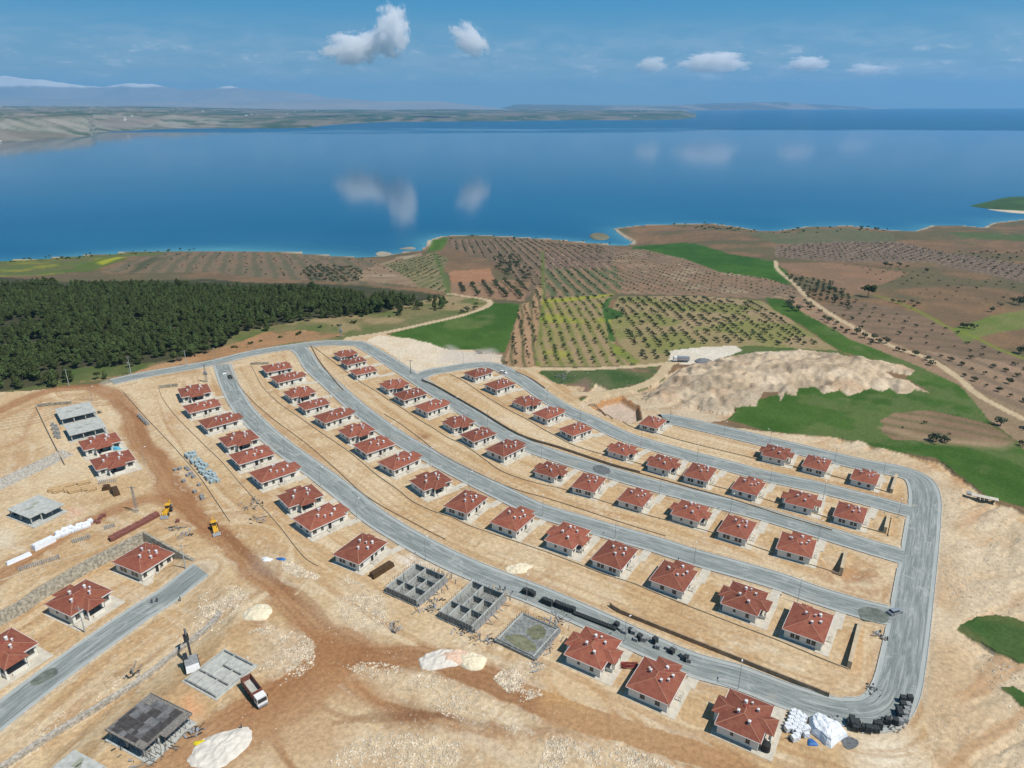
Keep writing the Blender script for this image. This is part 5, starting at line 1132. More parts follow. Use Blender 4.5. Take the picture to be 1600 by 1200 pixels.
def excavator(p, rz, label):
    r = empty('excavator', p, rz); setp(r, label, 'excavator')
    for y in (-1.25, 1.25):
        t_ = MB(); t_.wedge(-2.1, 2.1, y-.3, y+.3, 0, .85, .25, .25, 0, 0); t_.build('track', M['black'], r)
    b = MB(); b.box(-1, 1, -1, 1, .5, 1.1); b.build('undercarriage', M['grey'], r)
    b = MB(); b.wedge(-2.6, .9, -1.4, 1.4, 1.1, 2.1, .0, .1, .05, .05); b.build('upper_body', M['greyblock'], r)
    b = MB(); b.wedge(-3.0, -2.1, -1.4, 1.4, 1.0, 2.15, .35, 0, .1, .1); b.build('counterweight', M['white'], r)
    b = MB(); b.wedge(-.1, 1.5, .45, 1.4, 1.1, 2.9, .1, .35, .05, .05); b.build('cab', M['glass'], r)
    b = MB(); b.bar((.8,-.2,1.6), (3.4,-.2,4.9), .5, .42); b.bar((3.4,-.2,4.9), (6.6,-.2,4.3), .42, .36); b.build('boom', M['black'], r)
    b = MB(); b.bar((6.6,-.2,4.3), (8.2,-.2,1.6), .34, .3); b.build('dipper', M['black'], r)
    b = MB(); b.bar((1.4,-.2,1.7), (3.2,-.2,3.6), .18); b.bar((3.6,-.2,5.2), (6.2,-.2,4.8), .16); b.build('hydraulic_ram', M['steel'], r)
    b = MB(); b.wedge(7.6, 8.8, -.75, .35, .1, 1.6, .1, .5, 0, 0); b.build('bucket', M['black'], r)
excavator(P3(300,1040), math.atan2(*(U(291,1003)-U(301,1040))[::-1]), 'dark tracked excavator with a white counterweight reaching over the stone wall'); [setattr(o, 'scale', (1.3, 1.15, 1.15)) for o in COL.objects if o.name == 'excavator']
def car(p, rz, label, m_='white', pickup=False):
    r = empty('parked_car', p, rz); setp(r, label, 'car'); body = M[m_]
    b = MB(); b.wedge(-2.15, 2.15, -.86, .86, .32, .85, .08, .12, .03, .03); b.build('body', body, r)
    if pickup: c0, c1 = -.3, 1.2
    else: c0, c1 = -1.75, 1.05
    g = MB(); g.wedge(c0, c1, -.78, .78, .85, 1.38, .28, .55, .12, .12); g.build('cabin_glass', M['glass'], r)
    t_ = MB(); t_.box(c0+.32, c1-.6, -.64, .64, 1.38, 1.44); t_.build('car_roof', body, r)
    for y in (-.6, .6): h = MB(); h.box(2.1, 2.17, y-.18, y+.18, .55, .75); h.build('headlight', M['white'], r)
    wheels(r, [(x, s*.88) for x in (-1.3, 1.35) for s in (1, -1)], .33, .22)
M['silver'] = mat('silver_paint', (.42,.44,.47), .35, .05, metal=.5)
car(P3(1398,958), R(20), 'silver car parked on the wide street near the damp patch', 'silver')
car(P3(786,583.5), R(-28), 'white car on the street beyond the fourth row')
car(P3(352,584), R(100), 'white pickup on the first street near the transformer pole', pickup=True)
car(P3(360,591), R(-55), 'dark car just below the white pickup on the first street', 'black')
def smalltruck(p, rz, label, m_='silver', L_=8.0):
    r = empty('parked_truck', p, rz); setp(r, label, 'truck')
    b = MB(); b.box(-L_/2, L_/2-2.2, -1.2, 1.2, 1.1, 2.9); b.build('box_body', M[m_], r)
    b = MB(); b.wedge(L_/2-2.0, L_/2, -1.15, 1.15, .7, 2.7, 0, .4, .05, .05); b.build('cab', M['white'], r)
    b = MB(); b.box(L_/2-.42, L_/2-.05, -1, 1, 1.7, 2.4); b.build('windscreen', M['glass'], r)
    b = MB(); b.box(-L_/2, L_/2-1, -.4, .4, .6, 1.1); b.build('chassis', M['black'], r); wheels(r, [(x, s*1.15) for x in (-L_/2+1.2, -L_/2+2.4, L_/2-1.1) for s in (1, -1)], .5, .3)
smalltruck(P3(1064,565), R(175), 'grey tipper truck parked on the white gravel pad', L_=8.5)
p = P3(1534,780); r = empty('flatbed_trailer', p, R(-28)); setp(r, 'white flat trailer left on the bare slope above the green meadow', 'trailer')
b = MB(); b.box(-4.8, 4.8, -1.1, 1.1, 1.0, 1.15); b.build('deck', M['apron'], r); wheels(r, [(x, s*1.1) for x in (-1.2, 0, 1.2) for s in (1, -1)], .5, .3)
b = MB(); b.box(-4.8, -3.4, -1.1, 1.1, 1.15, 1.6); b.build('front_box', M['grey'], r)
# stray brown machinery lying in the yard
def duct(p, rz, L_, label):
    r = empty('steel_trough', p, rz); setp(r, label, 'steel trough')
    b = MB(); b.wedge(-L_/2, L_/2, -1.1, 1.1, 0, 1.5, .2, .3, .15, .15); b.build('box_body', M['bronze'], r); b = MB(); b.wedge(-L_/2-.1, L_/2*.2, -1.3, -1.1, .4, 1.4, 0, 0, 0, 0); b.build('side_flange', M['bronze'], r)
M['bronze'] = mat('dark_brown_steel', (.075,.04,.015), .6, .3, 2)
duct(P3(597,893), math.atan2(*(U(615,882)-U(578,905))[::-1]), 8.2, 'long dark brown steel trough lying beside the nearest house of the first row')
duct(P3(181,770), math.atan2(*(U(186,778)-U(176,757))[::-1]), 5.5, 'dark brown skip standing beside the log piles')
duct(P3(167,764), R(20), 2.4, 'small dark red skip left of the larger brown one')

# ------------------------------------------------------------------ people
def person(p, rz, label, shirt=(.03,.035,.05), pose=0):
    J = {'pelvis': (0,0,.95), 'chest': (0.02,0,1.35), 'neck': (.03,0,1.50), 'head': (.05,0,1.62), 'top': (.04,0,1.76)}
    V_ = [(0,0,.95),(0.02,0,1.18),(.02,0,1.40),(.03,0,1.52),(.05,0,1.64),(.04,0,1.75),
          (0,.10,.90),(.06*(1+pose),.11,.50),(.0,.12,.06),(.14,.12,.03),(0,-.10,.90),(-.03-.1*pose,-.11,.50),(-.12*pose,-.12,.06),(.14-.12*pose,-.12,.03),
          (.01,.19,1.40),(.02,.25,1.12),(.14,.24,.88),(.20,.23,.80),(.01,-.19,1.40),(.02,-.25,1.12),(.14,-.24,.88),(.20,-.23,.80)]
    E_ = [(0,1),(1,2),(2,3),(3,4),(4,5),(0,6),(6,7),(7,8),(8,9),(0,10),(10,11),(11,12),(12,13),(2,14),(14,15),(15,16),(16,17),(2,18),(18,19),(19,20),(20,21)]
    rad = [.15,.15,.16,.06,.10,.07,.10,.07,.05,.045,.10,.07,.05,.045,.07,.05,.04,.035,.07,.05,.04,.035]
    me = bpy.data.meshes.new('person'); me.from_pydata(V_, E_, []); me.materials.append(M['cloth2']); o = bpy.data.objects.new('person', me); COL.objects.link(o)
    md = o.modifiers.new('skin', 'SKIN'); sv = me.skin_vertices[0].data
    for i, q in enumerate(rad): sv[i].radius = (q, q)
    sv[0].use_root = True
    md2 = o.modifiers.new('sub', 'SUBSURF'); md2.levels = 1; md2.render_levels = 1
    o.location = p; o.rotation_euler = (0, 0, rz); setp(o, label, 'person'); return o
def clothmat():
    m = bpy.data.materials.new('work_clothes'); m.use_nodes = True; t = m.node_tree; b = t.nodes['Principled BSDF']; b.inputs['Roughness'].default_value = .9
    sp_ = t.nodes.new('ShaderNodeSeparateXYZ'); t.links.new(t.nodes.new('ShaderNodeTexCoord').outputs['Object'], sp_.inputs[0])
    z_ = sp_.outputs[2]; k = mixc(t, mth(t, 'GREATER_THAN', z_, .92), (.02,.02,.03), (.05,.055,.08)); k = mixc(t, mth(t, 'GREATER_THAN', z_, 1.5), k, (.38,.23,.16)); k = mixc(t, mth(t, 'GREATER_THAN', z_, 1.68), k, (.02,.015,.01))
    t.links.new(k, b.inputs['Base Color']); return m
M['cloth2'] = clothmat()
person(P3(378,1139), R(200), 'person in dark clothes standing above the white sand heap')
person(P3(238,943), R(120), 'person in dark clothes standing on the dead end street', pose=1)
person(P3(246,941), R(-60), 'person in dark clothes bending over on the dead end street beside another', pose=1)
person(P3(781,922), R(30), 'first person standing on the kerb of the street above the middle foundation'); person(P3(789,923), R(-40), 'second person standing on the kerb, nearer the dark paving stacks', pose=1)
person(P3(282,939), R(10), 'person in dark clothes at the outer edge of the dead end street')

# ------------------------------------------------------------------ driveways
for r, c, ang, sx, sy, k, rn in drive:
    if 'pair' in rn or 'retaining' in rn: continue
    # pale path from the house corner to the street behind it (the +x side)
    ca, sa = math.cos(ang), math.sin(ang); wx0 = WD*sx
    a = np.array([r.location.x, r.location.y])+np.array([ca, sa])*wx0*.92-np.array([-sa, ca])*1.1
    best = min(((distline(W, a[None])[0]-w_/2, kk) for kk, (W, w_) in RL.items()), key=lambda q: q[0])
    L_ = min(best[0]+1.0, 9)
    if L_ < 1.0: continue
    W, w_ = RL[best[1]]; j = np.argmin(((W-a)**2).sum(1)); dv = (W[j]-a)/np.linalg.norm(W[j]-a)
    n_ = np.array([-dv[1], dv[0]])*1.3; b_ = a+dv*L_
    z = r.location.z+.06; mesh('driveway', [(*(a-n_), z), (*(a+n_), z), (*(b_+n_), z), (*(b_-n_), z), (*(a-n_), z-.5), (*(a+n_), z-.5), (*(b_+n_), z-.5), (*(b_-n_), z-.5)],
         [(0,3,2,1), (0,1,5,4), (1,2,6,5), (2,3,7,6), (3,0,4,7)], M['verge2'] if 'verge2' in M else M['apron'])
    o = bpy.data.objects[-1] if False else COL.objects[-1]
    setp(o, 'pale concrete path joining the street to the '+r['label'].split(',')[1].strip().split(' ')[0]+' house '+r['label'].split(',')[1].strip().split(' ', 1)[1], 'path', None, 'structure')

# ------------------------------------------------------------------ trees
def foliage(name, n, f, size, seed, m):
    """n leaf clumps (bent quads) placed by f(rng) -> point, outward direction"""
    g = np.random.default_rng(seed); v = []; fa = []
    for i in range(n):
        p, d = f(g); s = size*g.uniform(.6, 1.3); a = g.normal(size=3); d = d+g.normal(size=3)*.55; d /= np.linalg.norm(d)
        t1 = np.cross(d, a); t1 /= np.linalg.norm(t1); t2 = np.cross(d, t1); k = len(v)
        v += [p-t1*s-t2*s*.6, p+t1*s-t2*s*.7-d*s*.3, p+t1*s*.8+t2*s*.7, p-t1*s*.9+t2*s*.6-d*s*.3, p+d*s*.35]
        fa += [(k, k+1, k+4), (k+1, k+2, k+4), (k+2, k+3, k+4), (k+3, k, k+4)]
    me = bpy.data.meshes.new(name); me.from_pydata([tuple(q) for q in v], [], fa); me.materials.append(m); return me
def pine_f(h, r, seed):
    gg = np.random.default_rng(seed); lobes = [(gg.uniform(0, 6.28), gg.uniform(.15, .9), gg.uniform(.7, 1.25)) for _ in range(9)]
    def f(g):
        t = g.uniform(0, 1)**.9; a = g.uniform(0, 6.28)
        k = 1+.28*sum(w_*math.cos(a-la)*math.exp(-((t-lt)/.18)**2) for la, lt, w_ in lobes)/1.5
        rr = r*(1-t)**.46*(.35+.65*min(1, t/.22))*k*g.uniform(.62, 1.0)**.5
        return np.array([math.cos(a)*rr, math.sin(a)*rr, h*.14+h*.86*t]), np.array([math.cos(a), math.sin(a), .45])
    return f
def round_f(h, r, seed, lift=.25):
    gg = np.random.default_rng(seed); C_ = [(gg.normal(size=2)*r*.42, h*(lift+.3+gg.uniform(0, .35)), gg.uniform(.45, .7)) for _ in range(6)]
    def f(g):
        c, z, k = C_[g.integers(6)]; d = g.normal(size=3); d /= np.linalg.norm(d); q = r*k*g.uniform(.7, 1)
        return np.array([c[0]+d[0]*q, c[1]+d[1]*q, max(.15, z+d[2]*q*.75)]), d
    return f
PINE = [foliage('pine_crown', 300, pine_f(8.5, 2.7, s), .46, s, M['pine']) for s in (1, 2, 3)]
PINE[1] = foliage('pine_crown', 300, round_f(8.0, 2.7, 5, .15), .46, 5, M['pine'])
PINE.append(foliage('pine_crown', 300, round_f(7.5, 3.0, 8, .15), .50, 8, M['pine']))
OLV = [foliage('olive_crown', 120, round_f(3.0, 1.75, s), .30, s, M['olive']) for s in (11, 12, 13)]
SHR = [foliage('shrub_leaves', 90, round_f(1.6, 1.2, s, .0), .26, s, M['shrub']) for s in (21, 22)]
def trunkmesh(h, r):
    b = MB(); b.cyl((0,0,-.4), (.05,0,h*.5), r, r*.7, 7); b.cyl((.05,0,h*.5), (0,.03,h*.85), r*.7, r*.3, 7)
    b.cyl((.03,0,h*.35), (.9,.3,h*.55), r*.4, r*.15, 5); b.cyl((.03,0,h*.4), (-.6,.7,h*.6), r*.4, r*.15, 5)
    me = bpy.data.meshes.new('trunk'); me.from_pydata(b.v, [], b.f); me.materials.append(M['bark']); return me
TRP = trunkmesh(7, .2); TRO = trunkmesh(2.4, .14)
def tree(name, crowns, trunk, p, s, label, cat, group=None, szz=1.0, i=0):
    r = empty(name, p, random.uniform(0, 6.28), (s, s, s*szz)); setp(r, label, cat, group)
    c = bpy.data.objects.new('crown', crowns[i % len(crowns)]); COL.objects.link(c); c.parent = r
    t = bpy.data.objects.new('trunk', trunk); COL.objects.link(t); t.parent = r; return r
def single(name, me, p, s, label, cat, group=None):
    o = bpy.data.objects.new(name, me); COL.objects.link(o); o.location = p; o.rotation_euler = (0, 0, random.uniform(0, 6.28)); o.scale = (s, s, s*random.uniform(.85, 1.15)); return setp(o, label, cat, group)
def scatter_stuff(name, pts, scl, protos, label, cat, seed=1):
    me = bpy.data.meshes.new(name); me.from_pydata([tuple(p) for p in pts], [], [])
    a = me.attributes.new('scl', 'FLOAT_VECTOR', 'POINT'); g = np.random.default_rng(seed)
    sv = np.stack([scl, scl, scl*g.uniform(.8, 1.2, len(scl))], -1); a.data.foreach_set('vector', sv.astype(np.float32).ravel())
    a = me.attributes.new('rot', 'FLOAT_VECTOR', 'POINT'); rv = np.zeros((len(pts), 3)); rv[:, 2] = g.uniform(0, 6.28, len(pts)); a.data.foreach_set('vector', rv.astype(np.float32).ravel())
    o = bpy.data.objects.new(name, me); COL.objects.link(o)
    ng = bpy.data.node_groups.new(name, 'GeometryNodeTree'); ng.interface.new_socket('Geometry', in_out='INPUT', socket_type='NodeSocketGeometry'); ng.interface.new_socket('Geometry', in_out='OUTPUT', socket_type='NodeSocketGeometry')
    gi = ng.nodes.new('NodeGroupInput'); go = ng.nodes.new('NodeGroupOutput'); ip = ng.nodes.new('GeometryNodeInstanceOnPoints'); gti = ng.nodes.new('GeometryNodeJoinGeometry')
    for pr in protos:
        oi = ng.nodes.new('GeometryNodeObjectInfo'); oi.inputs['Object'].default_value = pr; oi.inputs['As Instance'].default_value = True; ng.links.new(oi.outputs['Geometry'], gti.inputs[0])
    ng.links.new(gi.outputs[0], ip.inputs['Points']); ng.links.new(gti.outputs[0], ip.inputs['Instance']); ip.inputs['Pick Instance'].default_value = True
    for nm, sk in (('scl', 'Scale'), ('rot', 'Rotation')):
        na = ng.nodes.new('GeometryNodeInputNamedAttribute'); na.data_type = 'FLOAT_VECTOR'; na.inputs['Name'].default_value = nm; ng.links.new(na.outputs['Attribute'], ip.inputs[sk])
    ng.links.new(ip.outputs[0], go.inputs[0]); md = o.modifiers.new('scatter', 'NODES'); md.node_group = ng
    return setp(o, label, cat, None, 'stuff')
def jgrid(poly, sx_, sy_, ang=0.0, jit=.3, g=rng, edge=0.0):
    W = UL(poly) if not isinstance(poly, np.ndarray) else poly
    c, s = math.cos(R(ang)), math.sin(R(ang)); Rm = np.array([[c, -s], [s, c]]); L = W@Rm
    x0, y0 = L.min(0); x1, y1 = L.max(0); gx, gy = np.meshgrid(np.arange(x0, x1, sx_), np.arange(y0, y1, sy_))
    Pp = np.stack([gx.ravel(), gy.ravel()], -1)+g.uniform(-1, 1, (gx.size, 2))*np.array([sx_, sy_])*jit
    Pw = Pp@Rm.T; return Pw[interior(W, Pw)]
# the pine wood
FP = [(-260,448),(0,450),(85,447),(100,458),(112,449),(220,449),(330,451),(450,456),(560,462),(640,468),(695,472),(700,480),(690,486),(640,482),(600,488),(560,494),(480,503),(440,508),(400,515),(368,522),(360,540),(330,550),(300,556),(270,570),(235,572),(180,574),(110,577),(60,578),(40,590),(-40,600),(-260,600)]
FP2 = [(-260,600),(0,588),(40,590),(75,588),(105,590),(106,604),(60,606),(30,612),(0,616),(-260,650)]
pts = np.vstack([jgrid(FP, 4.2, 4.2, 8, .47), jgrid(FP2, 4.2, 4.2, 8, .47)])
k_ = fbm(pts[:, 0], pts[:, 1], 26, 3, 200); keep = (k_ > .26)&(np.random.default_rng(4).uniform(size=len(pts)) < .97)
pts = pts[keep]
_de = np.minimum(distpoly(UL(FP), pts), distpoly(UL(FP2), pts)); _g5 = np.random.default_rng(55)
pts = pts[(_de > 14)|(_g5.uniform(size=len(pts)) < .45+.5*fbm(pts[:, 0], pts[:, 1], 18, 2, 61))]; pts = pts+_g5.normal(size=pts.shape)*1.0
edge_thin = (pts[:, 1] > 350)&(pts[:, 0] > U(600,480)[0]*.95)&(pts[:, 0] > U(480,480)[0])&(np.random.default_rng(5).uniform(size=len(pts)) < .6); pts = pts[~edge_thin]
vis = (np.abs(pts[:, 0])/(pts[:, 1]*math.cos(PITCH)+CAMH*math.sin(PITCH)) < .73)
dist = np.hypot(pts[:, 0], pts[:, 1])+np.where(vis, 0, 9999); order = np.argsort(dist)
sc_p = .50+.62*fbm(pts[:, 0], pts[:, 1], 30, 2, 210)*np.random.default_rng(6).uniform(.7, 1.15, len(pts))
zp = hbase(pts[:, 0], pts[:, 1]); IND = order[:292]
pt = []
def pw(q):
    x = 800+F*q[0]/(q[1]*math.cos(PITCH)+CAMH*math.sin(PITCH)); return 'edge at the frame corner' if x < 60 else 'corner by the two pale poles' if x < 150 else 'edge above the green verge' if x < 240 else 'edge above the scraped verge' if x < 330 else 'end nearest the lattice mast'
for n_, i in enumerate(IND):
    pt.append(tree('pine_tree', PINE, TRP, (pts[i, 0], pts[i, 1], zp[i]), sc_p[i], ('tall' if sc_p[i] > 1.0 else 'low')+' dark pine tree in the wood '+pw(pts[i]), 'pine tree', 'pine trees '+pw(pts[i]), 1.0, n_))
pc = [next(c for c in pt[i].children if c.name.startswith('crown')) for i in range(4)]
rest = np.setdiff1d(np.arange(len(pts)), IND)
scatter_stuff('pine_wood', np.stack([pts[rest, 0], pts[rest, 1], zp[rest]], -1), sc_p[rest], pc, 'dense dark pine wood stretching behind the top road', 'wood')
for n_, (x, y, s, lb) in enumerate(((417,517,.8,'small lone pine in front of the wood by the scraped verge'), (153,592,.55,'first of two small bushy trees by the grass verge'), (164,592,.5,'second of two small bushy trees by the grass verge'),
        (545,490,1.1,'tall dark tree standing apart at the end of the wood'), (560,489,.8,'dark tree beside the tall tree at the end of the wood'), (578,490,.7,'small dark tree in the rough grass at the wood end'), (625,489,1.0,'dark leaning tree among the shrubs of the rough grass'), (655,484,.8,'round tree close to the access track bend'), (690,482,.9,'last dark tree of the wood near the track bend'))):
    tree('pine_tree' if s > .6 else 'bushy_tree', PINE, TRP, P3(x, y), s, lb, 'tree', None, 1.0, n_)
# orchards
cand = []; ROWN = [0]   # x, y, size, kind, place
PLACE = ['in the yellow flowered orchard','in the large orchard above the spoil heap','in the orange ploughed strip','in the dark rows above the meadow','in the loose grove on the peninsula','in the slanting rows behind the pine wood','in the small orchard beyond the curved path','in the buff orchard at the frame edge','among the faint furrows below the lone tree','on the low ridge near the lake','in the dense grove at the valley end','in the grove at the head of the valley','on the brown oval field','in the rough grass by the access track','on the shore beyond the yellow field','on the shore of the brown headland','beside the rubble slabs of the field track','along the tip of the peninsula','on the scraped verge by the top road','scattered alone along the curved path or the brown plain','in thin rows on the reddish headland field','in thin rows on the pink brown field','in thin rows on the low furrowed ridge','in rows sloping to the small bay','on the open brown plain','in the young vines of the peninsula','on the wavy furrowed field by the lake']
def rows_(poly, sx_, sy_, ang, size, prob=1.0, jit=.16, var=.35, kind=0):
    lab = ROWN[0]; ROWN[0] += 1
    p = jgrid(poly, sx_, sy_, ang, jit)
    g = np.random.default_rng(len(cand)+3); p = p[g.uniform(size=len(p)) < prob]
    for q in p: cand.append((q[0], q[1], size*g.uniform(1-var, 1+var), kind, lab))
rows_(OR1, 6.4, 5.4, 3, .50, .72, .09)
rows_([(968,466),(1085,466),(1185,473),(1250,512),(1300,545),(1180,538),(1060,540),(1040,560),(1010,566),(972,535),(958,492)], 6.9, 5.0, 3, .66, .86, .07)
rows_([(812,480),(832,474),(838,445),(848,445),(842,490),(833,570),(790,572),(803,520)], 6.4, 3.0, 3, .45, .8)
rows_([(707,445),(800,439),(826,440),(816,468),(705,458)], 10, 5, 8, .9, .92, .06)
rows_([(768,402),(800,398),(830,420),(832,440),(800,437),(775,425)], 8, 8, 0, .95, .6, .5)
rows_([(470,428),(480,416),(560,420),(572,430),(560,442),(480,440)], 13, 6, -45, .95, .9, .07)
rows_([(1228,430),(1290,438),(1345,474),(1325,484),(1262,468)], 7, 6, 25, .75, .85, .08)
rows_([(1440,550),(1500,558),(1600,573),(1850,640),(1850,760),(1600,645),(1560,628),(1510,602),(1480,575)], 13, 7, 14, .7, .85, .06)
rows_([(1290,485),(1350,475),(1440,495),(1590,560),(1560,560),(1430,540),(1340,512)], 12, 9, 20, .5, .85, .08)
rows_([(1450,395),(1600,392),(1600,410),(1500,404)], 14, 14, 0, .8, .7, .2)
rows_([(1548,640),(1600,655),(1700,700),(1700,770),(1600,708),(1580,690),(1552,668)], 8, 7, 10, 1.1, .8, .35)
rows_([(1222,470),(1262,468),(1282,490),(1262,495),(1230,484)], 9, 9, 10, 1.1, .75, .4)
rows_([(1380,665),(1450,660),(1520,668),(1560,690),(1450,688)], 9, 9, 60, .35, .5, .2)
rows_([(570,480),(700,465),(755,475),(730,485),(640,500),(560,500)], 11, 11, 0, .8, .45, .5, kind=1)
rows_([(0,412),(0,403),(150,396),(330,387),(330,391),(150,401)], 14, 12, 0, 1.0, .55, .5, kind=1)
rows_([(1035,348),(1110,347),(1190,360),(1250,357),(1330,352),(1430,361),(1330,360),(1200,368)], 16, 16, 0, 1.1, .5, .5, kind=1)
rows_([(1040,590),(1095,600),(1080,620),(1030,612)], 7, 7, 0, .8, .35, .5, kind=1)
rows_([(670,374),(760,366),(960,378),(960,382),(760,372)], 22, 14, 0, 1.0, .5, .5, kind=1)
rows_([(300,555),(380,535),(470,512),(540,500),(600,500),(480,520),(380,545)], 9, 9, 0, .7, .35, .5, kind=1)
ROWN[0] = 20
rows_([(702,376),(840,374),(940,386),(950,394),(850,390),(845,436),(822,466),(812,440),(790,420),(750,400),(715,392)], 10, 8, 5, .55, .85, .07)
rows_([(960,398),(1010,393),(1070,408),(1120,426),(1190,433),(1235,448),(1250,462),(1080,459),(965,456),(950,442)], 9, 8, 12, .42, .85, .06)
rows_([(1215,386),(1300,380),(1400,380),(1500,398),(1600,414),(1800,432),(1800,458),(1600,438),(1450,408),(1300,407),(1215,402)], 12, 10, 10, .55, .85, .07)
rows_([(600,413),(640,404),(680,397),(698,404),(688,430),(700,458),(655,448),(630,430)], 8, 8, -8, .5, .8, .07)
rows_([(1310,410),(1600,440),(1700,470),(1600,480),(1440,468),(1380,440)], 15, 14, 8, .45, .6, .1)
rows_([(852,392),(950,393),(958,404),(945,460),(852,460)], 9, 7, 3, .5, .85, .06)
rows_([(165,424),(260,397),(350,393),(450,396),(530,404),(600,410),(620,436),(480,436),(330,423)], 17, 14, 20, .5, .5, .1)
for x, y, s in [(1288,500,1.5),(1294,504,1.7),(1307,507,1.2),(1304,516,1.1),(1315,516,1.1),(1323,520,1.4),(1338,522,1.9),(1350,528,1.7),(1365,531,1.7),(1372,536,1.5),(1385,536,1.7),(1362,538,1.2),(1402,548,1.4),(1411,550,1.1),(1429,556,1.4),(1449,563,1.4),(1455,571,1.5),(1395,472,1.2),(1404,474,1.3),(1412,474,1.0),(1424,473,1.3),(1433,476,1.2),(1427,481,1.0),(1383,417,2.2),(1392,417,1.9),(1405,416,2.0),(1417,418,1.5),(1447,425,1.6),(1505,512,1.5),(1511,513,1.6),(1518,514,1.5),(1582,473,1.9),(1592,476,2.6),(1600,472,2.2),(1549,487,1.6),(1563,479,1.2),(1595,553,2.2),(1367,360,2.4),(1345,358,1.6),(1475,690,1.2),(1479,692,1.3),(1456,689,1.5),(1462,690,1.6),(722,489,1.5),(730,487,1.7),(742,484,1.5),(1296,455,1.6),(1305,472,1.8)]:
    p = U(x, y); cand.append((p[0], p[1], s*.68, 0, 19))
p = P3(1356,463); tree('bushy_tree', [PINE[3]], TRP, p, 1.35, 'lone dark round tree standing in the brown plain', 'tree')
C_ = np.array(cand); zc = hbase(C_[:, 0], C_[:, 1])
zz_ = C_[:, 1]*math.cos(PITCH)+(CAMH-zc)*math.sin(PITCH); app = C_[:, 2]/zz_; app[np.abs(C_[:, 0])/zz_ > .725] = 0
isl = C_[:, 3] == 0
o0 = np.argsort(-np.where(isl, app, -1)); indo = o0[:290]
ol = []
for n_, i in enumerate(indo):
    big = C_[i, 2] > 1.05
    pl_ = PLACE[int(C_[i, 4])]; lb = ('wide crowned' if big else 'small dark')+' olive tree '+pl_; gp = 'olive trees '+pl_
    if n_ < 90 and big: ol.append(tree('olive_tree', OLV, TRO, (C_[i, 0], C_[i, 1], zc[i]), C_[i, 2], lb, 'olive tree', gp, 1, n_))
    else: ol.append(single('olive_tree', OLV[n_ % 3], (C_[i, 0], C_[i, 1], zc[i]-.3*C_[i, 2]), C_[i, 2], lb, 'olive tree', gp))
sg = [o for o in ol if o.type == 'MESH'][:3]
ro = np.setdiff1d(np.where(isl)[0], indo)
scatter_stuff('orchard_trees', np.stack([C_[ro, 0], C_[ro, 1], zc[ro]-.3*C_[ro, 2]], -1), C_[ro, 2], sg, 'far rows of small orchard trees on the slopes towards the lake', 'orchard trees', 3)
sh = np.where(~isl)[0]; so = sh[np.argsort(-app[sh])]
shr = [single('shrub', SHR[n_ % 2], (C_[i, 0], C_[i, 1], zc[i]-.1), C_[i, 2]*1.3, 'low green shrub '+PLACE[int(C_[i, 4])], 'shrub', 'shrubs '+PLACE[int(C_[i, 4])]) for n_, i in enumerate(so[:200])]
if len(so) > 200: scatter_stuff('shrubs', np.stack([C_[so[200:], 0], C_[so[200:], 1], zc[so[200:]]], -1), C_[so[200:], 2]*1.3, shr[:2], 'thin scatter of shrubs along the far shore', 'shrubs', 5)

# ------------------------------------------------------------------ stacks of material
def blockstack(mt, w_=1.15, d_=1.15, h=1.15, seed=0, pallet=True):
    g = random.Random(seed); b = MB(); nx = 3; nz = 3
    for i in range(nx):
        for k in range(nz):
            j = g.uniform(-.03, .03); b.box(-w_/2+i*w_/nx+.012+j, -w_/2+(i+1)*w_/nx-.012+j, -d_/2+g.uniform(0, .05), d_/2-g.uniform(0, .05), .14+k*h/nz+.006, .14+(k+1)*h/nz-.006)
    me = bpy.data.meshes.new('block_stack'); me.from_pydata(b.v, [], b.f); me.materials.append(M[mt])
    pb = MB()
    for y in (-d_*.42, 0, d_*.42): pb.box(-w_/2, w_/2, y-.06, y+.06, -.1, .1)
    pb.box(-w_/2, w_/2, -d_/2, d_/2, .1, .13)
    pm = bpy.data.meshes.new('pallet'); pm.from_pydata(pb.v, [], pb.f); pm.materials.append(M['timber']); return me, pm
BS = {k: [blockstack(m_, *d, seed=i) for i in range(2)] for k, m_, d in (('dark', 'darkstack', (1.25,1.25,1.5)), ('grey', 'greyblock', (1.2,1.2,1.15)), ('blue', 'bluewrap', (1.3,1.3,1.3)), ('brick', 'brick', (1.1,1.1,1.1)), ('white', 'whitebag', (1.25,1.25,1.2)), ('whiteb', 'whitebag', (1.15,1.15,1.1)))}
def stack(kind, p, rz, label, group, sz=1.0, sxy=1.0, name='block_stack'):
    me, pm = BS[kind][random.randint(0, 1)]; o = bpy.data.objects.new(name, me); COL.objects.link(o); o.location = p; o.rotation_euler = (0, 0, rz); o.scale = (sxy, sxy, sz); setp(o, label, 'stack', group)
    q = bpy.data.objects.new('pallet', pm); COL.objects.link(q); q.parent = o; return o
q8 = lambda pts_: Z(800,910,5.333,pts_)
dirA = math.atan2(*(U(1000,1003)-U(900,957))[::-1])
for nm, lst, gp in (('first cluster by the lamp post', [(103,92),(120,97),(138,103),(156,109),(174,114)], 0), ('second cluster on the street', [(262,170),(280,178),(300,186),(318,194)], 0), ('long dark row on the street', [(370,195),(388,212),(405,218),(425,225),(445,233),(465,241),(485,247),(506,253)], 0)):
    for i, q in enumerate(q8(lst)): stack('dark', P3(*q), dirA, 'dark paving block stack, %s of the %s' % (ORD[i], nm), 'dark paving stacks on the street', 1.15 if i % 2 else .95)
for i, x in enumerate(np.linspace(530, 850, 15)):
    q = q8([(x, 270+(x-530)*.385)])[0]; stack('dark', P3(*q), dirA, 'low dark block stack, %s of the thin line below the street' % ORD[i], 'low dark stacks along the street', .5)
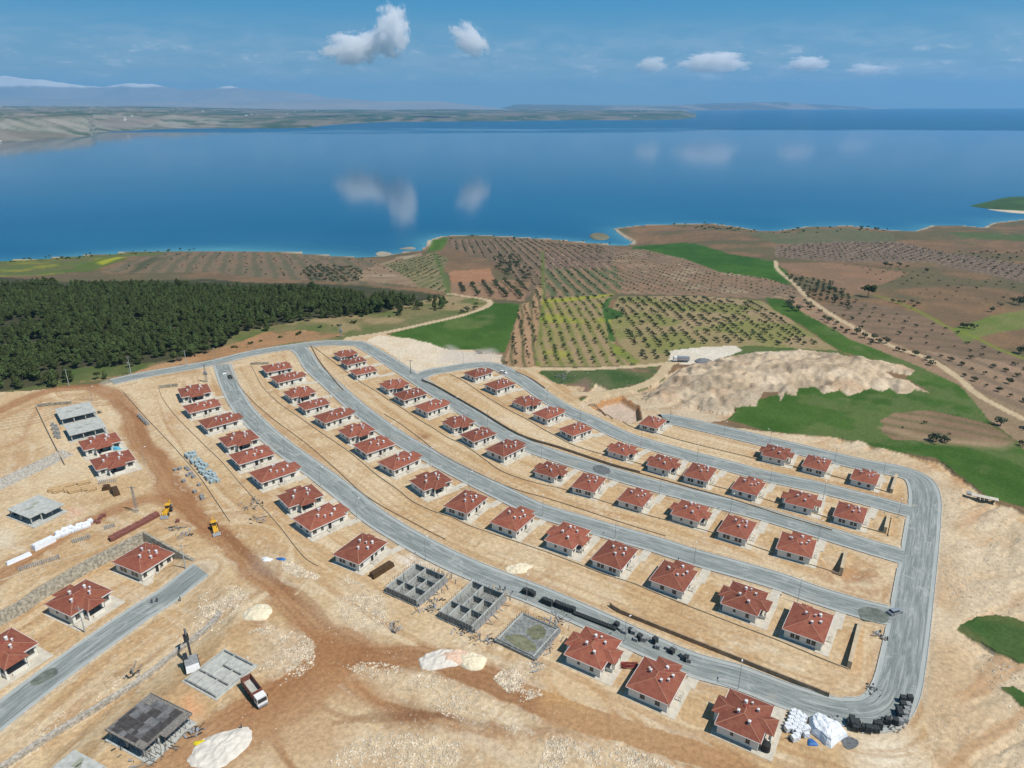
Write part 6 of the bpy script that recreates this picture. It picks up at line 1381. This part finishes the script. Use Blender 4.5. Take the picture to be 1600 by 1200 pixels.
for i, q in enumerate(q8([(870,372),(905,400),(940,425),(985,412),(1010,430),(1030,485),(1062,482),(1098,490),(1125,478),(1190,508),(1212,552),(1300,560),(1330,590),(1345,565),(1425,625),(1450,655),(1470,665)])): stack('dark' if i % 3 == 0 else 'grey', P3(*q), dirA+random.uniform(-.4, .4), 'loose grey paving stack, %s of the straggling line beside the winged houses' % (ORD+['seventeenth'])[i], 'grey paving stacks straggling on the street', random.uniform(.7, 1.2))
q9 = lambda pts_: Z(1190,1040,5.333,pts_)
for i, q in enumerate(q9([(1228,300),(1172,305),(1215,350),(1172,355),(1205,390),(1140,400),(1195,422),(1150,435),(1190,470),(1150,485)])): stack('dark' if i in (0,1,3,5,7) else 'grey', P3(*q), R(80), 'paving stack in the column along the wide bend, %s from its top' % ORD[i], 'paving stacks on the wide bend', 1.1)
for i, q in enumerate(q9([(1015,480),(1045,485),(1110,488),(950,520),(975,525),(920,550),(950,552),(850,545),(880,555),(730,495),(755,510),(780,520),(800,535),(745,475),(790,490),(775,540)])): stack('dark', P3(*q), R(-15)+random.uniform(-.2, .2), 'dark paving stack, %s from the bend among those beyond the white tarpaulin' % ORD[i], 'dark paving stacks beyond the tarpaulin', random.uniform(.8, 1.2))
wl_ = [(268,410),(305,425),(345,455),(258,435),(295,460),(335,485),(245,465),(288,490),(328,520),(238,495),(278,522),(318,548),(218,520),(262,548),(300,575),(215,545),(350,570),(365,590),(288,610),(270,625),(372,545)]
for i, q in enumerate(q9(wl_)): stack('white', P3(*q), R(12), 'white wrapped pallet in the block between the last house and the white tarpaulin', 'white wrapped pallets')
# tarpaulin
W = np.array([U(*q) for q in q9([(402,445),(440,430),(520,455),(590,500),(650,520),(705,590),(640,630),(575,685),(535,665),(490,620),(420,570),(400,510)])]); c = W.mean(0)
vs = []; fs = []; g = np.random.default_rng(2); ks = (1.06, .97, .86, .6, .3)
zsv = (0.05, .9, 1.9, 2.2, 2.35)
for j, k in enumerate(ks):
    for i, q in enumerate(W): pq = c+(q-c)*k; vs.append((pq[0], pq[1], zsv[j]+g.uniform(-.18, .18)*(j > 0)))
n = len(W); vs.append((c[0], c[1], 2.3))
fs = [(j*n+i, j*n+(i+1) % n, (j+1)*n+(i+1) % n, (j+1)*n+i) for j in range(len(ks)-1) for i in range(n)]+[((len(ks)-1)*n+i, (len(ks)-1)*n+(i+1) % n, len(vs)-1) for i in range(n)]
if sum((W[i][0]*W[(i+1) % n][1]-W[(i+1) % n][0]*W[i][1]) for i in range(n)) < 0: fs = [f[::-1] for f in fs]
o = mesh('tarpaulin', vs, fs, M['whitebag']); md = o.modifiers.new('s', 'SUBSURF'); md.levels = 2; md.render_levels = 2; md.subdivision_type = 'SIMPLE'
tx = bpy.data.textures.new('folds', 'CLOUDS'); tx.noise_scale = 1.1; md = o.modifiers.new('d', 'DISPLACE'); md.texture = tx; md.strength = .7; md.mid_level = .5
setp(o, 'big white tarpaulin draped over a heap beside the street bend', 'tarpaulin')
# blue wrapped stacks by the long wall
q4 = lambda pts_: Z(0,560,4,pts_)
g = random.Random(5); k = 0
for (x0, y0), (x1, y1), n_, rows2 in (((1165,605),(1320,770),11,2),):
    for i in range(n_):
        for j in range(3):
            x = x0+(x1-x0)*i/(n_-1)+j*22+g.uniform(-5, 5); y = y0+(y1-y0)*i/(n_-1)-j*5+g.uniform(-4, 4)
            if g.random() < .9: stack('blue', P3(*q4([(x, y+8)])[0]), R(-40)+g.uniform(-.1, .1), 'pale blue wrapped pallet in the long block beside the wall', 'pale blue wrapped pallets', g.uniform(.8, 1.2))
for i, (x, y) in enumerate([(1165,690),(1180,700),(1195,725),(1175,735),(1210,745),(1150,772),(1125,695),(1095,700),(1218,838),(1265,880),(1262,868),(1245,795)]): stack('grey', P3(*q4([(x, y)])[0]), R(-40), 'grey block stack lying loose by the pale blue pallets, %s from the top' % ORD[i], 'loose grey stacks in the yard', g.uniform(.5, .9))
for i, (x, y) in enumerate([(870,365),(880,375),(890,385),(900,395),(912,405),(922,415)]): stack('grey', P3(*q4([(x, y)])[0]), R(-48), 'grey stack in the short row against the long wall, %s from the top' % ORD[i], 'grey stacks against the long wall')
for i, (x, y) in enumerate([(330,420),(350,430),(335,445),(360,450),(345,470),(368,475),(350,492),(370,500)]): stack('grey', P3(*q4([(x, y)])[0]), R(-50), 'grey block pallet beside the bare frames, %s from the top' % ORD[i], 'grey pallets beside the bare frames')
# red brown block row
q5 = lambda pts_: Z(0,740,5,pts_)
for i in range(18):
    for j in range(2):
        t_ = i/17; x = 870+(1225-870)*t_; y = 515+(325-515)*t_; stack('brick', P3(*q5([(x+j*14-4, y+j*12)])[0]), R(38)+g.uniform(-.06, .06), 'red brown brick pallet in the double row above the stone wall', 'red brown brick pallets', g.uniform(.85, 1.15))
for i, (x, y) in enumerate([(750,380),(772,388),(795,340),(815,335),(785,355),(1390,378)]): stack('brick', P3(*q5([(x, y)])[0]), R(20), 'loose red brown brick pallet, %s beside the white bags' % ORD[i], 'loose red brown pallets', .8)
# white bags
gg = random.Random(8)
bagm = bpy.data.meshes.new('bag'); bb_ = MB()
bb_.wedge(-.55, .55, -.55, .55, 0, .55, -.06, -.06, -.06, -.06); bb_.wedge(-.61, .61, -.61, .61, .55, 1.05, .12, .12, .12, .12); bb_.wedge(-.3, .3, -.3, .3, 1.05, 1.2, .1, .1, .1, .1); bagm.from_pydata(bb_.v, [], bb_.f); bagm.materials.append(M['whitebag'])
for i in range(17):
    for j in range(2):
        t_ = i/16; x = 430+(700-430)*t_+j*12+gg.uniform(-8, 8); y = 512+(405-512)*t_-j*32*(1-.4*t_)+gg.uniform(-6, 6)
        o = bpy.data.objects.new('bulk_bag', bagm); COL.objects.link(o); o.location = P3(*q5([(x, y)])[0]); o.rotation_euler = (gg.uniform(-.08, .08), gg.uniform(-.08, .08), gg.uniform(0, 3)); o.scale = [gg.uniform(.9, 1.3)]*3
        setp(o, 'white bulk bag in the row between haul road and earth bank', 'bag', 'white bulk bags')
def wrap(pts_, h, label, name='wrapped_bundle', mt='whitebag'):
    a, b = P3(*pts_[0]), P3(*pts_[1]); v = b-a; L_ = v.length; r = empty(name, (a+b)/2, math.atan2(v.y, v.x)); setp(r, label, 'bundle')
    w_ = pts_[2]; k = MB(); k.wedge(-L_/2, L_/2, -w_/2, w_/2, 0, h, .2, .2, .25, .25); k.build('wrapping', M[mt], r, False)
    for i in range(int(L_/1.6)): s_b = MB(); x = -L_/2+(i+.7)*1.6; s_b.box(x-.03, x+.03, -w_/2+.22, w_/2-.22, h, h+.02) if x < L_/2-.3 else None; 
    s_b = MB(); s_b.box(-L_/2+.4, -L_/2+.5, -w_/2+.26, w_/2-.26, h, h+.03); s_b.build('strap', M['grey'], r)
wrap((q5([(262,600)])[0], q5([(425,520)])[0], 2.4), 1.7, 'long white wrapped bundle at the end of the bag row')
wrap((q5([(50,715)])[0], q5([(245,630)])[0], 1.6), .9, 'low white wrapped bundle trailing away from the bag row')
# timber logs and panels
def logs(p, rz, n_, L_, label, mt='timber', rad=.28):
    r = empty('log_pile', p, rz); setp(r, label, 'pile')
    for k in range(n_):
        lay = k//4; i = k % 4; c_ = MB(); o_ = random.uniform(-.4, .4); c_.cyl((-L_/2+o_, (i-1.5)*2*rad+lay*rad*.6, rad+lay*1.7*rad), (L_/2+o_, (i-1.5)*2*rad+lay*rad*.6, rad+lay*1.7*rad), rad, rad*.9, 8); c_.build('log', M[mt], r)
for i, (x, y, L_) in enumerate([(425,128,3.6),(455,140,3.6),(530,105,4.4),(560,130,4.4),(590,140,4.0),(655,80,3.8),(690,120,3.6),(715,130,3.0)]): logs(P3(*q5([(x, y)])[0]), R(32), 8, L_, 'tan timber log pile, %s of the eight beside the slab house' % ORD[i])
def panels(p, rz, n_, label, mt='greyblock', sp_=.55):
    r = empty('panel_stack', p, rz); setp(r, label, 'panels')
    for k in range(n_): c_ = MB(); c_.box(k*sp_-n_*sp_/2, k*sp_-n_*sp_/2+.28, -1.1+random.uniform(-.15, .15), 1.1+random.uniform(-.15, .15), .05, .25+random.uniform(0, .25)); c_.build('panel', M[mt], r)
panels(P3(*q5([(310,700)])[0]), R(38), 20, 'long row of grey slatted panels lying above the stone wall', 'greyblock')
panels(P3(*q5([(640,510)])[0]), R(38), 10, 'shorter row of grey slatted panels nearer the brick pallets', 'greyblock')
panels(P3(*q5([(860,415)])[0]), R(38), 6, 'small grey panel stack between bags and brick pallets', 'greyblock')
panels(P3(*q5([(845,62)])[0]), R(20), 9, 'grey panels leaning along the front of the nearer winged pair house', 'greyblock', .7)
# blue sheeting on the porch of one house, blue and white heaps, yellow sheet
def lump(name, p, rx, ry, h, mt, label, cat, seed=0, nz_=.25, rz=0.0, kind=None):
    g_ = np.random.default_rng(seed); vs = []; n_ = 26; m_ = 8
    for j in range(m_):
        t_ = j/(m_-1); rr = 1-t_*t_ if j else 1.0; rr = math.cos(t_*math.pi/2)
        for i in range(n_):
            a = 2*math.pi*i/n_; k = 1+nz_*(math.sin(2*a+seed)+.6*math.sin(3*a+2*seed)+.4*math.sin(5*a))*.5+g_.uniform(-.04, .04)
            vs.append((math.cos(a)*rx*rr*k, math.sin(a)*ry*rr*k, h*math.sin(t_*math.pi/2)**1.25*(1+g_.uniform(-.07, .07))-.12*(j == 0)))
    vs.append((0, 0, h)); fs = [(j*n_+i, j*n_+(i+1) % n_, (j+1)*n_+(i+1) % n_, (j+1)*n_+i) for j in range(m_-1) for i in range(n_)]+[((m_-1)*n_+i, (m_-1)*n_+(i+1) % n_, len(vs)-1) for i in range(n_)]
    o = mesh(name, vs, fs, M[mt], smooth=True); o.location = p; o.rotation_euler = (0, 0, rz)
    if rx > 3:
        md = o.modifiers.new('s', 'SUBSURF'); md.levels = 2; md.render_levels = 2; tx = bpy.data.textures.new('lumps', 'CLOUDS'); tx.noise_scale = 1.3
        md = o.modifiers.new('d', 'DISPLACE'); md.texture = tx; md.strength = .75; md.mid_level = .55; md.direction = 'Z'
    return setp(o, label, cat, None, kind)
M['whitesand'] = mat('white_sand', (.60,.56,.49), .95, .1, .5, bump=.4); M['pinksand'] = mat('pink_sand', (.64,.45,.33), .95, .15, .5, bump=.4); M['creamsand'] = mat('cream_sand', (.66,.58,.42), .95, .1, .5, bump=.4)
M['yellowsheet'] = mat('yellow_sheet', (.65,.52,.02), .6, .15, 2); M['graysand'] = mat('grey_gravel', (.16,.17,.18), .95, .2, 2)
lump('sand_heap', P3(694,1030), 6.2, 3.8, .9, 'whitesand', 'white part of the spread sand heap beside the haul road', 'heap', 1, rz=.1)
lump('sand_heap', P3(712,1028), 4.6, 3.0, 1.1, 'pinksand', 'pinkish sand heap in the middle of the white one', 'heap', 2)
lump('sand_heap', P3(736,1033), 4.0, 3.2, 1.1, 'creamsand', 'cream sand heap at the end of the white heap', 'heap', 3)
lump('sand_heap', P3(345,1170), 7.2, 4.6, .9, 'whitesand', 'large white sand heap beside the formwork house', 'heap', 4, rz=.9)
lump('sand_heap', P3(403,958), 4.5, 3.2, 1.2, 'creamsand', 'pale sand heap on the haul road edge beyond the rubble', 'heap', 5)
lump('sand_heap', P3(810,888), 4.2, 2.6, .5, 'creamsand', 'flat round cream heap between street and low wall', 'heap', 6)
lump('gravel_heap', P3(1098,565), 4.5, 3.2, 1.8, 'graysand', 'dark grey gravel heap on the white pad', 'heap', 7)
lump('sheet_heap', P3(316,1161), 1.6, .9, .5, 'yellowsheet', 'crumpled yellow sheet by the white sand heap', 'sheet', 8, .5)
lump('sheet_heap', P3(440,874), 1.4, .9, .5, 'bluepaint', 'crumpled blue sheet beside the haul road', 'sheet', 9, .5)
lump('sheet_heap', P3(417,874), 1.8, 1.0, .4, 'whitebag', 'crumpled white sheet beside the haul road', 'sheet', 10, .5)
lump('sheet_heap', P3(*q9([(420,645)])[0]), 1.4, .8, .5, 'bluepaint', 'crumpled blue sheet in front of the white tarpaulin', 'sheet', 11, .5)
lump('sheet_heap', P3(*Z(60,620,5.4536,[(655,452)])[0]), 2.4, .6, 1.5, 'cyan', 'bright blue sheeting hung on the farther pair house', 'sheet', 12, .3, rz=.2)
p = P3(1196,1172); r = empty('water_tank', p, R(60)); setp(r, 'black water tank standing at the corner of the last winged house', 'tank')
b = MB(); b.cyl((0,0,0), (0,0,1.9), .95, .95, 18); b.build('tank_body', M['black'], r); b = MB(); b.cyl((0,0,1.9), (0,0,2.15), .9, .35, 18); b.build('lid', M['black'], r)
p = P3(*Z(800,910,5.333,[(975,700)])[0]); r = empty('steel_pile', p, R(-10)); setp(r, 'pile of red oxide steel bars between the two nearer houses', 'pile')
for i in range(16): b = MB(); y = random.uniform(-1.2, 1.2); a = random.uniform(-.2, .2); b.bar((-2, y-a, .15+random.uniform(0, .7)), (2, y+a, .15+random.uniform(0, .7)), .14, .14); b.build('steel_bar', M['redsteel'], r)
# debris piles of boards
def debris(p, rz, n_, rr, label, mts=('grey','oldwood'), L_=1.8):
    r = empty('board_pile', p, rz); setp(r, label, 'debris')
    for i in range(n_): b = MB(); x, y = random.gauss(0, rr*.4), random.gauss(0, rr*.4); a = random.uniform(0, 3.14); l = L_*random.uniform(.4, 1); b.bar((x, y, random.uniform(.05, .3)), (x+l*math.cos(a), y+l*math.sin(a), random.uniform(.05, .4)), random.uniform(.1, .45), .06); b.build('board', M[random.choice(mts)], r)
for x, y, n_, rr, lb in ((614,982,22,3.0,'scatter of dark boards above the white sand heaps'), (672,953,16,2.4,'blue grey boards between the two foundations'), (680,940,10,1.8,'small board pile above the blue grey boards'), (722,985,26,3.2,'long grey board heap below the middle foundation'), (742,999,18,2.6,'pale timber sticks below the middle foundation'),
        (764,1002,20,2.2,'curved grey board stack beside the mud filled foundation'), (880,966,20,3.0,'branches and sticks by the mud filled foundation'), (303,1145,24,2.2,'dark green board pile beside the formwork house'), (225,1187,16,3.0,'loose planks in front of the formwork house'), (188,1172,12,2.5,'scattered planks left of the formwork house'),
        (273,827,22,3.0,'grey rebar and board heap nearer the backhoe'), (284,838,20,3.0,'second grey rebar heap below the first'), (207,1052,14,2.2,'small dark scrap pile above the rough stone wall'), (395,790,26,4.5,'scattered dark panels by the low wall of the first row'), (404,810,20,3.5,'scattered dark panels lower down the same wall'), (1010,618,40,5,'heap of grey rubble slabs by the field track'), (880,590,40,7,'litter of pale slabs on the green ground'), (1240,1150,10,1.5,'few white boards below the white pallets'), (150,645,14,2.5,'dark boards beside the farther concrete frame'), (750,552,26,3.5,'ring of dark scrap on the pale tip'), (1300,1128,34,2.2,'loose dark paving pieces beside the street bend'), (1393,1133,46,3.0,'loose grey paving pieces inside the wide bend'), (1367,1080,34,2.6,'loose grey paving pieces at the inner kerb of the bend'), (1382,1000,14,1.6,'dark scraps on the inner kerb above the bend'), (1372,992,12,1.4,'small dark scraps at the corner of the last row')):
    debris(P3(x, y), 0, n_, rr, lb, ('timber','oldwood') if 'timber' in lb else (('greyblock','darkstack') if 'paving' in lb else ('grey','oldwood','darkstack')), .7 if 'paving' in lb or 'rubble' in lb else 1.8)

# ------------------------------------------------------------------ loose rubble (stones)
V0 = np.array([(0,0,.8),(1,0,0),(.2,.9,.1),(-.9,.3,0),(-.4,-.9,0),(.6,-.6,.1),(0,0,-.6)]); F0 = [(0,1,2),(0,2,3),(0,3,4),(0,4,5),(0,5,1),(6,2,1),(6,3,2),(6,4,3),(6,5,4),(6,1,5)]
M['rock'] = mat('limestone_rubble', (.55,.47,.355), .95, .3, .5)
gr = np.random.default_rng(77)
def Rg(x, y):
    i = int(np.clip(np.searchsorted(rows, y), 1, NR-1)); j = int(np.clip(round((x/(max(rows[i], 60)*math.cos(PITCH)+CAMH*math.sin(PITCH))+1.02)/2.04*(NC-1)), 0, NC-1)); return int(reg[i, j])
def rocks(name, poly, n_, smin, smax, label, mt='rock'):
    W = UL(poly) if not isinstance(poly, np.ndarray) else poly; x0, y0 = W.min(0); x1, y1 = W.max(0); P = gr.uniform((x0, y0), (x1, y1), (n_*5, 2)); P = P[interior(W, P)]
    dn = fbm(P[:, 0], P[:, 1], 7, 3, 300); P = P[gr.uniform(size=len(P)) < ss(dn, .38, .62)]; P = P[[names[Rg(*q)] in ('ground','building_ground','haul_road','pale_ground','spoil_heap') for q in P]][:n_]; vs = []; fs = []
    for q in P:
        s = smin+(smax-smin)*gr.uniform()**3; a = gr.uniform(0, 6.28); c, s2 = math.cos(a), math.sin(a); X_ = V0*gr.uniform(.7, 1.2, 3)*s; z = Ht(q[0], q[1]); k = len(vs)
        vs += [(q[0]+x*c-y*s2, q[1]+x*s2+y*c, z+zz*.8+s*.15) for x, y, zz in X_]; fs += [(f[0]+k, f[1]+k, f[2]+k) for f in F0]
    if fs: setp(mesh(name, vs, fs, M[mt]), label, 'rubble', None, 'stuff')
for i, p_ in enumerate(RUBP): rocks('rubble', p_, 1700 if i < 9 else 2200, .08, .38, ['pale limestone rubble ridge beside the curving haul road','pale rubble mound beyond the tipper truck','pale rubble bank at the lower frame edge','thin rubble by the low wall end','rubble strip behind the troughs','rubble slope between dead end street and stone wall','rubble mound above the excavator','rubble slope beside the mud foundation','rubble below the haul road fork','rubble on the outer bank beyond the wide street'][i])
rocks('rubble', [(0,640),(200,620),(600,860),(900,1080),(1100,1200),(0,1200)], 5000, .05, .2, 'small stones strewn over the dirt yard')
rocks('rubble', [(1440,760),(1600,860),(1600,1200),(1400,1160),(1440,1000)], 2500, .06, .25, 'small stones strewn on the outer slope')
rocks('rubble', [(700,520),(1480,700),(1460,740),(1000,640),(900,640)], 1500, .08, .3, 'small stones on the pale bench by the outermost street')

# ------------------------------------------------------------------ clouds
def cloudmat(name, dens, nscale):
    m = bpy.data.materials.new(name); m.use_nodes = True; t = m.node_tree
    for n in list(t.nodes):
        if n.type != 'OUTPUT_MATERIAL': t.nodes.remove(n)
    out = t.nodes['Material Output'] if 'Material Output' in t.nodes else t.nodes[0]
    v = t.nodes.new('ShaderNodeVolumePrincipled'); v.inputs['Color'].default_value = (1,1,1,1); v.inputs['Anisotropy'].default_value = .0
    c = t.nodes.new('ShaderNodeTexCoord').outputs['Object']
    va_ = t.nodes.new('ShaderNodeVectorMath'); va_.operation = 'ADD'; va_.inputs[1].default_value = (nscale*7, nscale*3, 0); t.links.new(c, va_.inputs[0]); f = noise(t, va_.outputs[0], nscale, 5, .66)
    ln = t.nodes.new('ShaderNodeVectorMath'); ln.operation = 'LENGTH'; t.links.new(c, ln.inputs[0])
    k = mth(t, 'SUBTRACT', mth(t, 'MULTIPLY', f, 2.6), mth(t, 'MULTIPLY_ADD', ln.outputs['Value'], 1.05, .38))
    d = mth(t, 'MULTIPLY', maprange(t, k, .12, .40), dens); t.links.new(d, v.inputs['Density']); t.links.new(v.outputs[0], out.inputs['Volume']); return m
def cloud(px, py, dist, rx, ry, label, dens, seed, tilt=0.0, parts=1):
    d = ray(px, py); k = dist/d[1]; p = Vector((d[0]*k, d[1]*k, CAMH+d[2]*k))
    bm = bmesh.new(); bmesh.ops.create_icosphere(bm, subdivisions=3, radius=1.0); me = bpy.data.meshes.new('cloud'); bm.to_mesh(me); bm.free()
    me.materials.append(cloudmat('cloud_vapour', dens, 2.1+.35*(seed % 3))); o = bpy.data.objects.new('cloud', me); COL.objects.link(o)
    s = dist/F*1.0; o.location = p; o.scale = (rx*s, (rx+ry)*.5*s, ry*s); o.rotation_euler = (0, tilt, seed*0.0); return setp(o, label, 'cloud', 'clouds over the lake')
CL = [(550,76,9000,50,25,'broad lower lobe of the white cloud high over the lake',.016,0),(583,66,9150,34,20,'ragged middle lobe linking the broad white cloud to the upright puff',.014,0),(612,50,9000,30,44,'upright puff beside the broad white cloud',.016,.2),(735,62,9000,36,22,'slanting white cloud right of the upright puff',.014,.6),
      (1118,98,26000,62,17,'long cumulus bank low over the lake',.006,0),(1262,100,26000,36,13,'flat bottomed cumulus right of the long bank',.007,0),(1355,109,26000,34,10,'small cumulus pair farther right',.006,0),(1020,101,26000,28,13,'small faint cumulus left of the long bank',.005,0)]
for i, (x, y, ds_, rx, ry, lb, dn, tl) in enumerate(CL): cloud(x, y, ds_, rx, ry, lb, dn, i, tl)
# ------------------------------------------------------------------ haze
HZ = bpy.data.materials.new('haze_air'); HZ.use_nodes = True; t = HZ.node_tree
for n in list(t.nodes):
    if n.type != 'OUTPUT_MATERIAL': t.nodes.remove(n)
v = t.nodes.new('ShaderNodeVolumePrincipled'); v.inputs['Color'].default_value = (.25,.60,.95,1); v.inputs['Density'].default_value = 4.8e-5; v.inputs['Anisotropy'].default_value = .2
t.links.new(v.outputs[0], [n for n in t.nodes if n.type == 'OUTPUT_MATERIAL'][0].inputs['Volume'])
b = MB(); b.box(-34000, 34000, -3200, 29500, LAKE-140, 800); o = b.build('haze', HZ); setp(o, 'pale blue haze filling the air over the lake', 'haze', None, 'stuff')
print('objects', len(bpy.data.objects))
